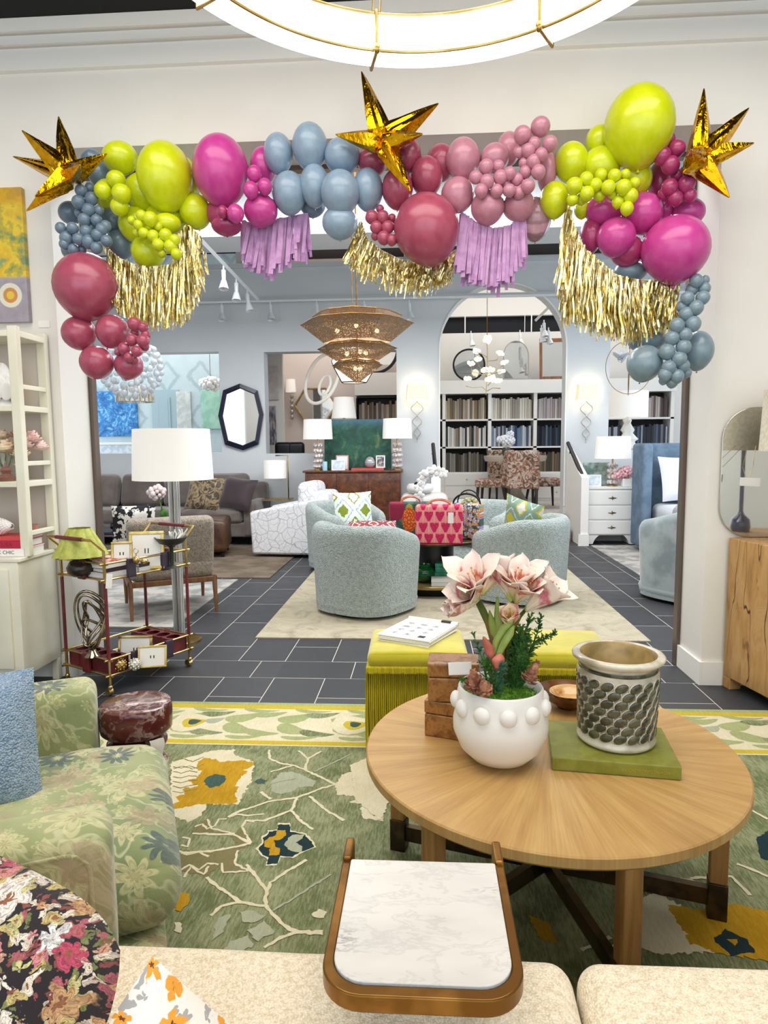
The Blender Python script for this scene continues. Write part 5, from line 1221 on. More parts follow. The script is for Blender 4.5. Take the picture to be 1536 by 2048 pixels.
for (x, y) in ((.0, -.06), (.0, -.5), (1.2, -.5)): MB().rbox((x, y, 0), (x+.07, y+.06, .065), .003, 2).build('foot', m_slab, ch)
mi = thing('mirror', 'frameless capsule shaped mirror leaning on the wall above the wooden sideboard', 'mirror', (1.86, 3.775, .855+.0))
pts = []
w_, h_ = .225, .715; r_ = .17
for cx, cz, a0 in ((w_-r_, r_, -PI/2), (w_-r_, h_-r_, 0), (-w_+r_, h_-r_, PI/2), (-w_+r_, r_, PI)):
    for k in range(11): pts.append((cx+r_*cos(a0+PI/2*k/10), cz+r_*sin(a0+PI/2*k/10)))
MB().prismy(pts, -.006, .004).build('glass', M('mirror_glass', 'dcdacf', .06, .92), mi, bevel=.002)
one('swing_tag', MB().rbox((-.052, -.001, -.022), (.052, .001, .022), .0008, 2), M('pearl_card', 'd9d4cc', .5), 'pale card tag hanging in front of the capsule mirror', 'tag', loc=aty(1500, 964, 3.55), rot=(0, .05, 0))
cv = MB(); sw = bpy.data.objects['swing_tag']
for s in (-1, 1): cv.tube([aty(1494+s*3, 955, 3.551)-sw.location, aty(1484+10*(s+1), 935, 3.6)-sw.location, aty(1500+s*8, 890, 3.7)-sw.location], .0015, 5)
cv.build('string', m_gold, sw)
rl = thing('table_lamp', 'tall linen shaded lamp with blue base standing on the wooden sideboard', 'lamp', (1.875, 3.50, .854))
MB().lathe([(0, 0), (.05, 0), (.055, .03), (.05, .07), (.02, .10), (.012, .12), (.012, .50), (0, .50)], 28).build('base', M('cobalt_glass', '1d2160', .1, coat=.5), rl, smooth=60)
MB().lathe([(.16, .48), (.147, .79)], 48).lathe([(.145, .79), (.158, .48)], 48).build('shade', M('linen_shade', 'd9d2c2', .9, col2='cbc3b0', ns=60, em=lin('ffe9c8'), es=.05), rl, smooth=50)

# ================================================================ RING CHANDELIER
rg = thing('ring_chandelier', 'large glowing ring chandelier hanging at the top of the picture', 'chandelier', (.012, 1.685, 2.70))
m_ring = glow('ring_diffuser', 'fff4e2', 3.4)
RO, RI_, HH = .797, .700, .115
MB().lathe([(RI_, HH), (RI_, 0), (RO, 0), (RO, HH)], 128).build('diffuser', m_ring, rg, smooth=40)
for r_, z_ in ((RI_, 0), (RI_, HH), (RO, HH)): MB().tube([(r_*cos(2*PI*k/128), r_*sin(2*PI*k/128), z_) for k in range(128)], .005, 6, closed=True).build('rim', m_gold, rg, smooth=60)
for k in range(8):
    a = math.radians(105+45*k-1); e = MB()
    e.T = Matrix.Rotation(a, 4, 'Z'); e.tube([(RI_-.008, 0, HH+.005), (RI_-.008, 0, -.007), (RO+.008, 0, -.007), (RO+.008, 0, HH+.005), (RI_-.008, 0, HH+.005)], .006, 8); e.sph((RI_-.012, 0, 0), (.012, .012, .018), 10, 8)
    e.build('clip', m_gold, rg, smooth=60)
    if k % 2 == 0:
        e = MB(); e.T = Matrix.Rotation(a, 4, 'Z'); e.tube([(RI_-.0, -.012, HH), (.05, -.004, 1.65)], .003, 6).tube([(RI_+.0, .012, HH), (.05, .004, 1.65)], .003, 6); e.build('hanging_rod', m_gold, rg, smooth=60)
MB().cyl((0, 0, 1.64), (0, 0, 1.70), .08, 24).build('ceiling_plate', m_gold, rg)
# ================================================================ MIDDLE OF THE FAR ROOM
m_cream_rug = NT('faded_rug'); p_ = m_cream_rug.world()
f1 = m_cream_rug.noise(p_, 3.5, 5, .65, dist=1.5); c_ = m_cream_rug.ramp(f1, [(.3, '8c826c'), (.45, 'a69c86'), (.6, 'b3a992'), (.72, '837963')])
f2 = m_cream_rug.step(m_cream_rug.noise(p_, 2.2, 3), .68, .74); c_ = m_cream_rug.mix(m_cream_rug.m('MULTIPLY', f2, .6), c_, lin('b8804e'))
m_cream_rug.set(col=c_, rough=.95); m_cream_rug.bump(m_cream_rug.noise(p_, 150, 2), .3, .004); m_cream_rug = m_cream_rug.mat
m_grug = M('grey_rug', 'b9b4ab', .95, col2='8f8d8a', ns=5, coord='Object', bump=.3, bs=150); m_trug = M('taupe_rug', '7c6c5a', .95, col2='665848', ns=4, bump=.3, bs=150)
def rugbox(label, x0, y0, x1, y1, m_, fr=True):
    mb = MB().box((x0, y0, .0005), (x1, y1, .010))
    one('area_rug', mb, m_, label, 'rug', smooth=0)
rugbox('faded cream rug under the four blue swivel chairs', -1.22, 4.60, 1.57, 8.0, m_cream_rug)
rugbox('pale grey rug under the taupe wood framed chair', -4.2, 4.85, -1.93, 6.66, m_grug)
rugbox('taupe brown rug in front of the sofa and the leather ottoman', -5.2, 6.75, -1.62, 9.0, m_trug)
rugbox('light grey rug beside the bed at the right', 2.24, 6.95, 5.0, 9.02, m_grug)

def se(a, n=2.7): return 1/((abs(cos(a))**n+abs(sin(a))**n)**(1/n))
m_blue = boucle('seafoam_boucle', 'c2cac5', '95a3a0', 110, .9, .012, .4)
m_velv = M('grey_velvet', '838f92', .6, col2='aab4b5', ns=4, lo=.4, hi=.62, sheen=.6)
def barrel(label, loc, face, mat, R=.415, ztop=.745, zarm=.62, open_=140, group=None):
    t = thing('swivel_chair', label, 'armchair', (loc[0], loc[1], loc[2] if len(loc) > 2 else .0105), math.atan2(face[1], face[0])+PI/2, group)
    th = math.radians(open_); N = 48; prof = 20; TH = .115
    def fn(u, v):
        ph = -th+2*th*u; e = min(1, (1-abs(ph)/th)/.12); k = max(0, (abs(ph)-math.radians(55))/(th-math.radians(55))); zt = ztop-(ztop-zarm)*(k*k*(3-2*k))
        end = math.sqrt(max(0, 1-(1-e)**2)) if e < 1 else 1
        zt = zt-.06*(1-end); rin = R-TH
        L1 = zt-.09
        if v < .45: r, z = 1-.07*(1-v/.45), .03+(L1-.03+.0)*v/.45; r = R*r
        elif v < .75:
            a = PI*(v-.45)/.30; r, z = R-TH/2+TH/2*cos(a), L1+.09*sin(a)*1.0
        else: r, z = rin, L1-(L1-.30)*(v-.75)/.25
        mid = R-TH/2; r = mid+(r-mid)*(.25+.75*end)
        q = se(ph); return (r*q*sin(ph), r*q*cos(ph), z)
    mb = MB().sheet(fn, N, 28)
    # close both arm ends
    mb.build('shell', mat, t, smooth=180)
    e = MB()
    for s in (0, 1):
        ring_ = [fn(s, j/28) for j in range(29)]; c0 = (sum(q[0] for q in ring_)/29, sum(q[1] for q in ring_)/29, .35); e.add(ring_+[c0], [(j, j+1, 29) if s else (j+1, j, 29) for j in range(28)])
    e.build('arm_end', mat, t, smooth=180)
    s_ = [(0, .30), (R-.13, .30), (R-.10, .32), (R-.09, .38), (R-.10, .43), (R-.14, .455), (0, .465)]
    MB().lathe(s_, 40, fn=lambda g, z, j: se(g), c=(0, -.03, 0)).build('seat_cushion', mat, t, smooth=180)
    MB().lathe([(0, .03), (R*.92, .03), (R*.95, .10), (R-.10, .30), (0, .30)], 40, fn=lambda g, z, j: se(g)).build('base', mat, t, smooth=180)
    MB().lathe([(0, 0), (.33, 0), (.33, .03), (0, .03)], 36).build('plinth', m_blk, t, smooth=40)
    return t
TBL = Vector((.08, 6.36, 0)); G = 'blue boucle swivel chairs round the black table'
chairs = [((-.485, 5.47), 'blue grey boucle swivel chair in front left, seen from the back'), ((.84, 5.90), 'blue grey boucle swivel chair in front right, behind the flowers'), ((-.88, 7.35), 'blue grey boucle swivel chair back left holding a green ikat pillow'), ((.60, 7.3), 'blue grey boucle swivel chair back right behind the handbags')]
b0 = None
for (x, y), lab in chairs:
    d = TBL-Vector((x, y, 0)); rz = math.atan2(d.y, d.x)+PI/2
    if b0 is None: b0 = barrel(lab, (x, y), d, m_blue, group=G)
    else: dup(b0, (x, y, .0105), rz, lab)
barrel('grey velvet swivel chair at the right beside the dark metal frame', (2.40, 5.98, .001), (-.6, .8), m_velv, R=.45, ztop=.82, zarm=.70)
def ikat(name, cols, sc=9):
    n = NT(name); x, y, z = n.xyz(n.co())[:3]; w = n.m('MULTIPLY', n.m('SUBTRACT', n.noise(n.co(), 40, 2), .5), .05)
    u = n.m('ABSOLUTE', n.m('SUBTRACT', n.m('FRACT', n.m('ADD', n.m('MULTIPLY', n.m('ADD', x, w), sc*.45), .5)), .5)); v = n.m('ABSOLUTE', n.m('SUBTRACT', n.m('FRACT', n.m('MULTIPLY', z, sc*.36)), .5))
    d = n.m('ADD', u, v); n.set(col=n.ramp(d, [(0, cols[0]), (.22, cols[1]), (.3, cols[2]), (.55, cols[3]), (.6, cols[2]), (.75, cols[1])], 'CONSTANT'), rough=.85); n.bump(n.noise(n.co(), 200, 2), .4, .003); return n.mat
def cushion(label, loc, rot, w, h, t_, mat, group='throw pillows in the far room'):
    c = thing('throw_pillow', label, 'cushion', loc, rot=rot, group=group); MB().pillow(w, h, t_, 10, pinch=.07).build('cover', mat, c, smooth=180); return c
cushion('green and pale blue ikat pillow on the back left swivel chair', (-.78, 7.20, .66), (math.radians(-14), 0, .35), .44, .44, .14, ikat('ikat_green', ['e6e4d2', '7c8c22', 'dfe6dc', '8ab0b8']))
cushion('red and white patterned pillow just showing over the front left swivel chair', (-.42, 5.52, .62), (math.radians(-60), 0, .2), .42, .42, .12, ikat('ikat_red', ['a8423c', 'e9e4da', '8c3a44', 'd6cfc0'], 14))
cushion('yellow, green and white leaf pillow on the front right swivel chair', (.88, 5.98, .70), (math.radians(10), math.radians(14), -.7), .40, .40, .12, ikat('leaf_print', ['f0ede0', 'd6c53a', '8fae9a', 'eeeade'], 11))
# two tier table
tt = thing('coffee_table', 'round black two-tier table with brass rims under the handbags', 'coffee table', TBL+Vector((0, 0, .0105)))
for z, R, nm in ((.465, .52, 'top'), (.075, .54, 'lower_shelf')):
    MB().lathe([(0, z), (R-.01, z), (R, z+.004), (R, z+.026), (R-.012, z+.03), (0, z+.03)], 72).build(nm, m_dkbr if nm == 'top' else M('brass_shelf', 'b59a5e', .35, .6, col2='a38850', ns=3), tt, smooth=40)
    MB().tube([(R*cos(2*PI*k/72), R*sin(2*PI*k/72), z+.026) for k in range(72)], .007, 6, closed=True).build('brass_rim', m_gold, tt, smooth=60)
MB().lathe([(0, .105), (.2, .105), (.2, .465), (0, .465)], 40).build('column', M('ebony', '1d2023', .3), tt, smooth=40)
MB().lathe([(0, 0), (.45, 0), (.47, .075), (0, .075)], 48).build('plinth', m_blk, tt, smooth=40)
# handbags
def bagmesh(w, d, h, flare=1.0):
    mb = MB(); mb.rbox((-w/2, -d/2, 0), (w/2, d/2, h), .02, 3); return mb
def handle(mb, w, z, r=.007, y=0, hh=.08): mb.tube([(w*cos(PI*k/14), y, z+hh*sin(PI*k/14)) for k in range(15)], r, 8)
ZT = .506
def bagmat(name, fn):
    n = NT(name); x, y, z = n.xyz(n.co())[:3]; fn(n, x, y, z); n.bump(n.vor(n.co(), 160), .4, .003); return n.mat
def strawb(n, x, y, z):
    col = n.m('MULTIPLY', n.m('ADD', x, 2.0), 1/.098); row = n.m('MULTIPLY', n.m('ADD', z, -.01), 1/.098)
    par = n.m('MODULO', n.m('FLOOR', row), 2.0); u = n.m('SUBTRACT', n.m('FRACT', n.m('ADD', col, n.m('MULTIPLY', par, .5))), .5); v = n.m('SUBTRACT', n.m('FRACT', row), .5)
    au = n.m('ABSOLUTE', u); d = n.m('ADD', n.m('ABSOLUTE', n.m('SUBTRACT', v, .06)), n.m('MULTIPLY', n.m('POWER', au, 1.5), 1.5))
    k = n.m('ADD', n.m('MULTIPLY', au, 1.15), n.m('MULTIPLY', n.m('MAXIMUM', n.m('SUBTRACT', .10, v), 0.0), .55))
    heart = n.m('MULTIPLY', n.step(k, .46, .42), n.step(n.m('ADD', v, n.m('MULTIPLY', n.m('COSINE', n.m('MULTIPLY', au, 14.0)), -.0)), .40, .34))
    notch = n.m('SUBTRACT', 1.0, n.m('MULTIPLY', n.step(n.m('ADD', n.m('MULTIPLY', au, 1.6), n.m('SUBTRACT', .42, v)), .2, .1), 1.0))
    heart = n.m('MULTIPLY', heart, notch)
    seeds = n.step(n.vor(n.vec(x, z, 0.0), 60, dim='2D'), .25, .15)
    c = n.mix(heart, lin('e98a86'), n.mix(n.m('MULTIPLY', seeds, .45), lin('c2104e'), lin('f05a8a'))); c = n.mix(n.step(n.m('ABSOLUTE', au), .47, .49), c, lin('f2b8ae')); c = n.mix(n.step(z, .02, .012), c, lin('a80f3c')); n.set(col=c, rough=.8)
m_cane = M('cane_handle', 'c9744c', .4, col2='b0603a', ns=30)
g_ = 'needlepoint handbags on the black table'
q_ = atz(879, 1090, ZT); b1 = thing('handbag', 'pink needlepoint handbag with rows of strawberries and a white tag', 'handbag', (q_.x, q_.y+.10, ZT), -.06, g_)
bagmesh(.415, .16, .345).build('body', bagmat('strawberry_needlepoint', strawb), b1, smooth=60)
hm = MB(); handle(hm, .10, .34, y=-.05, hh=.05); handle(hm, .10, .34, y=.05, hh=.05); hm.build('handle', m_cane, b1, smooth=180)
MB().box((.08, -.084, .19), (.128, -.081, .285)).build('tag', m_paperw, b1, smooth=0)
def pine(n, x, y, z):
    p = n.vec(x, z, 0.0); d = n.v('LENGTH', n.v('MULTIPLY', n.v('SUBTRACT', p, (-.02, .18, 0)), (1.45, .85, 1)))
    d2 = n.v('LENGTH', n.v('MULTIPLY', n.v('SUBTRACT', p, (-.15, .28, 0)), (1, .8, 1))); d3 = n.v('LENGTH', n.v('SUBTRACT', p, (.14, .10, 0))); d4 = n.v('LENGTH', n.v('MULTIPLY', n.v('SUBTRACT', p, (-.02, .295, 0)), (1, 1, 1)))
    c = n.mix(n.step(n.noise(p, 14, 3), .48, .56), lin('37514a'), lin('4f6b5c')); c = n.mix(n.step(d2, .09, .085), c, lin('8c1a3c')); c = n.mix(n.step(d3, .11, .10), c, lin('d96a5c')); c = n.mix(n.step(d4, .035, .03), c, lin('a8a03a'))
    c = n.mix(n.step(d, .10, .095), c, n.mix(n.step(n.vor(p, 50, dim='2D'), .3, .2), 'd4501c', 'f2b04a')); n.set(col=c, rough=.8)
b2 = thing('handbag', 'dark green needlepoint handbag with an orange pineapple, left of the pink one', 'handbag', (-.13, 6.22, ZT), .12, g_)
bagmesh(.40, .15, .34).build('body', bagmat('pineapple_needlepoint', pine), b2, smooth=60)
hm = MB(); handle(hm, .09, .335, y=-.04, hh=.055); handle(hm, .09, .335, y=.04, hh=.055); hm.build('handle', m_cane, b2, smooth=180)
def flo(n, x, y, z):
    p = n.vec(x, z, 0.0); c = lin('3f5648')
    c = n.mix(n.step(n.noise(p, 10, 2), .5, .6), c, lin('6f9a8c'))
    for sc, pet, sz, sd, a, b in ((16, 5, .42, 1.1, 'b88cc4', 'd9b43a'), (22, 3, .4, 3.3, 'd9d2e4', '4a6fb0'), (26, 4, .36, 5.2, 'd98a3c', 'e6c46a')):
        m_, cm, cc, r = n.flower(p, sc, pet, sz, sd); c = n.mix(m_, c, lin(a)); c = n.mix(cm, c, lin(b))
    n.set(col=c, rough=.8)
b3 = thing('handbag', 'dark handbag with blue and lilac flowers, right of the pink one', 'handbag', (.40, 6.18, ZT), -.35, g_)
bagmesh(.28, .15, .33).build('body', bagmat('flower_needlepoint', flo), b3, smooth=60)
hm = MB(); handle(hm, .13, .32, y=-.03, r=.009, hh=.10); handle(hm, .11, .32, y=.04, r=.006, hh=.13); hm.build('handle', m_blk, b3, smooth=180)
b4 = thing('flower_basket', 'cream dried hydrangea bunch behind the floral handbag', 'flowers', (.46, 6.52, ZT))
m_hyd = M('dried_hydrangea', 'b5a678', .8, col2='8e9468', ns=50)
def blobs(mb, c, R, n, r, zs=.8):
    for k in range(n):
        z = 1-2*(k+.5)/n; a = k*2.4; s = math.sqrt(max(0, 1-z*z)); mb.sph((c[0]+R*s*cos(a), c[1]+R*s*sin(a), c[2]+R*zs*z), r*rnd.uniform(.7, 1.2), 7, 5)
mb = MB(); blobs(mb, (0, 0, .27), .09, 60, .022); mb.build('blooms', m_hyd, b4, smooth=180); MB().lathe([(0, 0), (.05, 0), (.07, .12), (.06, .2), (0, .2)], 24).build('pot', m_white, b4, smooth=50)
# orchid
oc = thing('orchid', 'arching white orchid in a low pale pot on the black table', 'orchid', (.02, 6.62, ZT))
MB().lathe([(0, 0), (.06, 0), (.08, .05), (.075, .11), (.0, .11)], 24).build('pot', M('pale_blue_glaze', 'a9bcc0', .3), oc, smooth=50)
arcp = [aty(840, 1010, 6.6), aty(838, 975, 6.6), aty(848, 950, 6.6), aty(868, 940, 6.6), aty(885, 946, 6.6)]
MB().tube([p-oc.location for p in arcp], .004, 6).build('stem', m_stem, oc, smooth=180)
for k in range(9):
    v = k/8*(len(arcp)-1); i = min(int(v), len(arcp)-2); c = arcp[i].lerp(arcp[i+1], v-i)-oc.location; mb = MB()
    for j in range(5):
        a = PI/2+j*2*PI/5; mb.setT((c.x+.026*cos(a)+rnd.uniform(-.005, .005), c.y-.03+rnd.uniform(-.01, .01), c.z+.026*sin(a)), (0, -a, 0)); mb.sph((0, 0, 0), (.030, .006, .023), 10, 6)
    mb.T = Matrix.Identity(4); mb.sph((c.x, c.y-.038, c.z), .008, 6, 4)
    mb.build('blossom', M('orchid_white', 'f2f0ee', .6), oc, smooth=180)
for s in (-1, 1):
    mb = MB(); mb.sheet(lambda u, v: (s*(.02+.14*v), (u-.5)*.05*sin(PI*min(1, v+.1)), .11+.10*v-.09*v*v), 4, 8, .002); mb.build('leaf', M('orchid_leaf', '2c3d22', .4), oc, smooth=180)
# lower tier
zl = .116
gv = thing('glass_vase', 'emerald green glass vase on the lower tier of the black table', 'vase', (atz(848, 1155, zl).x+.0, 6.05, zl))
MB().lathe([(0, 0), (.05, 0), (.095, .04), (.105, .09), (.09, .13), (.06, .155), (.065, .17), (.058, .17), (.052, .155), (.08, .13), (.095, .09), (.085, .045), (0, .012)], 32, fn=lambda g, z, j: 1+.03*sin(g*9)).build('vase', M('emerald_glass', '1c8a48', .06, trans=.6, col2='0f6a34', ns=8), gv, smooth=60)
m_grb = M('green_box', '2c7a5c', .4, col2='3f9a78', ns=9)
for i, (w, h, z, lab) in enumerate(((.30, .09, zl, 'larger green lacquer box on the lower tier'), (.19, .085, zl+.0915, 'smaller green lacquer box stacked on the larger one'))):
    bxx = thing('lacquer_box', lab, 'box', (.20, 6.12, z), -.1, 'green lacquer boxes'); MB().rbox((-w/2, -.09, 0), (w/2, .09, h*.6), .003, 2).build('body', m_grb, bxx); MB().rbox((-w/2-.001, -.091, h*.62), (w/2+.001, .091, h), .003, 2).build('lid', m_grb, bxx)
for k in range(2): book((.16, 5.93, zl+k*.034), .0, .20, .13, .032, m_bw, ('lower', 'upper')[k]+' white book on the lower tier of the black table', group='white books on the lower tier')

# ---- printed armchair
def brush():
    n = NT('grey_brush_print'); x, y, z = n.xyz(n.co())[:3]; p = n.vec(n.m('ADD', x, n.m('MULTIPLY', y, .7)), z, 0.0); d = n.v('ADD', p, n.v('SCALE', n.noise(p, 3, 2, col=True), scale=.25))
    e = n.vor(d, 9, feat='DISTANCE_TO_EDGE', dim='2D'); e2 = n.vor(n.v('ADD', d, (3.3, 1.2, 0)), 14, feat='DISTANCE_TO_EDGE', dim='2D'); k = n.m('MAXIMUM', n.step(e, .05, .02), n.m('MULTIPLY', n.step(e2, .04, .015), .7))
    n.set(col=n.mix(n.m('MULTIPLY', k, .75), lin('e3e1e2'), lin('9b9ba2')), rough=.9, sheen=.2); return n.mat
m_br = brush()
pa_ = thing('armchair', 'white armchair with grey brushstroke print in front of the sofa', 'armchair', (-1.62, 8.45, .0105), math.radians(-6))
for y in (-.46, .32):
    pts = [(-.48, .03), (.36, .03), (.46, .40), (.50, .74), (.36, .72), (-.30, .60), (-.50, .56)]
    MB().prismy(pts, y, y+.14).build('armrest', m_br, pa_, smooth=30, bevel=.03)
MB().rbox((-.46, -.32, .03), (.34, .32, .30), .03, 3).build('base', m_br, pa_, smooth=180); MB().rbox((-.48, -.32, .30), (.26, .32, .46), .05, 4, puff=.02).build('seat_cushion', m_br, pa_, smooth=180)
MB().rbox((.22, -.34, .10), (.47, .34, .80), .08, 4).build('backrest', m_br, pa_, smooth=180); MB().rbox((.06, -.30, .46), (.30, .30, .92), .09, 4).build('back_cushion', m_br, pa_, smooth=180)
# ---- leather ottoman
lo = thing('ottoman', 'square brown leather ottoman in front of the taupe sofa', 'ottoman', (-2.86, 8.25, .0105), .2)
m_lth = M('brown_leather', '3a2418', .42, col2='543722', ns=5, bump=.3, bs=50); MB().rbox((-.36, -.34, .06), (.36, .34, .46), .06, 4, puff=.015, jit=.01).build('body', m_lth, lo, smooth=180)
for a in (-.3, .3):
    for b in (-.28, .28): MB().cyl((a, b, 0), (a, b, .06), .02, 10).build('foot', m_blk, lo)
# ---- taupe sofa
m_tau = M('taupe_velvet', '746860', .7, col2='60554e', ns=3, sheen=.5); m_tau2 = M('taupe_velvet_dark', '574b45', .7, col2='665a53', ns=3, sheen=.5)
so = thing('sofa', 'long taupe velvet sofa along the back wall at the left', 'sofa', (-3.85, 9.5, .0105))
MB().rbox((-1.5, -.42, .10), (1.5, .44, .30), .02, 3).build('base', m_tau, so, smooth=60); MB().rbox((-1.5, .22, .10), (1.5, .45, .84), .06, 4).build('backrest', m_tau, so, smooth=180)
for k in range(3): MB().rbox((-1.30+k*.87, -.45, .30), (-.44+k*.87, .24, .48), .05, 4, puff=.02).build('seat_cushion', m_tau, so, smooth=180)
for k in range(4): MB().setT((-.98+k*.65, .10, .73), (math.radians(-14), 0, .04*(k-1.5))).rbox((-.31, -.10, -.25), (.31, .10, .25), .09, 4, puff=.03).build('back_cushion', m_tau2 if k in (1,) else m_tau, so, smooth=180)
for s in (-1.5, 1.32): MB().rbox((s, -.44, .10), (s+.18, .30, .60), .05, 4).build('armrest', m_tau, so, smooth=180)
for s in (-1.4, 1.4): MB().cyl((s, -.35, 0), (s, -.35, .10), .02, 10).build('leg', m_blk, so)
def swirl():
    n = NT('gold_swirl'); f = n.noise(n.co(), 4.5, 3, .5, dist=3.0); n.set(col=n.ramp(f, [(.35, '35261a'), (.45, '6e5536'), (.52, 'a8926c'), (.6, '443222')]), rough=.45, sheen=.4); return n.mat
cushion('brown and gold swirl satin pillow on the taupe sofa', (-3.10, 9.18, .72), (math.radians(-16), .1, -.15), .54, .5, .18, swirl()); cushion('dark plum velvet pillow at the right end of the taupe sofa', (-2.62, 9.14, .72), (math.radians(-22), math.radians(8), -.25), .52, .48, .18, M('plum_velvet', '2e161e', .6, sheen=.6))
# ---- side table lamp with brass frame
sl = thing('table_lamp', 'small drum lamp in a square brass frame behind the printed armchair', 'lamp', (-2.15, 9.6, .0105))
MB().tube([(-.12, 0, .02), (-.12, 0, .60), (.16, 0, .60), (.16, 0, 1.23), (-.02, 0, 1.23)], .009, 4).build('frame', m_gold, sl, smooth=0); MB().lathe([(.165, .90), (.165, 1.16)], 40, c=(-.03, 0, 0)).lathe([(.163, 1.16), (.163, .90)], 40, c=(-.03, 0, 0)).build('shade', m_shade, sl, smooth=50); MB().box((-.2, -.16, 0), (.2, .16, .02)).box((-.2, -.16, .58), (.2, .16, .60)).build('base', m_gold, sl, smooth=0)
# ---- taupe wood-framed chair near the cart
wc = thing('accent_chair', 'taupe upholstered chair with wooden frame behind the bar cart', 'armchair', (-2.16, 5.42, .0105), math.radians(28))
m_tbc = boucle('taupe_boucle', 'b3a592', '83766a', 120, .8, .008); m_wal = wood('walnut', '5a3a22', '7a5232', '8f6642')
MB().setT((0, -.22, .56), (math.radians(12), 0, 0)).rbox((-.34, -.06, -.22), (.34, .08, .25), .06, 4).build('backrest', m_tbc, wc, smooth=180); MB().rbox((-.33, -.26, .30), (.33, .36, .45), .05, 4, puff=.02).build('seat_cushion', m_tbc, wc, smooth=180)
MB().rbox((-.35, -.27, .255), (.35, -.23, .30), .006, 2).rbox((-.35, .33, .255), (.35, .37, .30), .006, 2).rbox((-.35, -.27, .255), (-.31, .37, .30), .006, 2).rbox((.31, -.27, .255), (.35, .37, .30), .006, 2).build('frame', m_wal, wc, smooth=40)
for x in (-.33, .33):
    for y, s in ((-.25, -.05), (.35, .03)): MB().tube([(x, y, .30), (x, y+s, 0)], [.022, .013], 10).build('leg', m_wal, wc, smooth=60)
cushion('black and white geometric pillow on the wood framed taupe chair', (-2.42, 5.36, .73), (math.radians(8), 0, math.radians(38)), .36, .36, .12, M('black_white_net', 'ece8e0', .9, col2='1d1a1c', ns=16, lo=.50, hi=.52))
# low table with flowers left
tl = thing('side_table', 'low dark table holding flowers and books, in front of the sofa', 'side table', (-3.05, 7.2, .0105)); MB().rbox((-.8, -.25, .42), (.35, .25, .45), .01, 2).build('tabletop', m_blk, tl)
for a in (-.75, .3):
    for b in (-.2, .2): MB().cyl((a, b, 0), (a, b, .42), .015, 8).build('leg', m_blk, tl)
fv = thing('flower_pot', 'pink orchid in a blue and white pot on the low dark table', 'flowers', (aty(318, 1008, 7.15).x, 7.15, .461)); MB().lathe([(0, 0), (.08, 0), (.12, .05), (.125, .11), (.0, .11)], 28).build('pot', M('blue_white_china', 'c9d3d6', .3, col2='5a7480', ns=25), fv, smooth=50)
mb = MB(); blobs(mb, (-.02, 0, .42), .08, 26, .03); mb.build('blooms', M('pale_pink_bloom', 'e2cfcb', .7), fv, smooth=180)
mb = MB(); mb.tube([(0, 0, .1), (.03, 0, .25), (-.02, 0, .42)], .008, 6).sph((.05, 0, .19), (.05, .03, .05), 10, 6); mb.build('stems', m_ever, fv, smooth=60)
mb = MB(); blobs(mb, (0, 0, .06), .08, 40, .022); q_ = aty(237, 1002, 7.1); one('coral_sculpture', mb, m_blk, 'black coral sculpture on the low dark table', 'ornament', loc=(q_.x, 7.1, .461), smooth=180)
q_ = aty(262, 1005, 7.1); book((q_.x, 7.1, .461), 0, .22, .16, .07, M('blue_spine', '7c97ad', .6), 'blue grey book beside the black coral sculpture')

# ================================================================ BACK WALL FURNITURE
m_burl2 = NT('dark_burl'); f9 = m_burl2.noise(m_burl2.v('ADD', m_burl2.co(), m_burl2.v('SCALE', m_burl2.noise(m_burl2.co(), 9, 4, col=True), scale=.12)), 14, 5, .65); m_burl2.set(col=m_burl2.ramp(f9, [(.3, '3c1e10'), (.5, '63361e'), (.7, '82492a')]), rough=.3, coat=.2); m_burl2 = m_burl2.mat
cr_ = thing('credenza', 'burl wood credenza against the back wall under the green painting', 'credenza', (-1.03, 9.72, 0))
zc_ = aty(710, 941, 9.45).z
MB().rbox((-.69, -.24, .05), (.69, .25, zc_-.03), .01, 2).build('body', m_burl2, cr_); MB().rbox((-.72, -.27, zc_-.03), (.72, .26, zc_), .006, 2).build('top', m_burl2, cr_)
for k in (-1, 0, 1): MB().rbox((-.69+.46*(k+1)+.008, -.252, .08), (-.69+.46*(k+2)-.008, -.241, zc_-.045), .003, 2).build('door', m_burl2, cr_)
MB().box((-.66, -.2, 0), (.66, .22, .05)).build('plinth', m_blk, cr_, smooth=0)
def lampb(label, px, py_b, y, z, r, h, zs, base='crystal', mat=m_shade, group=None):
    q = aty(px, py_b, y); t = thing('table_lamp', label, 'lamp', (q.x, y, z), group=group)
    if base == 'crystal':
        mb = MB()
        for k in range(int((zs-.03)/.075)):
            for j in range(6): a = j*PI/3+k*.5; mb.sph((.045*cos(a), .045*sin(a), .06+k*.075), (.034, .034, .034), 7, 5)
        mb.build('crystal_base', M('crystal', 'c9b2aa', .08, .4, col2='f0ecec', ns=30), t, smooth=25)
        MB().lathe([(0, 0), (.07, 0), (.07, .02), (.012, .025), (.012, zs+.02), (0, zs+.02)], 16).build('stem', m_gold, t, smooth=50)
    else:
        MB().lathe([(0, 0), (.08, 0), (.085, .02), (.03, .05), (.05, .12), (.03, .19), (.05, .26), (.015, .32), (.012, zs+.02), (0, zs+.02)], 24).build('base', m_white, t, smooth=50)
    MB().lathe([(r, zs), (r*.94, zs+h)], 40).lathe([(r*.93, zs+h), (r*.99, zs)], 40).build('shade', mat, t, smooth=50)
    return t
g_ = 'pair of crystal lamps on the credenza'
lampb('left crystal based lamp with white drum shade on the credenza', 637, 940, 9.62, zc_, .215, .285, .45, group=g_); lampb('right crystal based lamp with white drum shade on the credenza', 795, 940, 9.62, zc_, .215, .285, .45, group=g_)
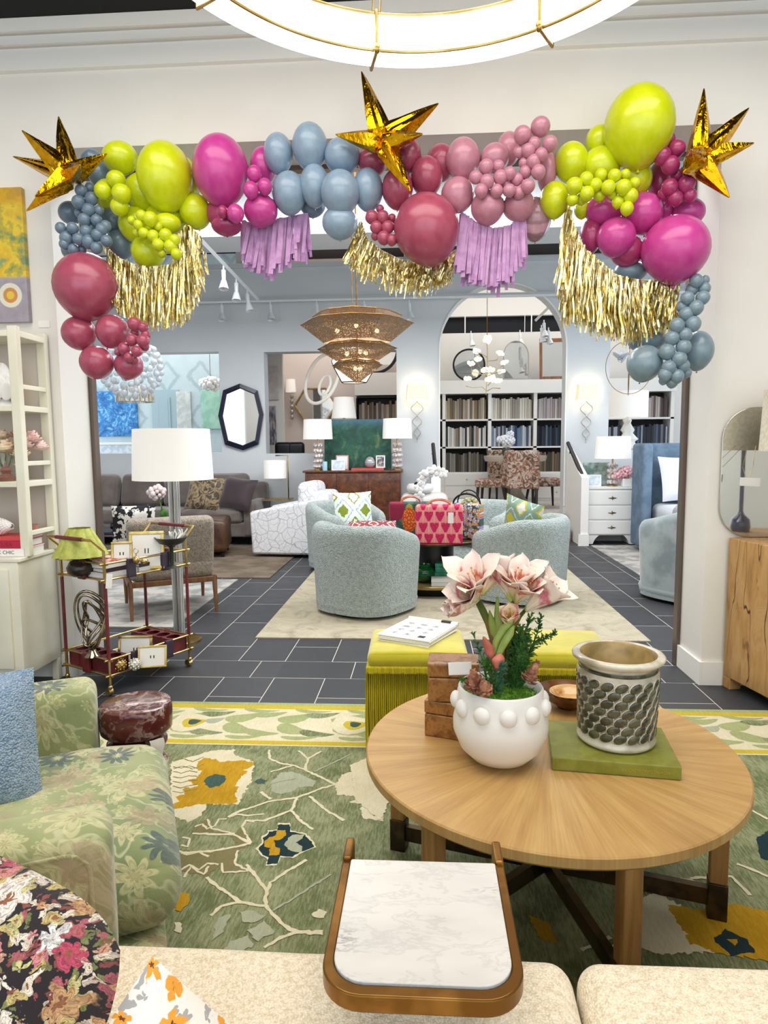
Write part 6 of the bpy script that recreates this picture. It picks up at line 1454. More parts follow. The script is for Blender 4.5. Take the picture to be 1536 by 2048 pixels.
def jungle():
    n = NT('green_painting'); p = n.co(); f = n.noise(p, 5, 5, .7, dist=.8); c = n.ramp(f, [(.3, '1c2b3a'), (.42, '24493c'), (.52, '1f5a4a'), (.6, '3d6a4a'), (.7, '7c8a5c'), (.8, '2a4a6a')]); x, y, z = n.xyz(p)[:3]
    c = n.mix(n.m('MULTIPLY', n.step(z, .2, .38), .6), c, lin('3f6c8a')); n.set(col=c, rough=.5); n.bump(n.noise(p, 60, 3), .4, .004); return n.mat
def canvas(label, px0, py0, px1, py1, y, mat, d=.02, name='painting'):
    a, b = aty(px0, py1, y), aty(px1, py0, y); t = thing(name, label, 'painting', ((a.x+b.x)/2, y, (a.z+b.z)/2)); w, h = (b.x-a.x)/2, (b.z-a.z)/2
    MB().rbox((-w, -d, -h), (w, d, h), .004, 2).build('canvas', mat, t); return t
canvas('dark green garden painting standing on the credenza between the lamps', 650, 838, 782, 938, 9.93, jungle())
def pframe(label, px0, py0, px1, py1, y, fm, cm, z0=None, group='frames on the credenza'):
    a, b = aty(px0, py1, y), aty(px1, py0, y); z = a.z if z0 is None else z0; t = thing('picture_frame', label, 'picture frame', ((a.x+b.x)/2, y, z), rot=(-.1, 0, 0), group=group); w, h = (b.x-a.x)/2, b.z-a.z; f = .016
    MB().box((-w, -.006, 0), (w, .006, f)).box((-w, -.006, h-f), (w, .006, h)).box((-w, -.006, f), (-w+f, .006, h-f)).box((w-f, -.006, f), (w, .006, h-f)).build('frame', fm, t, smooth=0); MB().box((-w+f, -.003, f), (w-f, .004, h-f)).build('picture', cm, t, smooth=0); return t
m_rose = M('rose_frame', 'c98f8c', .5); m_bl = M('pale_blue_print', 'c4d6e2', .6, col2='e6edf0', ns=12)
pframe('pink frame at the back left on the credenza', 672, 910, 697, 940, 9.66, m_rose, m_paperw, zc_); pframe('white framed card in front left on the credenza', 663, 922, 690, 943, 9.55, m_wht, m_bl, zc_); pframe('small upright photo frame at the right on the credenza', 752, 909, 770, 934, 9.62, m_wht, M('oval_photo', 'b9b4b0', .6, col2='4a4a50', ns=20), zc_+.03)
q_ = aty(740, 935, 9.6); one('ball_vase', MB().lathe([(0, 0), (.03, 0), (.07, .04), (.075, .09), (.05, .14), (.02, .16), (0, .16)], 24), M('smoky_glass', 'b9b4b2', .1, .3), 'round smoky glass vase on the red book on the credenza', 'vase', loc=(q_.x, 9.6, zc_+.032), smooth=60)
book((-.82, 9.6, zc_+.0), 0, .46, .2, .03, M('coral_cloth', 'd64a4a'), 'long coral red book flat on the credenza')
q_ = aty(650, 940, 9.52); one('candle_jar', MB().lathe([(0, 0), (.035, 0), (.035, .12), (.03, .13), (0, .13)], 20), M('pale_blue', 'a9cfe0', .3), 'pale blue candle jar next to the left crystal lamp', 'jar', loc=(q_.x, 9.52, zc_), smooth=50)
# white rounded console with planter
wcn = thing('console', 'rounded white waterfall console with a planter beside the credenza', 'console', (-.02, 9.1, .001)); wz = aty(800, 988, 8.9).z
MB().rbox((-.30, -.2, 0), (.34, .2, wz), .09, 5).build('body', M('pearl_white', 'dcd6ce', .4), wcn, smooth=180)
pl = thing('planter', 'low white bowl planter with dark soil on the white console', 'planter', (-.06, 9.02, wz+.001)); MB().lathe([(0, 0), (.12, 0), (.18, .04), (.185, .09), (.16, .125), (.15, .12), (0, .115)], 32).build('bowl', m_wht, pl, smooth=60); mb = MB(); blobs(mb, (0, 0, .12), .06, 20, .025, .4); mb.build('plant', m_blk, pl, smooth=180)

# octagonal mirror
def c5(x, y): return aty(160+x*.29948, 640+y*.29948, 9.97)
OC = [(1070,425),(1185,470),(1225,630),(1192,830),(1090,870),(970,832),(925,640),(958,470)]; oc3 = [c5(*q) for q in OC]; ctr = sum(oc3, Vector())/8
om = thing('mirror', 'tall octagonal mirror in a dark blue black frame on the back wall', 'mirror', ctr); f_ = MB(); O_ = [(q-ctr) for q in oc3]; vs = []
for q in O_: vs += [(q.x, 0.025, q.z), (q.x, -.02, q.z), (q.x*.84, -.035, q.z*.88), (q.x*.80, -.01, q.z*.85)]
f_.add(vs, [(i*4+j, i*4+j+1, ((i+1) % 8)*4+j+1, ((i+1) % 8)*4+j) for i in range(8) for j in range(3)]); f_.build('frame', M('midnight_lacquer', '191a30', .25), om, smooth=0)
MB().poly([(q.x*.82, -.008, q.z*.86) for q in reversed(O_)]).build('glass', M('silver_mirror', 'd6d6d4', .04, 1.0), om, smooth=0)
# sconces
def sconce(px, label):
    y = 9.97; q = aty(px, 785, y); t = thing('wall_sconce', label, 'sconce', (q.x, y, q.z), group='pair of ogee sconces beside the arch')
    vs = []
    MB().add([(-.17, -.02, -.115), (.17, -.02, -.115), (.15, -.02, .115), (-.15, -.02, .115), (-.15, -.13, -.115), (.15, -.13, -.115), (.13, -.12, .115), (-.13, -.12, .115)], [(4, 5, 6, 7), (0, 4, 7, 3), (5, 1, 2, 6)]).build('shade', M('lit_linen', 'f2e6c8', .8, em=lin('ffe3ac'), es=.35), t, smooth=0)
    w = MB(); z = -.13
    for (hw, hh) in ((.088, .21), (.070, .18), (.052, .15)):
        for s in (-1, 1): w.tube([(s*hw*sin(PI*k/14)**1.5, -.02, z-hh*k/14) for k in range(15)], .007, 6)
        z -= hh
    w.tube([(0, -.02, z), (0, -.02, z-.06)], .006, 6); w.build('wire_drop', M('silver_wire', 'b3ada4', .35, .8), t, smooth=180)
    l = bpy.data.lights.new('sconce_bulb', 'POINT'); l.energy = 3.5; l.color = (1, .85, .6); l.shadow_soft_size = .03; o = bpy.data.objects.new('sconce_bulb', l); C.objects.link(o); o.location = (q.x, y-.07, q.z+.02)
    return t
sconce(834, 'lit wall sconce with ogee wire drop left of the arch'); sconce(1173, 'lit wall sconce with ogee wire drop right of the arch')
# ================================================================ CHANDELIERS
ly = 6.0
def L6(px, py): return aty(px, py, ly)
top_, tip = L6(713, 640), L6(715, 766)
lc = thing('chandelier', 'tiered perforated brass lotus chandelier hanging over the far seating group', 'chandelier', (tip.x, ly, tip.z))
m_perf = NT('perforated_brass'); x, y, z = m_perf.xyz(m_perf.co())[:3]
hole = m_perf.step(m_perf.vor(m_perf.co(), 90), .42, .34)
m_perf.set(col=m_perf.mix(m_perf.noise(m_perf.co(), 12), '96785a', 'b39470'), metal=.5, rough=.45, alpha=m_perf.m('SUBTRACT', .80, m_perf.m('MULTIPLY', hole, .5))); m_perf = m_perf.mat
def tier(z0, r0, z1, r1, nm='tier'):
    mb = MB(); n = 12; vs = []; fs = []
    for k in range(n):
        a = 2*PI*k/n; o = 1 if k % 2 == 0 else .84; dz = 0 if k % 2 == 0 else .018
        vs += [(r0*cos(a)*o, r0*sin(a)*o, z0), (r1*cos(a)*o, r1*sin(a)*o, z1+dz)]
    for k in range(n): l = (k+1) % n; fs.append((2*k, 2*l, 2*l+1, 2*k+1))
    mb.add(vs, fs); o = mb.build(nm, m_perf, lc, smooth=0)
    e = MB(); e.tube([vs[2*k+1] for k in range(n)], .004, 5, closed=True); e.build('rim', m_brass, o)
    so_ = o.modifiers.new('solid', 'SOLIDIFY'); so_.thickness = .002
    return o
sc6 = lambda d: d*6.0/1326*1.0
tier(.355, .30, .515, .505); tier(.30, .36, .565, .42, 'back_tier') if False else None
tier(.505, .36, .585, .40); tier(.195, .19, .30, .355); tier(.285, .26, .325, .30); tier(.0, .012, .155, .225); tier(.145, .17, .175, .20)
m_bulb = glow('bulb', 'ffe2a8', 14)
for (a, r, z) in ((0.4, .2, .44), (2.5, .2, .44), (1.5, .18, .47), (4.0, .12, .25), (5.5, .12, .25), (1.2, .1, .26), (2.6, .1, .25), (4.5, .06, .12), (5.3, .05, .12), (1, .05, .12)):
    MB().sph((r*cos(a), -abs(r*sin(a)), z), .019, 10, 8).build('bulb', m_bulb, lc, smooth=180)
MB().tube([(0, 0, .02), (0, 0, .6), (0, 0, 4.88-tip.z)], .006, 6).build('chain', m_brass, lc, smooth=60)
for zz_ in (.46, .26): l = bpy.data.lights.new('chandelier_bulbs', 'POINT'); l.energy = 8; l.color = (1, .84, .62); l.shadow_soft_size = .08; o = bpy.data.objects.new('chandelier_bulbs', l); C.objects.link(o); o.location = lc.location+Vector((0, 0, zz_))
# faceted lantern behind it
q = aty(706, 730, 7.7); lt = thing('lantern', 'faceted white glass lantern with black joints behind the lotus chandelier', 'lantern', q)
ico = bmesh.new(); bmesh.ops.create_icosphere(ico, subdivisions=1, radius=.30); bmesh.ops.dissolve_limit(ico, angle_limit=.01, verts=ico.verts, edges=ico.edges)
V = [tuple(v.co) for v in ico.verts]; F = [tuple(v.index for v in f.verts) for f in ico.faces]; E_ = [(tuple(e.verts[0].co), tuple(e.verts[1].co)) for e in ico.edges]; ico.free()
bmd = bmesh.new(); bmesh.ops.create_icosphere(bmd, subdivisions=2, radius=.30); F2 = [tuple(tuple(v.co) for v in f.verts) for f in bmd.faces]
bmd.verts.ensure_lookup_table(); hexs = []
for v in bmd.verts:
    if len(v.link_edges) == 5:
        cs = [f.calc_center_median() for f in v.link_faces]
# dodecahedron-like dual of the plain icosahedron: one pane per icosahedron vertex
bmd.free(); ib = bmesh.new(); bmesh.ops.create_icosphere(ib, subdivisions=1, radius=.315); g = MB(); fr6 = MB()
for v in ib.verts:
    cs = [f.calc_center_median() for f in v.link_faces]; n_ = v.co.normalized(); ax = (cs[0]-cs[0].project(n_)).normalized(); bx_ = n_.cross(ax)
    cs.sort(key=lambda c: math.atan2(c.dot(bx_), c.dot(ax))); g.poly([tuple(c) for c in cs])
    for a, b in zip(cs, cs[1:]+cs[:1]): fr6.tube([a, b], .006, 5)
ib.free(); g.build('glass_panes', M('lit_white_glass', 'f4ecdc', .4, em=lin('fff0d8'), es=.7), lt, smooth=0); fr6.build('frame', m_blk, lt); MB().tube([(0, 0, .3), (0, 0, 4.88-q.z)], .004, 5).build('hanging_rod', m_brass, lt)
# tilted white ring pendant in the gallery opening
q = aty(644, 757, 10.7); rp = thing('ring_pendant', 'tilted white ring pendant lamp seen through the middle wall opening', 'pendant', q, rot=(math.radians(72), math.radians(4), math.radians(-38)))
MB().tube([(.36*cos(2*PI*k/48), .42*sin(2*PI*k/48), 0) for k in range(48)], .028, 8, closed=True).build('ring', M('white_resin', 'efece6', .5, em=lin('fff4e4'), es=.2), rp, smooth=180); MB().tube([(.12*cos(2*PI*k/32)+.13, .16*sin(2*PI*k/32)-.12, .02) for k in range(32)], .024, 8, closed=True).build('inner_ring', M('white_resin', 'efece6'), rp, smooth=180)
# clear bubble chandelier left
q = aty(262, 735, 6.6); bc = thing('chandelier', 'clear glass bubble globe chandelier half hidden by the lower plum balloons', 'chandelier', q)
mb = MB()
for k in range(110):
    z = 1-2*(k+.5)/110; a = k*2.39996; s = math.sqrt(1-z*z); mb.sph((.29*s*cos(a), .29*s*sin(a), .29*z), .034, 8, 6)
m_bub = M('bubble_glass', 'dfe4e8', .05, trans=.35, spec=.8, alpha=.7); mb.build('bubbles', m_bub, bc, smooth=180)['kind'] = 'stuff'; MB().tube([(0, 0, 0), (0, 0, 4.88-q.z)], .005, 6).build('hanging_rod', m_brass, bc)
q = aty(270, 790, 9.2); cc = thing('chandelier', 'two tier crystal block chandelier below the bubble globe', 'chandelier', q); mb = MB()
for R, z, n in ((.17, .06, 16), (.25, -.04, 24)):
    for k in range(n): a = 2*PI*k/n; mb.setT((R*cos(a), R*sin(a), z), (0, 0, a)).rbox((-.012, -.026, -.06), (.012, .026, .05), .004, 2)
mb.build('crystal_blocks', M('warm_crystal', 'cfc4a6', .08, .2, col2='f4f0e6', ns=14, trans=.3), cc, smooth=30)['kind'] = 'stuff'
MB().tube([(0, 0, .1), (0, 0, 4.88-q.z)], .005, 6).build('hanging_rod', m_brass, cc)
# white blossom chandelier in the arch
q = aty(972, 790, 11.2); fc = thing('chandelier', 'gilt branch chandelier with glowing white blossoms inside the arch', 'chandelier', q)
def F_(x, y): return aty(870+x*.17578, 640+y*.17578, 11.2)-q
br = MB(); bl = []
br.tube([(0, 0, 0), F_(595, 600), F_(595, 200)], .006, 6)
for pts, blo in (([(590,810),(540,760),(430,770),(350,750)], [(370,670)]), ([(590,810),(660,770),(740,780)], [(660,690)]), ([(590,640),(500,605),(415,590),(410,520)], [(410,500)]), ([(595,580),(520,550),(480,480)], [(490,450)]), ([(595,420),(540,390),(475,370)], [(475,360)]), ([(595,640),(700,600),(750,590)], [(755,585)]), ([(600,600),(720,560),(790,500)], [(790,490)]), ([(600,470),(700,460),(740,400)], [(740,385)]), ([(595,330),(590,260)], [(590,250),(600,215)]), ([(590,640),(560,600)], [(565,575),(635,570)]), ([(600,750),(640,700)], [(610,680),(720,700),(640,650)])):
    br.tube([F_(*p)+Vector((0, rnd.uniform(-.05, .05), 0)) for p in pts], .006, 5); bl += blo
br.build('branches', m_gold, fc, smooth=60)
m_blo = glow('glowing_blossom', 'fff2d8', .9)
for b in bl:
    c = F_(*b); mb = MB()
    for k in range(7):
        a = k*.9; mb.setT((c.x+.04*cos(a), c.y+.03*sin(a), c.z+rnd.uniform(-.01, .03)), (rnd.uniform(-1, 1), rnd.uniform(-1, 1), 0)).sph((0, 0, 0), (.032, .018, .036), 7, 5)
    mb.build('blossom', m_blo, fc, smooth=180)
MB().tube([F_(593, 210), Vector((0, 0, 4.88-q.z))], .005, 6).build('hanging_rod', m_brass, fc)
# round wire pendant at the right
q = aty(1258, 735, 8.4); wp = thing('pendant', 'round wire pendant with clear glass leaves beside the right sconce', 'pendant', q); mb = MB()
for t in range(2): mb.tube([(.30*cos(2*PI*k/40)*(1 if t == 0 else .25), .30*cos(2*PI*k/40)*(.25 if t == 0 else .9), .32*sin(2*PI*k/40)) for k in range(40)], .004, 5, closed=True)
mb.tube([(0, 0, -.34), (0, 0, .1)], .004, 5).tube([(0, 0, .30), (0, 0, 4.88-q.z)], .004, 5); mb.build('wire_frame', m_brass, wp, smooth=60)
for k in range(5): a = k*1.26; MB().setT((-.10+.05*cos(a), .05*sin(a), .14), (0, .5+.2*k, a)).sph((0, 0, 0), (.02, .05, .10), 8, 6).build('glass_leaf', m_bub, wp, smooth=180)

# ================================================================ TRACK LIGHTS
def spot_head(mb):
    mb.tube([(0, 0, 0), (0, 0, -.06)], .01, 6).tube([(0, 0, -.05), (.01, -.01, -.20)], [.026, .022], 12).tube([(.008, -.008, -.17), (.02, -.025, -.27)], [.030, .058], 14, cap=False); return mb
m_trk = M('white_metal', 'dfe2e4', .4)
t0 = thing('track_spot', 'white track spotlight on the rail near the top of the back wall', 'spotlight', aty(540, 603, 9.85), group='white track spotlights along the back wall')
spot_head(MB()).build('head', m_trk, t0, smooth=50)
for px in (443, 633, 728, 818, 1150, 1245): dup(t0, aty(px, 603-(px-540)*.01, 9.85), rnd.uniform(-.5, .5))
one('light_track', MB().rbox((-5, 9.83, aty(600, 603, 9.85).z), (4.5, 9.87, aty(600, 603, 9.85).z+.03), .004, 2), m_trk, 'long white light track along the top of the back wall', 'light track')
za = aty(515, 598, 9.7).z; a_, b_ = aty(515, 598, 9.7), atz(385, 462, za)
one('light_track', MB().tube([a_, b_], .028, 4), m_trk, 'white light track running towards the viewer under the left lilac tassels', 'light track', smooth=0)
for k, v in enumerate((.22, .42, .62)): 
    c = a_.lerp(b_, v)-Vector((0, 0, .03)); dup(t0, c, rnd.uniform(-1, 1), 'white track spotlight on the rail that runs towards the viewer', 'spotlights on the receding rail')
a_, b_ = aty(1072, 640, 11.6), aty(1100, 612, 10.9)
one('light_track', MB().tube([a_, b_+(b_-a_)*.6], .03, 4), m_trk, 'short slanting white light track inside the top of the arch', 'light track', smooth=0)
for v, (px, py) in enumerate(((1088, 640), (1097, 655), (1083, 650))): dup(t0, aty(px, py, 11.3), .5*v, 'white spotlight inside the top right of the arch', 'spotlights inside the arch')
for (px, py) in ((942, 662), (1040, 660)): dup(t0, aty(px, py, 12.6), .4, 'white spotlight on the wall above the leaning mirrors', 'spotlights above the mirrors')

# ================================================================ ARCH ROOM: BOOKCASE
YB = 12.3
xs_ = [aty(p, 850, YB).x for p in (888, 979.5, 1070.5, 1161, 1252, 1344)]; xs_ = [xs_[0]-(xs_[1]-xs_[0])]+xs_
zt_, z1_, z2_, z3_ = aty(980, 766, YB).z, aty(980, 838, YB).z, aty(980, 893, YB).z, aty(980, 944, YB).z
bkc = thing('bookcase', 'long white bookcase of fabric sample books behind the arch', 'bookcase', (xs_[0], YB, RF))
def Bx(x0, y0, z0, x1, y1, z1, nm, mat=m_wht): return MB().box((x0-xs_[0], y0-YB, z0-RF), (x1-xs_[0], y1-YB, z1-RF)).build(nm, mat, bkc, smooth=0)
ztop_in = aty(980, 787, YB).z
for x in xs_: Bx(x-.03, YB, z3_, x+.03, YB+.38, ztop_in, 'upright')
for z in (z1_, z2_, z3_): Bx(xs_[0], YB, z-.03, xs_[-1]+.03, YB+.38, z, 'shelf_board')
Bx(xs_[0]-.03, YB-.04, ztop_in, xs_[-1]+.05, YB+.4, zt_+.05, 'cornice'); Bx(xs_[0], YB+.38, RF, xs_[-1], YB+.4, ztop_in, 'back_panel', M('dark_back', '3a3634', .8))
Bx(xs_[0], YB, RF, xs_[-1]+.03, YB+.38, z3_-.031, 'base_cabinet')
for i in range(6):
    for z in (RF+.06, RF+.30):
        d = Bx(xs_[i]+.02, YB-.018, z, xs_[i+1]-.02, YB-.001, z+.21, 'drawer'); MB().sph(((xs_[i]+xs_[i+1])/2-xs_[0], -.03, z+.105-RF), .014, 8, 6).build('knob', m_gold, d)
palettes = {0: ['8a7458', 'a2927c', 'b9ab98', '6c5c4c', '9c948c', '75695e', 'c4b8a6'], 1: ['c9c4b8', 'b5ada0', 'd6d2c8', '9c948a', 'aaa59c', 'dedad0'], 2: ['b9a9b0', '9a8c8c', 'c4c0bc', '7a7478', 'a8a4a4'],
            10: ['8d7f6c', '55504a', '2c2c30', 'b9b4ac', '3a3a3c', '6e6558', 'dcdad6'], 11: ['aaa49a', '4c5c74', '5d7494', '30405c', 'c0c4c8', '7488a4'], 12: ['28303c', '1e2430', '3f5068', '5a6a80', '15181e'],
            20: ['3f3a30', '55524c', '2a2a2c', '8c8880', '6a6258'], 21: ['8c8880', '55524c', '6a7484'], 22: ['6e5f4c', '8c7c68', '4c4438'], 5: ['6b5450', '84706c', '4c4444', '9c8c88', 'b4aca8'], 15: ['3f4450', '6c7078', '50607c', 'a4acb8', '30343c']}
BKD = {}
def spine(col):
    if col not in BKD:
        mb = MB().rbox((-.5, 0, 0), (.5, .24, 1), .004, 1, mi=0)
        BKD[col] = mb.build('sample_book', [M('cloth_'+col, col, .8)], data_only=True, smooth=0)
    return BKD[col]
names_row = {0: 'top', 1: 'middle', 2: 'lowest'}; names_bay = {0: 'left edge', 1: 'first', 2: 'second', 3: 'third', 4: 'fourth', 5: 'rightmost'}
def fill(x0, x1, zb, zh, pal, lab, y=YB+.03, w=(.026, .046)):
    x = x0+.004
    while x < x1-.05:
        t = rnd.uniform(*w); h = zh*rnd.uniform(.86, 1.0); o = bpy.data.objects.new('sample_book', spine(rnd.choice(pal))); C.objects.link(o)
        o.location = (x+t/2, y+rnd.uniform(0, .03), zb+.002); o.scale = (t*.94, 1, h); tag(o, 'fabric sample book '+lab, 'book', 'fabric sample books '+lab); x += t+rnd.uniform(0, .002)
for row, (zb, zh) in enumerate(((z1_, ztop_in-z1_-.07), (z2_, z1_-z2_-.12), (z3_, z2_-z3_-.10))):
    for bay in range(6):
        if row == 2 and bay > 2: continue
        if bay in (3,) : continue
        x0, x1 = xs_[bay]+.03, xs_[bay+1]-.03
        if bay == 0: x0 = xs_[1]-.18
        if bay == 4 or (bay == 5 and row == 2): continue
        if bay == 3: continue
        pal = palettes.get(row*10+{0: 0, 1: 0, 2: 1, 3: 2, 5: 5}[bay], palettes[20])
        fill(x0, x1, zb, zh, pal, 'in the %s bay, %s shelf of the long bookcase' % (names_bay[bay], names_row[row]))
for row, (zb, zh) in enumerate(((z1_, ztop_in-z1_-.07), (z2_, z1_-z2_-.12), (z3_, z2_-z3_-.10))):
    fill(xs_[3]+.03, aty(1135, 850, YB).x, zb, zh, palettes[row*10+2], 'in the third bay, %s shelf of the long bookcase' % names_row[row])
    if row < 2: fill(aty(1216, 850, YB).x, xs_[5]-.03, zb, zh, palettes[5+row*10], 'in the fourth bay, %s shelf of the long bookcase' % names_row[row])
ztb = zt_+.05
m_mirr = M('silver_mirror', 'd6d6d4')
def mirror_at(label, px, y, z, shape, frm, t_=.03):
    q = aty(px, 760, y); t = thing('mirror', label, 'mirror', (q.x, y, z), rot=(math.radians(-6), 0, 0), group='mirrors leaning on top of the long bookcase')
    cx = sum(a for a, b in shape)/len(shape); cz = sum(b for a, b in shape)/len(shape)
    inn = [(cx+(a-cx)*(1-t_/.28), cz+(b-cz)*(1-t_/.30)) for a, b in shape]
    f = MB(); n = len(shape); vs = []
    for (a, b), (c, d) in zip(shape, inn): vs += [(a, .012, b), (a, -.015, b), (c, -.015, d), (c, .0, d)]
    f.add(vs, [(i*4+j, ((i+1) % n)*4+j, ((i+1) % n)*4+j+1, i*4+j+1) for i in range(n) for j in range(3)]); f.build('frame', frm, t, smooth=0); MB().poly([(a, -.004, b) for a, b in inn]).build('glass', m_mirr, t, smooth=0); return t
circ_ = [(.30*cos(2*PI*k/36), .30+.30*sin(2*PI*k/36)) for k in range(36)]
mirror_at('round dark framed mirror leaning left on top of the bookcase', 938, 12.45, ztb, circ_, m_blk)
mirror_at('arched silver mirror leaning in the middle on top of the bookcase', 1032, 12.45, ztb, [(.235, 0), (.235, .45)]+[(.235*cos(PI*k/16), .45+.28*sin(PI*k/16)) for k in range(1, 16)]+[(-.235, .45), (-.235, 0)], M('silver_wire', 'b3ada4'), .02)
mirror_at('rectangular brown wood framed mirror leaning at the right on top of the bookcase', 1108, 12.45, ztb, [(.28, 0), (.28, .76), (-.26, .76), (-.26, 0)], m_wal, .05)
# dining table, chairs, flowers
zt2 = aty(1010, 912, 11.1).z
dt = thing('dining_table', 'pale round topped dining table inside the arched room', 'dining table', (aty(1030, 910, 11.3).x, 11.3, RF)); MB().lathe([(0, zt2-RF-.09), (.50, zt2-RF-.09), (.52, zt2-RF-.04), (.52, zt2-RF), (0, zt2-RF)], 40).build('tabletop', M('greige_lacquer', 'b5aa98', .35), dt, smooth=40)
MB().lathe([(0, 0), (.28, 0), (.26, .03), (.12, .25), (.12, .5), (.2, zt2-RF-.09), (0, zt2-RF-.09)], 32).build('pedestal', M('greige_lacquer', 'b5aa98'), dt, smooth=60)
def leaffab():
    n = NT('russet_leaf_fabric'); p = n.co(); f = n.noise(p, 9, 4, .65, dist=2.5); n.set(col=n.ramp(f, [(.3, '2c2a26'), (.42, '5c5a4a'), (.5, '9c5f48'), (.58, 'c9bfb0'), (.68, '4a4238')]), rough=.85); return n.mat
dc = thing('dining_chair', 'russet leaf print dining chair at the left of the table in the arch', 'dining chair', (aty(985, 990, 10.9).x, 10.9, RF), math.radians(-105), 'leaf print dining chairs in the arch')
m_lf = leaffab(); m_wen = M('wenge', '1e1614', .4)
MB().setT((0, .23, .68), (math.radians(-8), 0, 0)).rbox((-.25, -.05, -.27), (.25, .05, .27), .045, 4).build('backrest', m_lf, dc, smooth=180); MB().rbox((-.25, -.25, .36), (.25, .25, .48), .035, 4, puff=.01).build('seat', m_lf, dc, smooth=180)
for x in (-.21, .21):
    for y, s in ((-.2, -.02), (.2, .07)): MB().tube([(x, y, .37), (x, y+s, 0)], [.026, .016], 8).build('leg', m_wen, dc, smooth=60)
for px, py, yy, rz, lab in ((1042, 1000, 10.55, 178, 'russet leaf print dining chair in front of the table in the arch, back towards us'), (1090, 985, 11.1, 100, 'russet leaf print dining chair at the right of the table in the arch'), (1010, 960, 11.95, 10, 'russet leaf print dining chair behind the table in the arch')): dup(dc, (aty(px, py, yy).x, yy, RF), math.radians(rz), lab)
hv = thing('flower_vase', 'vase of white hydrangeas on the dining table in the arch', 'flowers', (aty(1013, 890, 11.3).x, 11.3, zt2+.001)); MB().lathe([(0, 0), (.06, 0), (.08, .06), (.06, .14), (.05, .14), (0, .02)], 20).build('vase', M('dark_vase', '3a3c40', .3), hv, smooth=60)
mb = MB(); blobs(mb, (.02, 0, .25), .10, 50, .03); blobs(mb, (-.09, 0, .27), .06, 24, .026); blobs(mb, (.06, 0, .36), .05, 18, .024); mb.build('blooms', M('white_bloom', 'e6e8ee', .7), hv, smooth=180)['kind'] = 'stuff'
# big white lamp at the right of the arch room
wl_ = thing('table_lamp', 'large white drum lamp with sculptural white base in front of the right bookcase', 'lamp', (aty(1254, 895, 11.2).x, 11.2, aty(1254, 893, 11.2).z)); zz = aty(1254, 835, 11.2).z-wl_.location.z
MB().lathe([(0, 0), (.13, 0), (.10, .08), (.14, .12), (.07, .22), (.10, .27), (.05, .38), (.07, .43), (.02, zz), (.02, zz+.05), (0, zz+.05)], 14, fn=lambda g, z, j: 1+.25*cos(3*g+z*9)).build('base', m_white, wl_, smooth=60); MB().lathe([(.31, zz), (.31, zz+.42)], 40).lathe([(.305, zz+.42), (.305, zz)], 40).build('shade', m_shade, wl_, smooth=50)
MB().box((2.75, 10.9, RF), (4.6, 11.5, aty(1254, 893, 11.2).z-.001)); cs2 = thing('console', 'white console carrying the large sculptural lamp', 'console', (3.6, 11.2, RF)); hz_ = wl_.location.z-RF-.001; MB().rbox((-.7, -.25, hz_-.04), (.7, .25, hz_), .005, 2).build('top', m_wht, cs2)
for s in (-.66, .60): MB().box((s, -.22, 0), (s+.06, .22, hz_-.04)).build('side', m_wht, cs2, smooth=0)

# ================================================================ NIGHTSTAND, BED
ns = thing('nightstand', 'white three drawer chest with star pulls at the right of the arch', 'chest of drawers', (aty(1222, 1080, 9.12).x, 9.12, .0105)); hw_, hh_ = .345, aty(1222, 974, 9.12).z-.0105
MB().rbox((-hw_, 0, .12), (hw_, .34, hh_-.03), .004, 2).build('carcass', m_wht, ns); MB().rbox((-hw_-.015, -.015, hh_-.03), (hw_+.015, .345, hh_), .004, 2).build('top', m_wht, ns)
for s in (-1, 1): MB().prismy([(s*hw_, 0), (s*hw_, .12), (s*(hw_-.18), .12), (s*(hw_-.13), .07), (s*(hw_-.10), 0)][::(1 if s < 0 else -1)], 0, .34).build('bracket_foot', m_wht, ns, smooth=0)
for k in range(3):
    z0 = .135+k*(hh_-.175)/3; d = MB().rbox((-hw_+.02, -.012, z0), (hw_-.02, -.0005, z0+(hh_-.175)/3-.012), .003, 2).build('drawer', m_wht, ns)
    p = MB(); zc3 = z0+(hh_-.175)/6-.006
    for a in range(4): p.tube([(0, -.018, zc3), ((.055 if a % 2 == 0 else .028)*cos(a*PI/2), -.018, zc3+.028*sin(a*PI/2))], [.011, .002], 6)
    p.build('star_pull', M('aged_brass', '6a5c3c', .35, .9), d)
ztn = .0105+hh_+.001
nl = lampb('white drum lamp with stacked crystal base on the white chest', 1224, 974, 9.28, ztn, .24, .30, .38); 
canvas('small green landscape canvas behind the lamp on the white chest', 1166, 927, 1218, 972, 9.44, M('green_landscape', '5f7c74', .6, col2='a9b8ae', ns=7)).location.z = ztn+.165
pframe('white scalloped frame at the left on the white chest', 1172, 950, 1203, 974, 9.2, m_wht, m_bl, ztn, group='frame on the white chest')
pv = thing('flower_vase', 'white cube vase of pink peonies at the right end of the white chest', 'flowers', (aty(1252, 974, 9.22).x, 9.22, ztn)); MB().rbox((-.06, -.06, 0), (.06, .06, .11), .01, 2).build('vase', m_wht, pv)
mb = MB(); blobs(mb, (0, 0, .19), .085, 40, .03); blobs(mb, (-.11, 0, .15), .05, 20, .026); mb.build('blooms', M('pink_peony', 'd99aa6', .7, col2='eec4c8', ns=30), pv, smooth=180)['kind'] = 'stuff'
bd_ = thing('bed', 'blue grey upholstered bed with winged headboard at the right', 'bed', (3.85, 8.3, .0105)); hb = aty(1300, 888, 8.75).z; xl = aty(1285, 900, 8.75).x-3.85
m_hb = M('blue_grey_linen', '6c8296', .85, col2='5c7084', ns=6)
MB().rbox((xl, .42, .05), (1.3, .56, hb), .05, 4).build('headboard', m_hb, bd_, smooth=180); MB().rbox((xl-.10, .10, .05), (xl+.03, .56, hb), .05, 4).build('headboard_wing', m_hb, bd_, smooth=180)
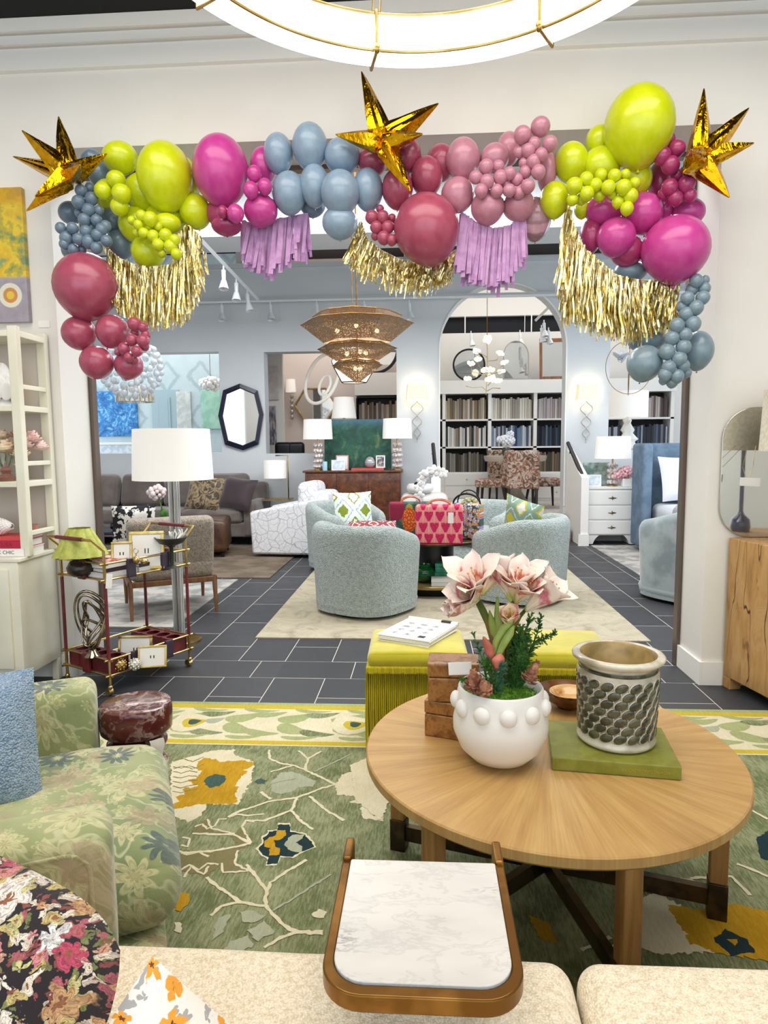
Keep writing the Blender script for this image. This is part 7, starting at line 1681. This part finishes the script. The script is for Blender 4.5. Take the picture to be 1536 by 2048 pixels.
MB().rbox((xl+.08, -1.9, .05), (1.3, .40, .34), .04, 3).build('bed_frame', m_hb, bd_, smooth=180); MB().rbox((xl+.10, -1.88, .34), (1.28, .40, .60), .09, 4, puff=.02).build('mattress', M('grey_white_bedding', 'd6d8dc', .85), bd_, smooth=180)
MB().rbox((xl+.05, -1.95, .30), (1.28, -.45, .68), .10, 5, puff=.03, jit=.03).build('duvet', M('silver_duvet', 'b3b8bd', .8, col2='979ca0', ns=5), bd_, smooth=180)
for k, (x, rz) in enumerate(((xl+.42, .15), (xl+.95, -.1))): dd = cushion(('white euro pillow propped near the left wing of the headboard', 'white euro pillow hidden further right on the bed')[k], (3.85+x, 8.48, .93), (math.radians(-16), 0, rz), .60, .58, .20, M('white_cotton', 'dcdde2', .85), 'white pillows on the bed')

# ================================================================ THROUGH THE LEFT OPENINGS
yy = 12.379
def blue_p():
    n = NT('blue_painting'); f = n.noise(n.co(), 5, 5, .7, dist=2.2); n.set(col=n.ramp(f, [(.3, '123a74'), (.45, '2468a8'), (.55, '3f8cc4'), (.64, '8fc0dc'), (.72, '1d4f90')]), rough=.5); return n.mat
canvas('vivid blue fern painting in the room seen through the left opening', 192, 782, 273, 873, yy, blue_p())
canvas('pale mint heron panel at the right of the left opening', 404, 781, 440, 858, yy, M('mint_panel', 'a3cbb8', .7, col2='8dbba8', ns=6))
dq0, dq1 = aty(305, 780, yy), aty(352, 780, yy)
d2 = MB(); X_ = (dq0.x, dq1.x); d2.box((X_[0]-.03, yy, 0), (X_[1]+.05, yy+.06, dq0.z)).box((X_[0]+.12, yy-.02, .9), (X_[1]-.12, yy, dq0.z-.14)).box((X_[0]+.16, yy-.025, .94), (X_[1]-.16, yy-.018, dq0.z-.18)); struct('door_1', d2, M('blue_grey_door', '9db3bb', .6), smooth=0)
canvas('tall silvered panel beside the blue door in the left opening', 357, 783, 381, 905, yy, M('silver_panel', 'c9cfcb', .4, col2='b4bcb8', ns=9)); 
wt = thing('side_table', 'white pedestal table under the blue painting in the left opening', 'side table', (aty(242, 880, 11.6).x, 11.6, 0)); MB().box((-.32, -.25, 1.05), (.32, .25, 1.42)).build('apron', m_bl, wt, smooth=0); MB().rbox((-.36, -.28, 1.42), (.36, .28, 1.46), .01, 2).build('top', m_wht, wt); MB().lathe([(0, 0), (.25, 0), (.1, .1), (.1, 1.05), (0, 1.05)], 24).build('pedestal', m_wht, wt)
fw = thing('floral_chandelier', 'white blossom pendant at the top right of the left opening', 'pendant', aty(421, 768, 11.4)); mb = MB(); blobs(mb, (0, 0, 0), .16, 40, .045, .6); mb.build('blooms', m_wht, fw, smooth=60)['kind'] = 'stuff'; MB().tube([(0, 0, 0), (0, 0, 4.88-fw.location.z)], .005, 5).build('hanging_rod', m_brass, fw)
# gallery: inner partition, art, sconce, shade lamp, round mirror, bookcase
struct('wall_gallery_inner', MB().box((-2.74, 11.3, 0), (aty(566, 800, 11.3).x, 11.4, 4.9)).box((-2.74, 10.26, 2.95), (-.3, 11.4, 3.1)), m_trim, smooth=0)
canvas('pale abstract artwork at the upper left inside the middle opening', 530, 733, 556, 800, 11.27, M('pale_abstract', 'c9c4c6', .7, col2='dcd2ce', ns=8)); canvas('dark abstract with wooden edge at the lower left inside the middle opening', 530, 812, 551, 890, 11.0, M('dark_abstract', '4c4858', .6, col2='a39a9c', ns=16, stretch=(3, 1, .5)))
q = aty(583, 772, 12.85); gs = thing('wall_sconce', 'small white shaded sconce on the blush wall through the middle opening', 'sconce', (q.x, 12.88, q.z)); MB().lathe([(.10, -.12), (.085, .12)], 24, c=(0, -.1, 0)).build('shade', m_shade, gs); w = MB()
for k in range(5): w.sph((0, -.05, -.2-.1*k), (.035, .02, .045), 8, 6)
w.build('drop', M('silver_wire', 'b3ada4'), gs)
gm = thing('mirror', 'hexagonal gold framed mirror on the blush wall through the middle opening', 'mirror', (aty(630, 815, 12.8).x, 12.86, aty(630, 810, 12.8).z)); HX = [(.40*cos(PI/3*k), .36*sin(PI/3*k)) for k in range(6)]; MB().tube([(a, -.01, b) for a, b in HX], .022, 6, closed=True).build('frame', m_gold, gm); MB().poly([(a, -.005, b) for a, b in HX[::-1]][::-1]).build('glass', m_mirr, gm, smooth=0)
gl2 = thing('table_lamp', 'large grey white lampshade behind the green painting', 'lamp', (aty(688, 838, 10.6).x, 10.6, .01)); zz2 = aty(688, 838, 10.6).z; MB().lathe([(.20, zz2), (.155, zz2+.33)], 32).lathe([(.15, zz2+.33), (.197, zz2)], 32).build('shade', m_shade, gl2, smooth=50); MB().lathe([(0, 0), (.16, 0), (.02, .05), (.02, zz2+.05), (0, zz2+.05)], 20).build('stand', m_gold, gl2)
q0, q1 = aty(713, 793, 12.2), aty(793, 840, 12.2); x0, x1 = q0.x, -.33
gb = thing('bookcase', 'dark topped bookcase of sample books in the middle opening', 'bookcase', ((x0+x1)/2, 12.2, 0)); hw2 = (x1-x0)/2
MB().box((-hw2, 0, q0.z-.03), (hw2, .35, q0.z)).build('top', m_blk, gb, smooth=0); MB().box((-hw2, 0, 0), (hw2, .35, q1.z-.25)).build('base', m_wht, gb, smooth=0); MB().box((-hw2, .33, q1.z-.25), (hw2, .35, q0.z-.03)).build('back_panel', m_blk, gb, smooth=0); MB().box((-hw2-.03, -.02, q0.z+.02), (hw2, .36, q0.z+.42)).build('cornice', m_wht, gb, smooth=0)
for s in (-1, 1): MB().box((s*hw2-.01, 0, q1.z-.25), (s*hw2+.01, .33, q0.z-.03)).build('side', m_blk, gb, smooth=0)
fill(x0+.03, x1-.03, q1.z-.248, q0.z-q1.z+.17, ['6c5a50', '8c7c70', 'a49a90', '5c5450', '7c6c64'], 'in the dark topped bookcase through the middle opening', 12.22, (.03, .06))
rmx = thing('mirror', 'round black framed mirror cut by the right edge of the middle opening', 'mirror', (aty(748, 752, 12.15).x, 12.3, q0.z+.43), rot=(-.08, 0, 0)); R7 = .42; MB().tube([(R7*cos(2*PI*k/40), 0, R7+R7*sin(2*PI*k/40)) for k in range(40)], .03, 6, closed=True).build('frame', m_blk, rmx, smooth=60); MB().poly([(R7*cos(2*PI*k/40), -.002, R7+R7*sin(2*PI*k/40)) for k in range(40)]).build('glass', m_mirr, rmx, smooth=0)
for px, lab in ((567, 'black rounded chair back at the sill of the middle opening'), (592, 'grey and black chair back beside the other at the sill of the middle opening')):
    q = aty(px, 895, 10.6); t = thing('chair_back', lab, 'chair', (q.x, 10.6, 0)); MB().rbox((-.14, -.06, .75), (.14, .06, 1.44), .06, 4).build('backrest', m_blk, t, smooth=180); MB().rbox((-.18, -.40, .42), (.18, .06, .52), .03, 3).build('seat', m_blk, t, smooth=180)
    for a in (-.15, .15):
        for b in (-.36, .02): MB().cyl((a, b, 0), (a, b, .42), .015, 8).build('leg', m_blk, t)
# ================================================================ LIGHT
wd = bpy.data.worlds.new('world'); bpy.context.scene.world = wd; wd.use_nodes = True
bgn = wd.node_tree.nodes['Background']; bgn.inputs[0].default_value = (.80, .90, 1.0, 1); bgn.inputs[1].default_value = 2.2
def area(name, loc, size, power, col, rot=(0, 0, 0)):
    l = bpy.data.lights.new(name, 'AREA'); l.shape = 'RECTANGLE'; l.size = size[0]; l.size_y = size[1]; l.energy = power; l.color = col
    o = bpy.data.objects.new(name, l); C.objects.link(o); o.location = loc; o.rotation_euler = rot; return o
area('front_track_lamps', (0, 1.2, 4.3), (5, 2.5), 185, (1, .93, .82))
area('far_track_lamps', (0, 6.0, 4.28), (8, 1.8), 430, (.96, .98, 1))
area('arch_lamps', (2, 11.6, 4.7), (4, 1.5), 85, (1, .95, .88))
area('gallery_lamps', (-1.5, 11.6, 4.7), (2, 1.5), 70, (1, .93, .86))
area('powder_lamps', (-4.5, 11.3, 4.7), (2.5, 1.2), 90, (1, .97, .93))
area('street_daylight', (6.45, 7.0, 2.1), (3.0, 5.6), 90, (.62, .82, 1), (0, PI/2, 0))
vs = bpy.context.scene.view_settings
vs.view_transform = 'Standard'; vs.look = 'None'; vs.exposure = 0; vs.gamma = 1; vs.use_curve_mapping = False
cy_ = bpy.context.scene.cycles
cy_.max_bounces = 7; cy_.diffuse_bounces = 3; cy_.glossy_bounces = 3; cy_.transmission_bounces = 5; cy_.transparent_max_bounces = 8
cy_.caustics_reflective = False; cy_.caustics_refractive = False; cy_.use_adaptive_sampling = True; cy_.adaptive_threshold = .025; cy_.use_denoising = True
cy_.sample_clamp_indirect = 6
